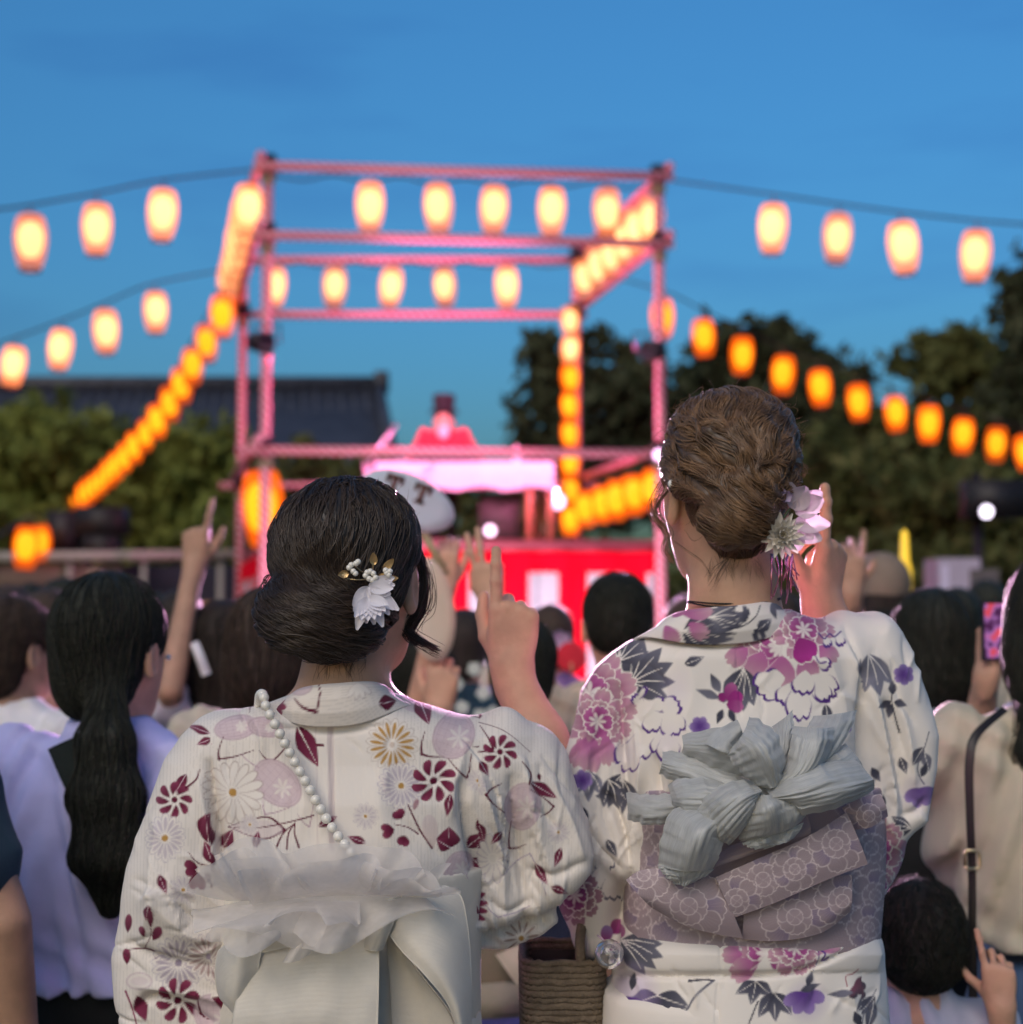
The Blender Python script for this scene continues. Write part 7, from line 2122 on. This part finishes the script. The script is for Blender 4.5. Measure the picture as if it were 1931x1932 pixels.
# ---- people on the right
c13 = person('person in a beige round cap and white shirt behind the raised hands', (1664, 1122, 5.0), WHITE, NAVY, 'short', HAIR_DARK, .98, skin=SKIN2, sleeves='short',
             arms=[dict(side=-1, elbow=W(1610, 1270, 4.6), wrist=W(1607, 1120, 4.4), zdir=(0.02, 0, 1), palm=(0, 1, 0), curl=[(0.1, .1, .1), (0.5, .5, .3), (.6, .6, .4), (.5, .5, .4)], thumb=(0.9, .2))])
hc13 = W(1664, 1122, 5.0)
def capf(P):
    q = (P-hc13.astype(F32))/.98
    d = np.maximum(ell(q, (0, -.012, .034), (.088, .108, .100)), -(q[:, 2]+.045))
    return np.minimum(d, np.maximum(ell(q, (0, .10, .03), (.07, .075, .02)), -1))
v, q = mesh_sdf(capf, hc13-.2, hc13+.2, .007)
part('cap', v, q, mat('cap_beige', (0.22, 0.17, 0.13), 0.8, 0.15, 12), c13)
MB().obox(W(1668, 1158, 4.885), (.035, 0, 0), (0, .003, 0), (0, 0, .012)).out('neck_tag', BLACK, c13)
ls = thing('light_stick', 'yellow light stick held up beside the beige cap', 'light stick', W(1708, 1060, 5.2))
MB().lathe([(.001, -.075), (.022, -.07), (.024, .0), (.016, .03), (.012, .12), (.001, .13)], W(1708, 1075, 5.2), 12).out('tube', emis('stick_yellow', (0.8, 0.5, 0.03), 0.32), ls)
MB().tube([W(1708, 1092, 5.2), W(1712, 1160, 5.2)], .016, 8).out('grip', dk, ls)
bob = person('bob-haired person in a pale blue shirt filming with a phone', (1756, 1222, 3.35), BLUEW, BLACK, 'bob', HAIR_BLACK, .97, sleeves='short', wide=1.05, bottomkind='skirt',
       arms=[dict(side=1, elbow=W(1842, 1400, 3.25), wrist=W(1862, 1275, 3.15), zdir=W(1868, 1190, 3.15)-W(1862, 1275, 3.15), palm=(0.9, .3, 0), curl=HOLD, thumb=(.2, .6))])
ph = thing('phone', 'phone held up with the red lantern stage on its screen', 'phone', W(1885, 1190, 3.12))
pcn = W(1888, 1190, 3.12)
MB().obox(pcn, (.038, .006, 0), (-.0007, .0045, 0), (0, .0, .058)).out('case', dk, ph, smooth=False)
n_ = np.array([.006, -.038, 0]); n_ /= np.linalg.norm(n_); n_ = -n_ if n_[1] > 0 else n_
mb = MB().obox(pcn+n_*.0052, (.034, .0054, 0), (-.0001, .0004, 0), (0, 0, .052))
scr = bpy.data.materials.new('phone_screen'); scr.use_nodes = True
n, l = scr.node_tree.nodes, scr.node_tree.links; n.clear()
so, se, stc, snz, srp = n.new('ShaderNodeOutputMaterial'), n.new('ShaderNodeEmission'), n.new('ShaderNodeTexCoord'), n.new('ShaderNodeTexNoise'), n.new('ShaderNodeValToRGB')
snz.inputs['Scale'].default_value = 38; srp.color_ramp.elements[0].position = .4; srp.color_ramp.elements[0].color = (.06, .015, .06, 1); srp.color_ramp.elements[1].position = .6; srp.color_ramp.elements[1].color = (.55, .06, .09, 1)
e2 = srp.color_ramp.elements.new(.5); e2.color = (.30, .12, .34, 1)
l.new(stc.outputs['Object'], snz.inputs['Vector']); l.new(snz.outputs['Fac'], srp.inputs['Fac']); l.new(srp.outputs['Color'], se.inputs['Color']); se.inputs['Strength'].default_value = .45; l.new(se.outputs[0], so.inputs['Surface'])
mb.out('screen', scr, ph, smooth=False)
bg = person('woman in beige top and jeans with a black crossbody strap at the right edge', (1992, 1185, 2.68), BEIGE, JEANS, 'long', HAIR_BLACK, .98, sleeves='three', wide=1.08, topend=.61,
       arms=[dict(side=-1, elbow=W(1815, 1620, 2.78), wrist=W(1850, 1560, 2.95), zdir=(0.3, .5, .6), palm=(0, 1, 0), curl=HOLD)])
part('crossbody_strap', *loft([(1890,1335,2.50),(1835,1385,2.475),(1822,1440,2.465),(1824,1540,2.462),(1828,1640,2.465),(1828,1760,2.46),(1830,1960,2.46)], [(1900,1342,2.50),(1850,1390,2.472),(1838,1440,2.46),(1838,1540,2.458),(1842,1640,2.46),(1842,1760,2.456),(1846,1960,2.456)], .001, 60, 5, 0, thick=.003), mat('black_leather', (.012,.012,.014), .4, .1, 20), bg)
mb = MB(); c = W(1835, 1622, 2.448); w_, h_ = px(14, 2.45), px(17, 2.45)
mb.tube([c+np.array(q) for q in ((-w_,0,-h_*.7),(-w_,0,h_*.7),(-w_*.7,0,h_),(w_*.7,0,h_),(w_,0,h_*.7),(w_,0,-h_*.7),(w_*.7,0,-h_),(-w_*.7,0,-h_),(-w_,0,-h_*.7))], px(3.5, 2.45), 8)
mb.out('strap_buckle', mat('brass', (0.55, 0.46, 0.28), .3, .1, 20, metal=.9), bg)
person('child with round cropped dark hair in a pale lavender shirt', (1730, 1786, 2.45), BLUEW, NAVY, 'buzz', HAIR_BLACK, .86, child=True, wide=1.0,
       arms=[dict(side=1, elbow=W(1900, 2060, 2.42), wrist=W(1890, 1905, 2.36), zdir=W(1882, 1815, 2.36)-W(1890, 1905, 2.36), palm=(0.2, 1, 0), curl=[(0.05, .1, .1), (.9, .9, .5), (1.1, 1., .6), (1.2, 1., .6)], thumb=(1.0, .2))])
sb = thing('shoulder_bag', 'black bag with pale cords hanging behind the cropped-haired child', 'bag', W(1790, 1700, 3.05))
MB().obox(W(1765, 1640, 3.08), (.11, 0, 0), (0, .04, 0), (0, 0, .11)).out('pouch', BLACK, sb)
for u in (1782, 1806): MB().tube(catmull([W(u-6, 1560, 3.03), W(u, 1640, 3.02), W(u+10, 1720, 3.03)], 8), .006, 6).out('cord', CREAMC, sb)

# ---- basket bag on the arm of the woman with the grey bow
JUTE = mat('jute', (0.17, 0.13, 0.09), 0.9, 0.25, 60, 0.5, 300)
bk = thing('basket_bag', 'woven jute basket bag hanging between the two yukata women', 'bag', W(1062, 2000, 1.98))
c0, c1 = W(986, 1815, 1.95), W(1142, 1808, 1.95)
bw = (c1[0]-c0[0])/2; bx = (c0[0]+c1[0])/2; zt = W(0, 1818, 1.95)[2]
rows = 34
for i in range(rows):                            # each woven row of rope
    z = zt - i*.0072; k = 1-.0025*i
    pts = [np.array([bx+bw*k*math.copysign(abs(math.cos(a))**.35, math.cos(a)), 2.02+.07*k*math.copysign(abs(math.sin(a))**.35, math.sin(a)), z+.0012*math.sin(a*23+i)]) for a in np.linspace(0, 2*math.pi, 49)]
    part('rope_row', *tube_geo(pts, .0043+.0006*(i % 2), 6, False), JUTE, bk)
MB().box((bx-bw*.9, 1.97, zt-.25), (bx+bw*.9, 2.07, zt-.245)).out('bottom', JUTE, bk)
part('lining', *lathe_geo([(.5, 0)], seg=3), JUTE, bk) if False else None
MB().obox((bx, 2.083, zt-.1), (bw*.93, 0, 0), (0, .001, 0), (0, 0, .09)).out('inner_panel', mat('dark_lining', (.05,.045,.035), .9, .1, 10), bk)
hp = [W(1098, 1830, 1.955), W(1095, 1770, 1.96), W(1108, 1715, 1.99), W(1125, 1770, 2.03), W(1128, 1822, 2.07)]
part('handle', *tube_geo(catmull(hp, 24), .006, 8), JUTE, bk)
ch_ = thing('glass_charm', 'clear glass ball charm hanging beside the jute basket', 'charm', W(1152, 1800, 1.90))
gm_ = mat('clear_glass', (.85,.85,.9), .03, .02, 10, spec=.6); gm_.node_tree.nodes['Principled BSDF'].inputs['Transmission Weight'].default_value = .9
link_mesh('ball', ball_mesh('charm_ball', .017, gm_, 18, 12), ch_, W(1150, 1800, 1.90))
MB().tube(catmull([W(1150, 1792, 1.90), W(1140, 1775, 1.91), W(1128, 1765, 1.94)], 8), .0012, 5).out('cord', mat('pink_cord', (.7,.5,.65), .5, .1, 20), ch_)
v, q = mesh_sdf(lambda P: smin(cone(P, W(1122, 1742, 2.02), W(1112, 1790, 2.14), .027, .023), hand_sdf(W(1112, 1790, 2.14), down_frame((0, .4, -1), (-1, .2, 0)), 1, HOLD, s=.9)(P), .015), W(1060, 2010, 1.98)-[0, 0, .02], W(1230, 1700, 2.3), .003)
part('left_hand', v, q, SKIN, wB)
# tote and purse glimpsed between the women, carried by the people in front
tote = thing('tote_bag', 'khaki tote bag with a cream flap between the yukata women', 'bag', W(940, 1830, 2.9))
MB().obox(W(945, 1835, 2.9), (px(62, 2.9), .02, 0), (0, .04, 0), (0, 0, px(60, 2.9))).out('bag_body', cloth('khaki', (.17,.14,.10)), tote)
part('flap', *loft([(935,1800,2.84),(960,1835,2.835),(985,1868,2.84)], [(1000,1770,2.84),(1000,1805,2.835),(990,1870,2.84)], .006, 14, 10, .001), CREAMC, tote)
MB().obox(W(935, 1880, 2.87), (px(50, 2.87), .01, 0), (0, .05, 0), (0, 0, px(28, 2.87))).out('pocket', cloth('khaki_light', (.30,.27,.21)), tote)

# ---- performer on the stage
dj = person('performer in red jacket and tall dark hat behind the cloth table', None, REDJ, BLACK, 'short', HAIR_BLACK, 1.28, yaw=180, hyaw=180, base_z=ZF, wide=1.35, sleeves='long', head_pt=W(838, 794, 16.95), skin=SKIN,
            arms=[dict(side=-1, elbow=W(900, 868, 16.8), wrist=W(865, 865, 16.55), zdir=(-.3, -1, -.1), palm=(0, 0, -1), curl=RELAX), dict(side=1, elbow=W(778, 868, 16.8), wrist=W(815, 865, 16.55), zdir=(.3, -1, -.1), palm=(0, 0, -1), curl=RELAX)])
hcd = W(838, 794, 16.95)
MB().lathe([(.001, .275), (.110, .275), (.118, .255), (.108, .105), (.155, .10), (.155, .085), (.10, .08)], hcd, 24).out('tall_hat', mat('hat_plum', (0.012, 0.008, 0.012), .7, .1, 8), dj)
v, q = mesh_sdf(lambda P: ell(P, hcd+np.array([0, -.105, -.13]), (.062, .045, .075)), hcd-.25, hcd+.25, .012)
part('white_beard', v, q, mat('white_wool', (.62, .56, .56), .9, .06, 20), dj)

# ---- more of the audience further forward
FILL = [((258, 1205, 4.7), 'purple', 'short', 'person in purple half hidden by the ponytail girl'), ((478, 1172, 6.6), 'teal', 'bob', 'bob-haired person in teal left of the low bun'), ((1295, 1188, 6.0), 'white', 'bun', 'person in white with a bun hidden by the purple peony shoulder'), ((1612, 1192, 6.2), 'navy', 'bob', 'bob-haired person in navy below the raised hands'), ((1806, 1172, 5.9), 'cream', 'short', 'person in cream between the bob-haired person and the phone'), ((1930, 1158, 7.2), 'purple', 'short', 'person in purple past the crossbody strap'), ((95, 1192, 4.6), 'black', 'bun', 'person in black with a bun beside the folded towel'), ((340, 1185, 5.2), 'white', 'bob', 'bob-haired person in white between the raised arm and the long dark hair'), ((175, 1175, 5.6), 'teal', 'bun', 'person in teal with a bun beyond the ponytail girl'), ((610, 1190, 5.5), 'cream', 'short', 'person in cream beyond the low dark bun'), ((745, 1195, 6.2), 'lavender', 'bun', 'person in lavender with a bun near the pale fan handle'), ((20, 1180, 5.0), 'navy', 'bob', 'bob-haired person in navy by the stall at the left edge'), ((1700, 1180, 5.6), 'white', 'bun', 'person in white with a bun past the yellow light stick'), ((985, 1205, 7.4), 'cream', 'bun', 'person in cream with a bun below the white curtain stripe'), ((60, 1150, 7.5), 'grey', 'short', 'person in grey near the stall posts'), ((300, 1172, 7.0), 'black', 'short', 'person in black below the stall counter'), ((230, 1160, 8.5), 'cream', 'bob', 'person in cream far in front beside the stall counter'),
        ((560, 1172, 8.0), 'navy', 'short', 'person in navy at the curtain side'), ((700, 1168, 7.5), 'white', 'bob', 'person in white at the stage front hidden by the bun'), 
         ((1480, 1170, 7.0), 'cream', 'short', 'person in cream hidden past the grey bow'),
        ((1590, 1165, 8.2), 'purple', 'bob', 'person in purple beyond the raised hands'), ((1720, 1160, 7.4), 'navy', 'short', 'person in navy beyond the bob-haired person'), ((1860, 1150, 6.6), 'black', 'short', 'person in black beside the lavender speaker'), ((1905, 1165, 8.8), 'grey', 'bob', 'person in grey beyond the phone')]
CM = dict(grey=GREY, black=BLACK, cream=CREAMC, navy=NAVY, white=WHITE, lavender=LAVB, teal=TEAL, purple=PURP)
for (h_, c_, st, lb) in FILL:
    person(lb, h_, CM[c_], JEANS if c_ != 'black' else GREY, st, [HAIR_BLACK, HAIR_DARK, HAIR_BROWN][int(h_[0]) % 3], .97, yaw=(h_[0]-965)*.01, voxel=.016, group=None)
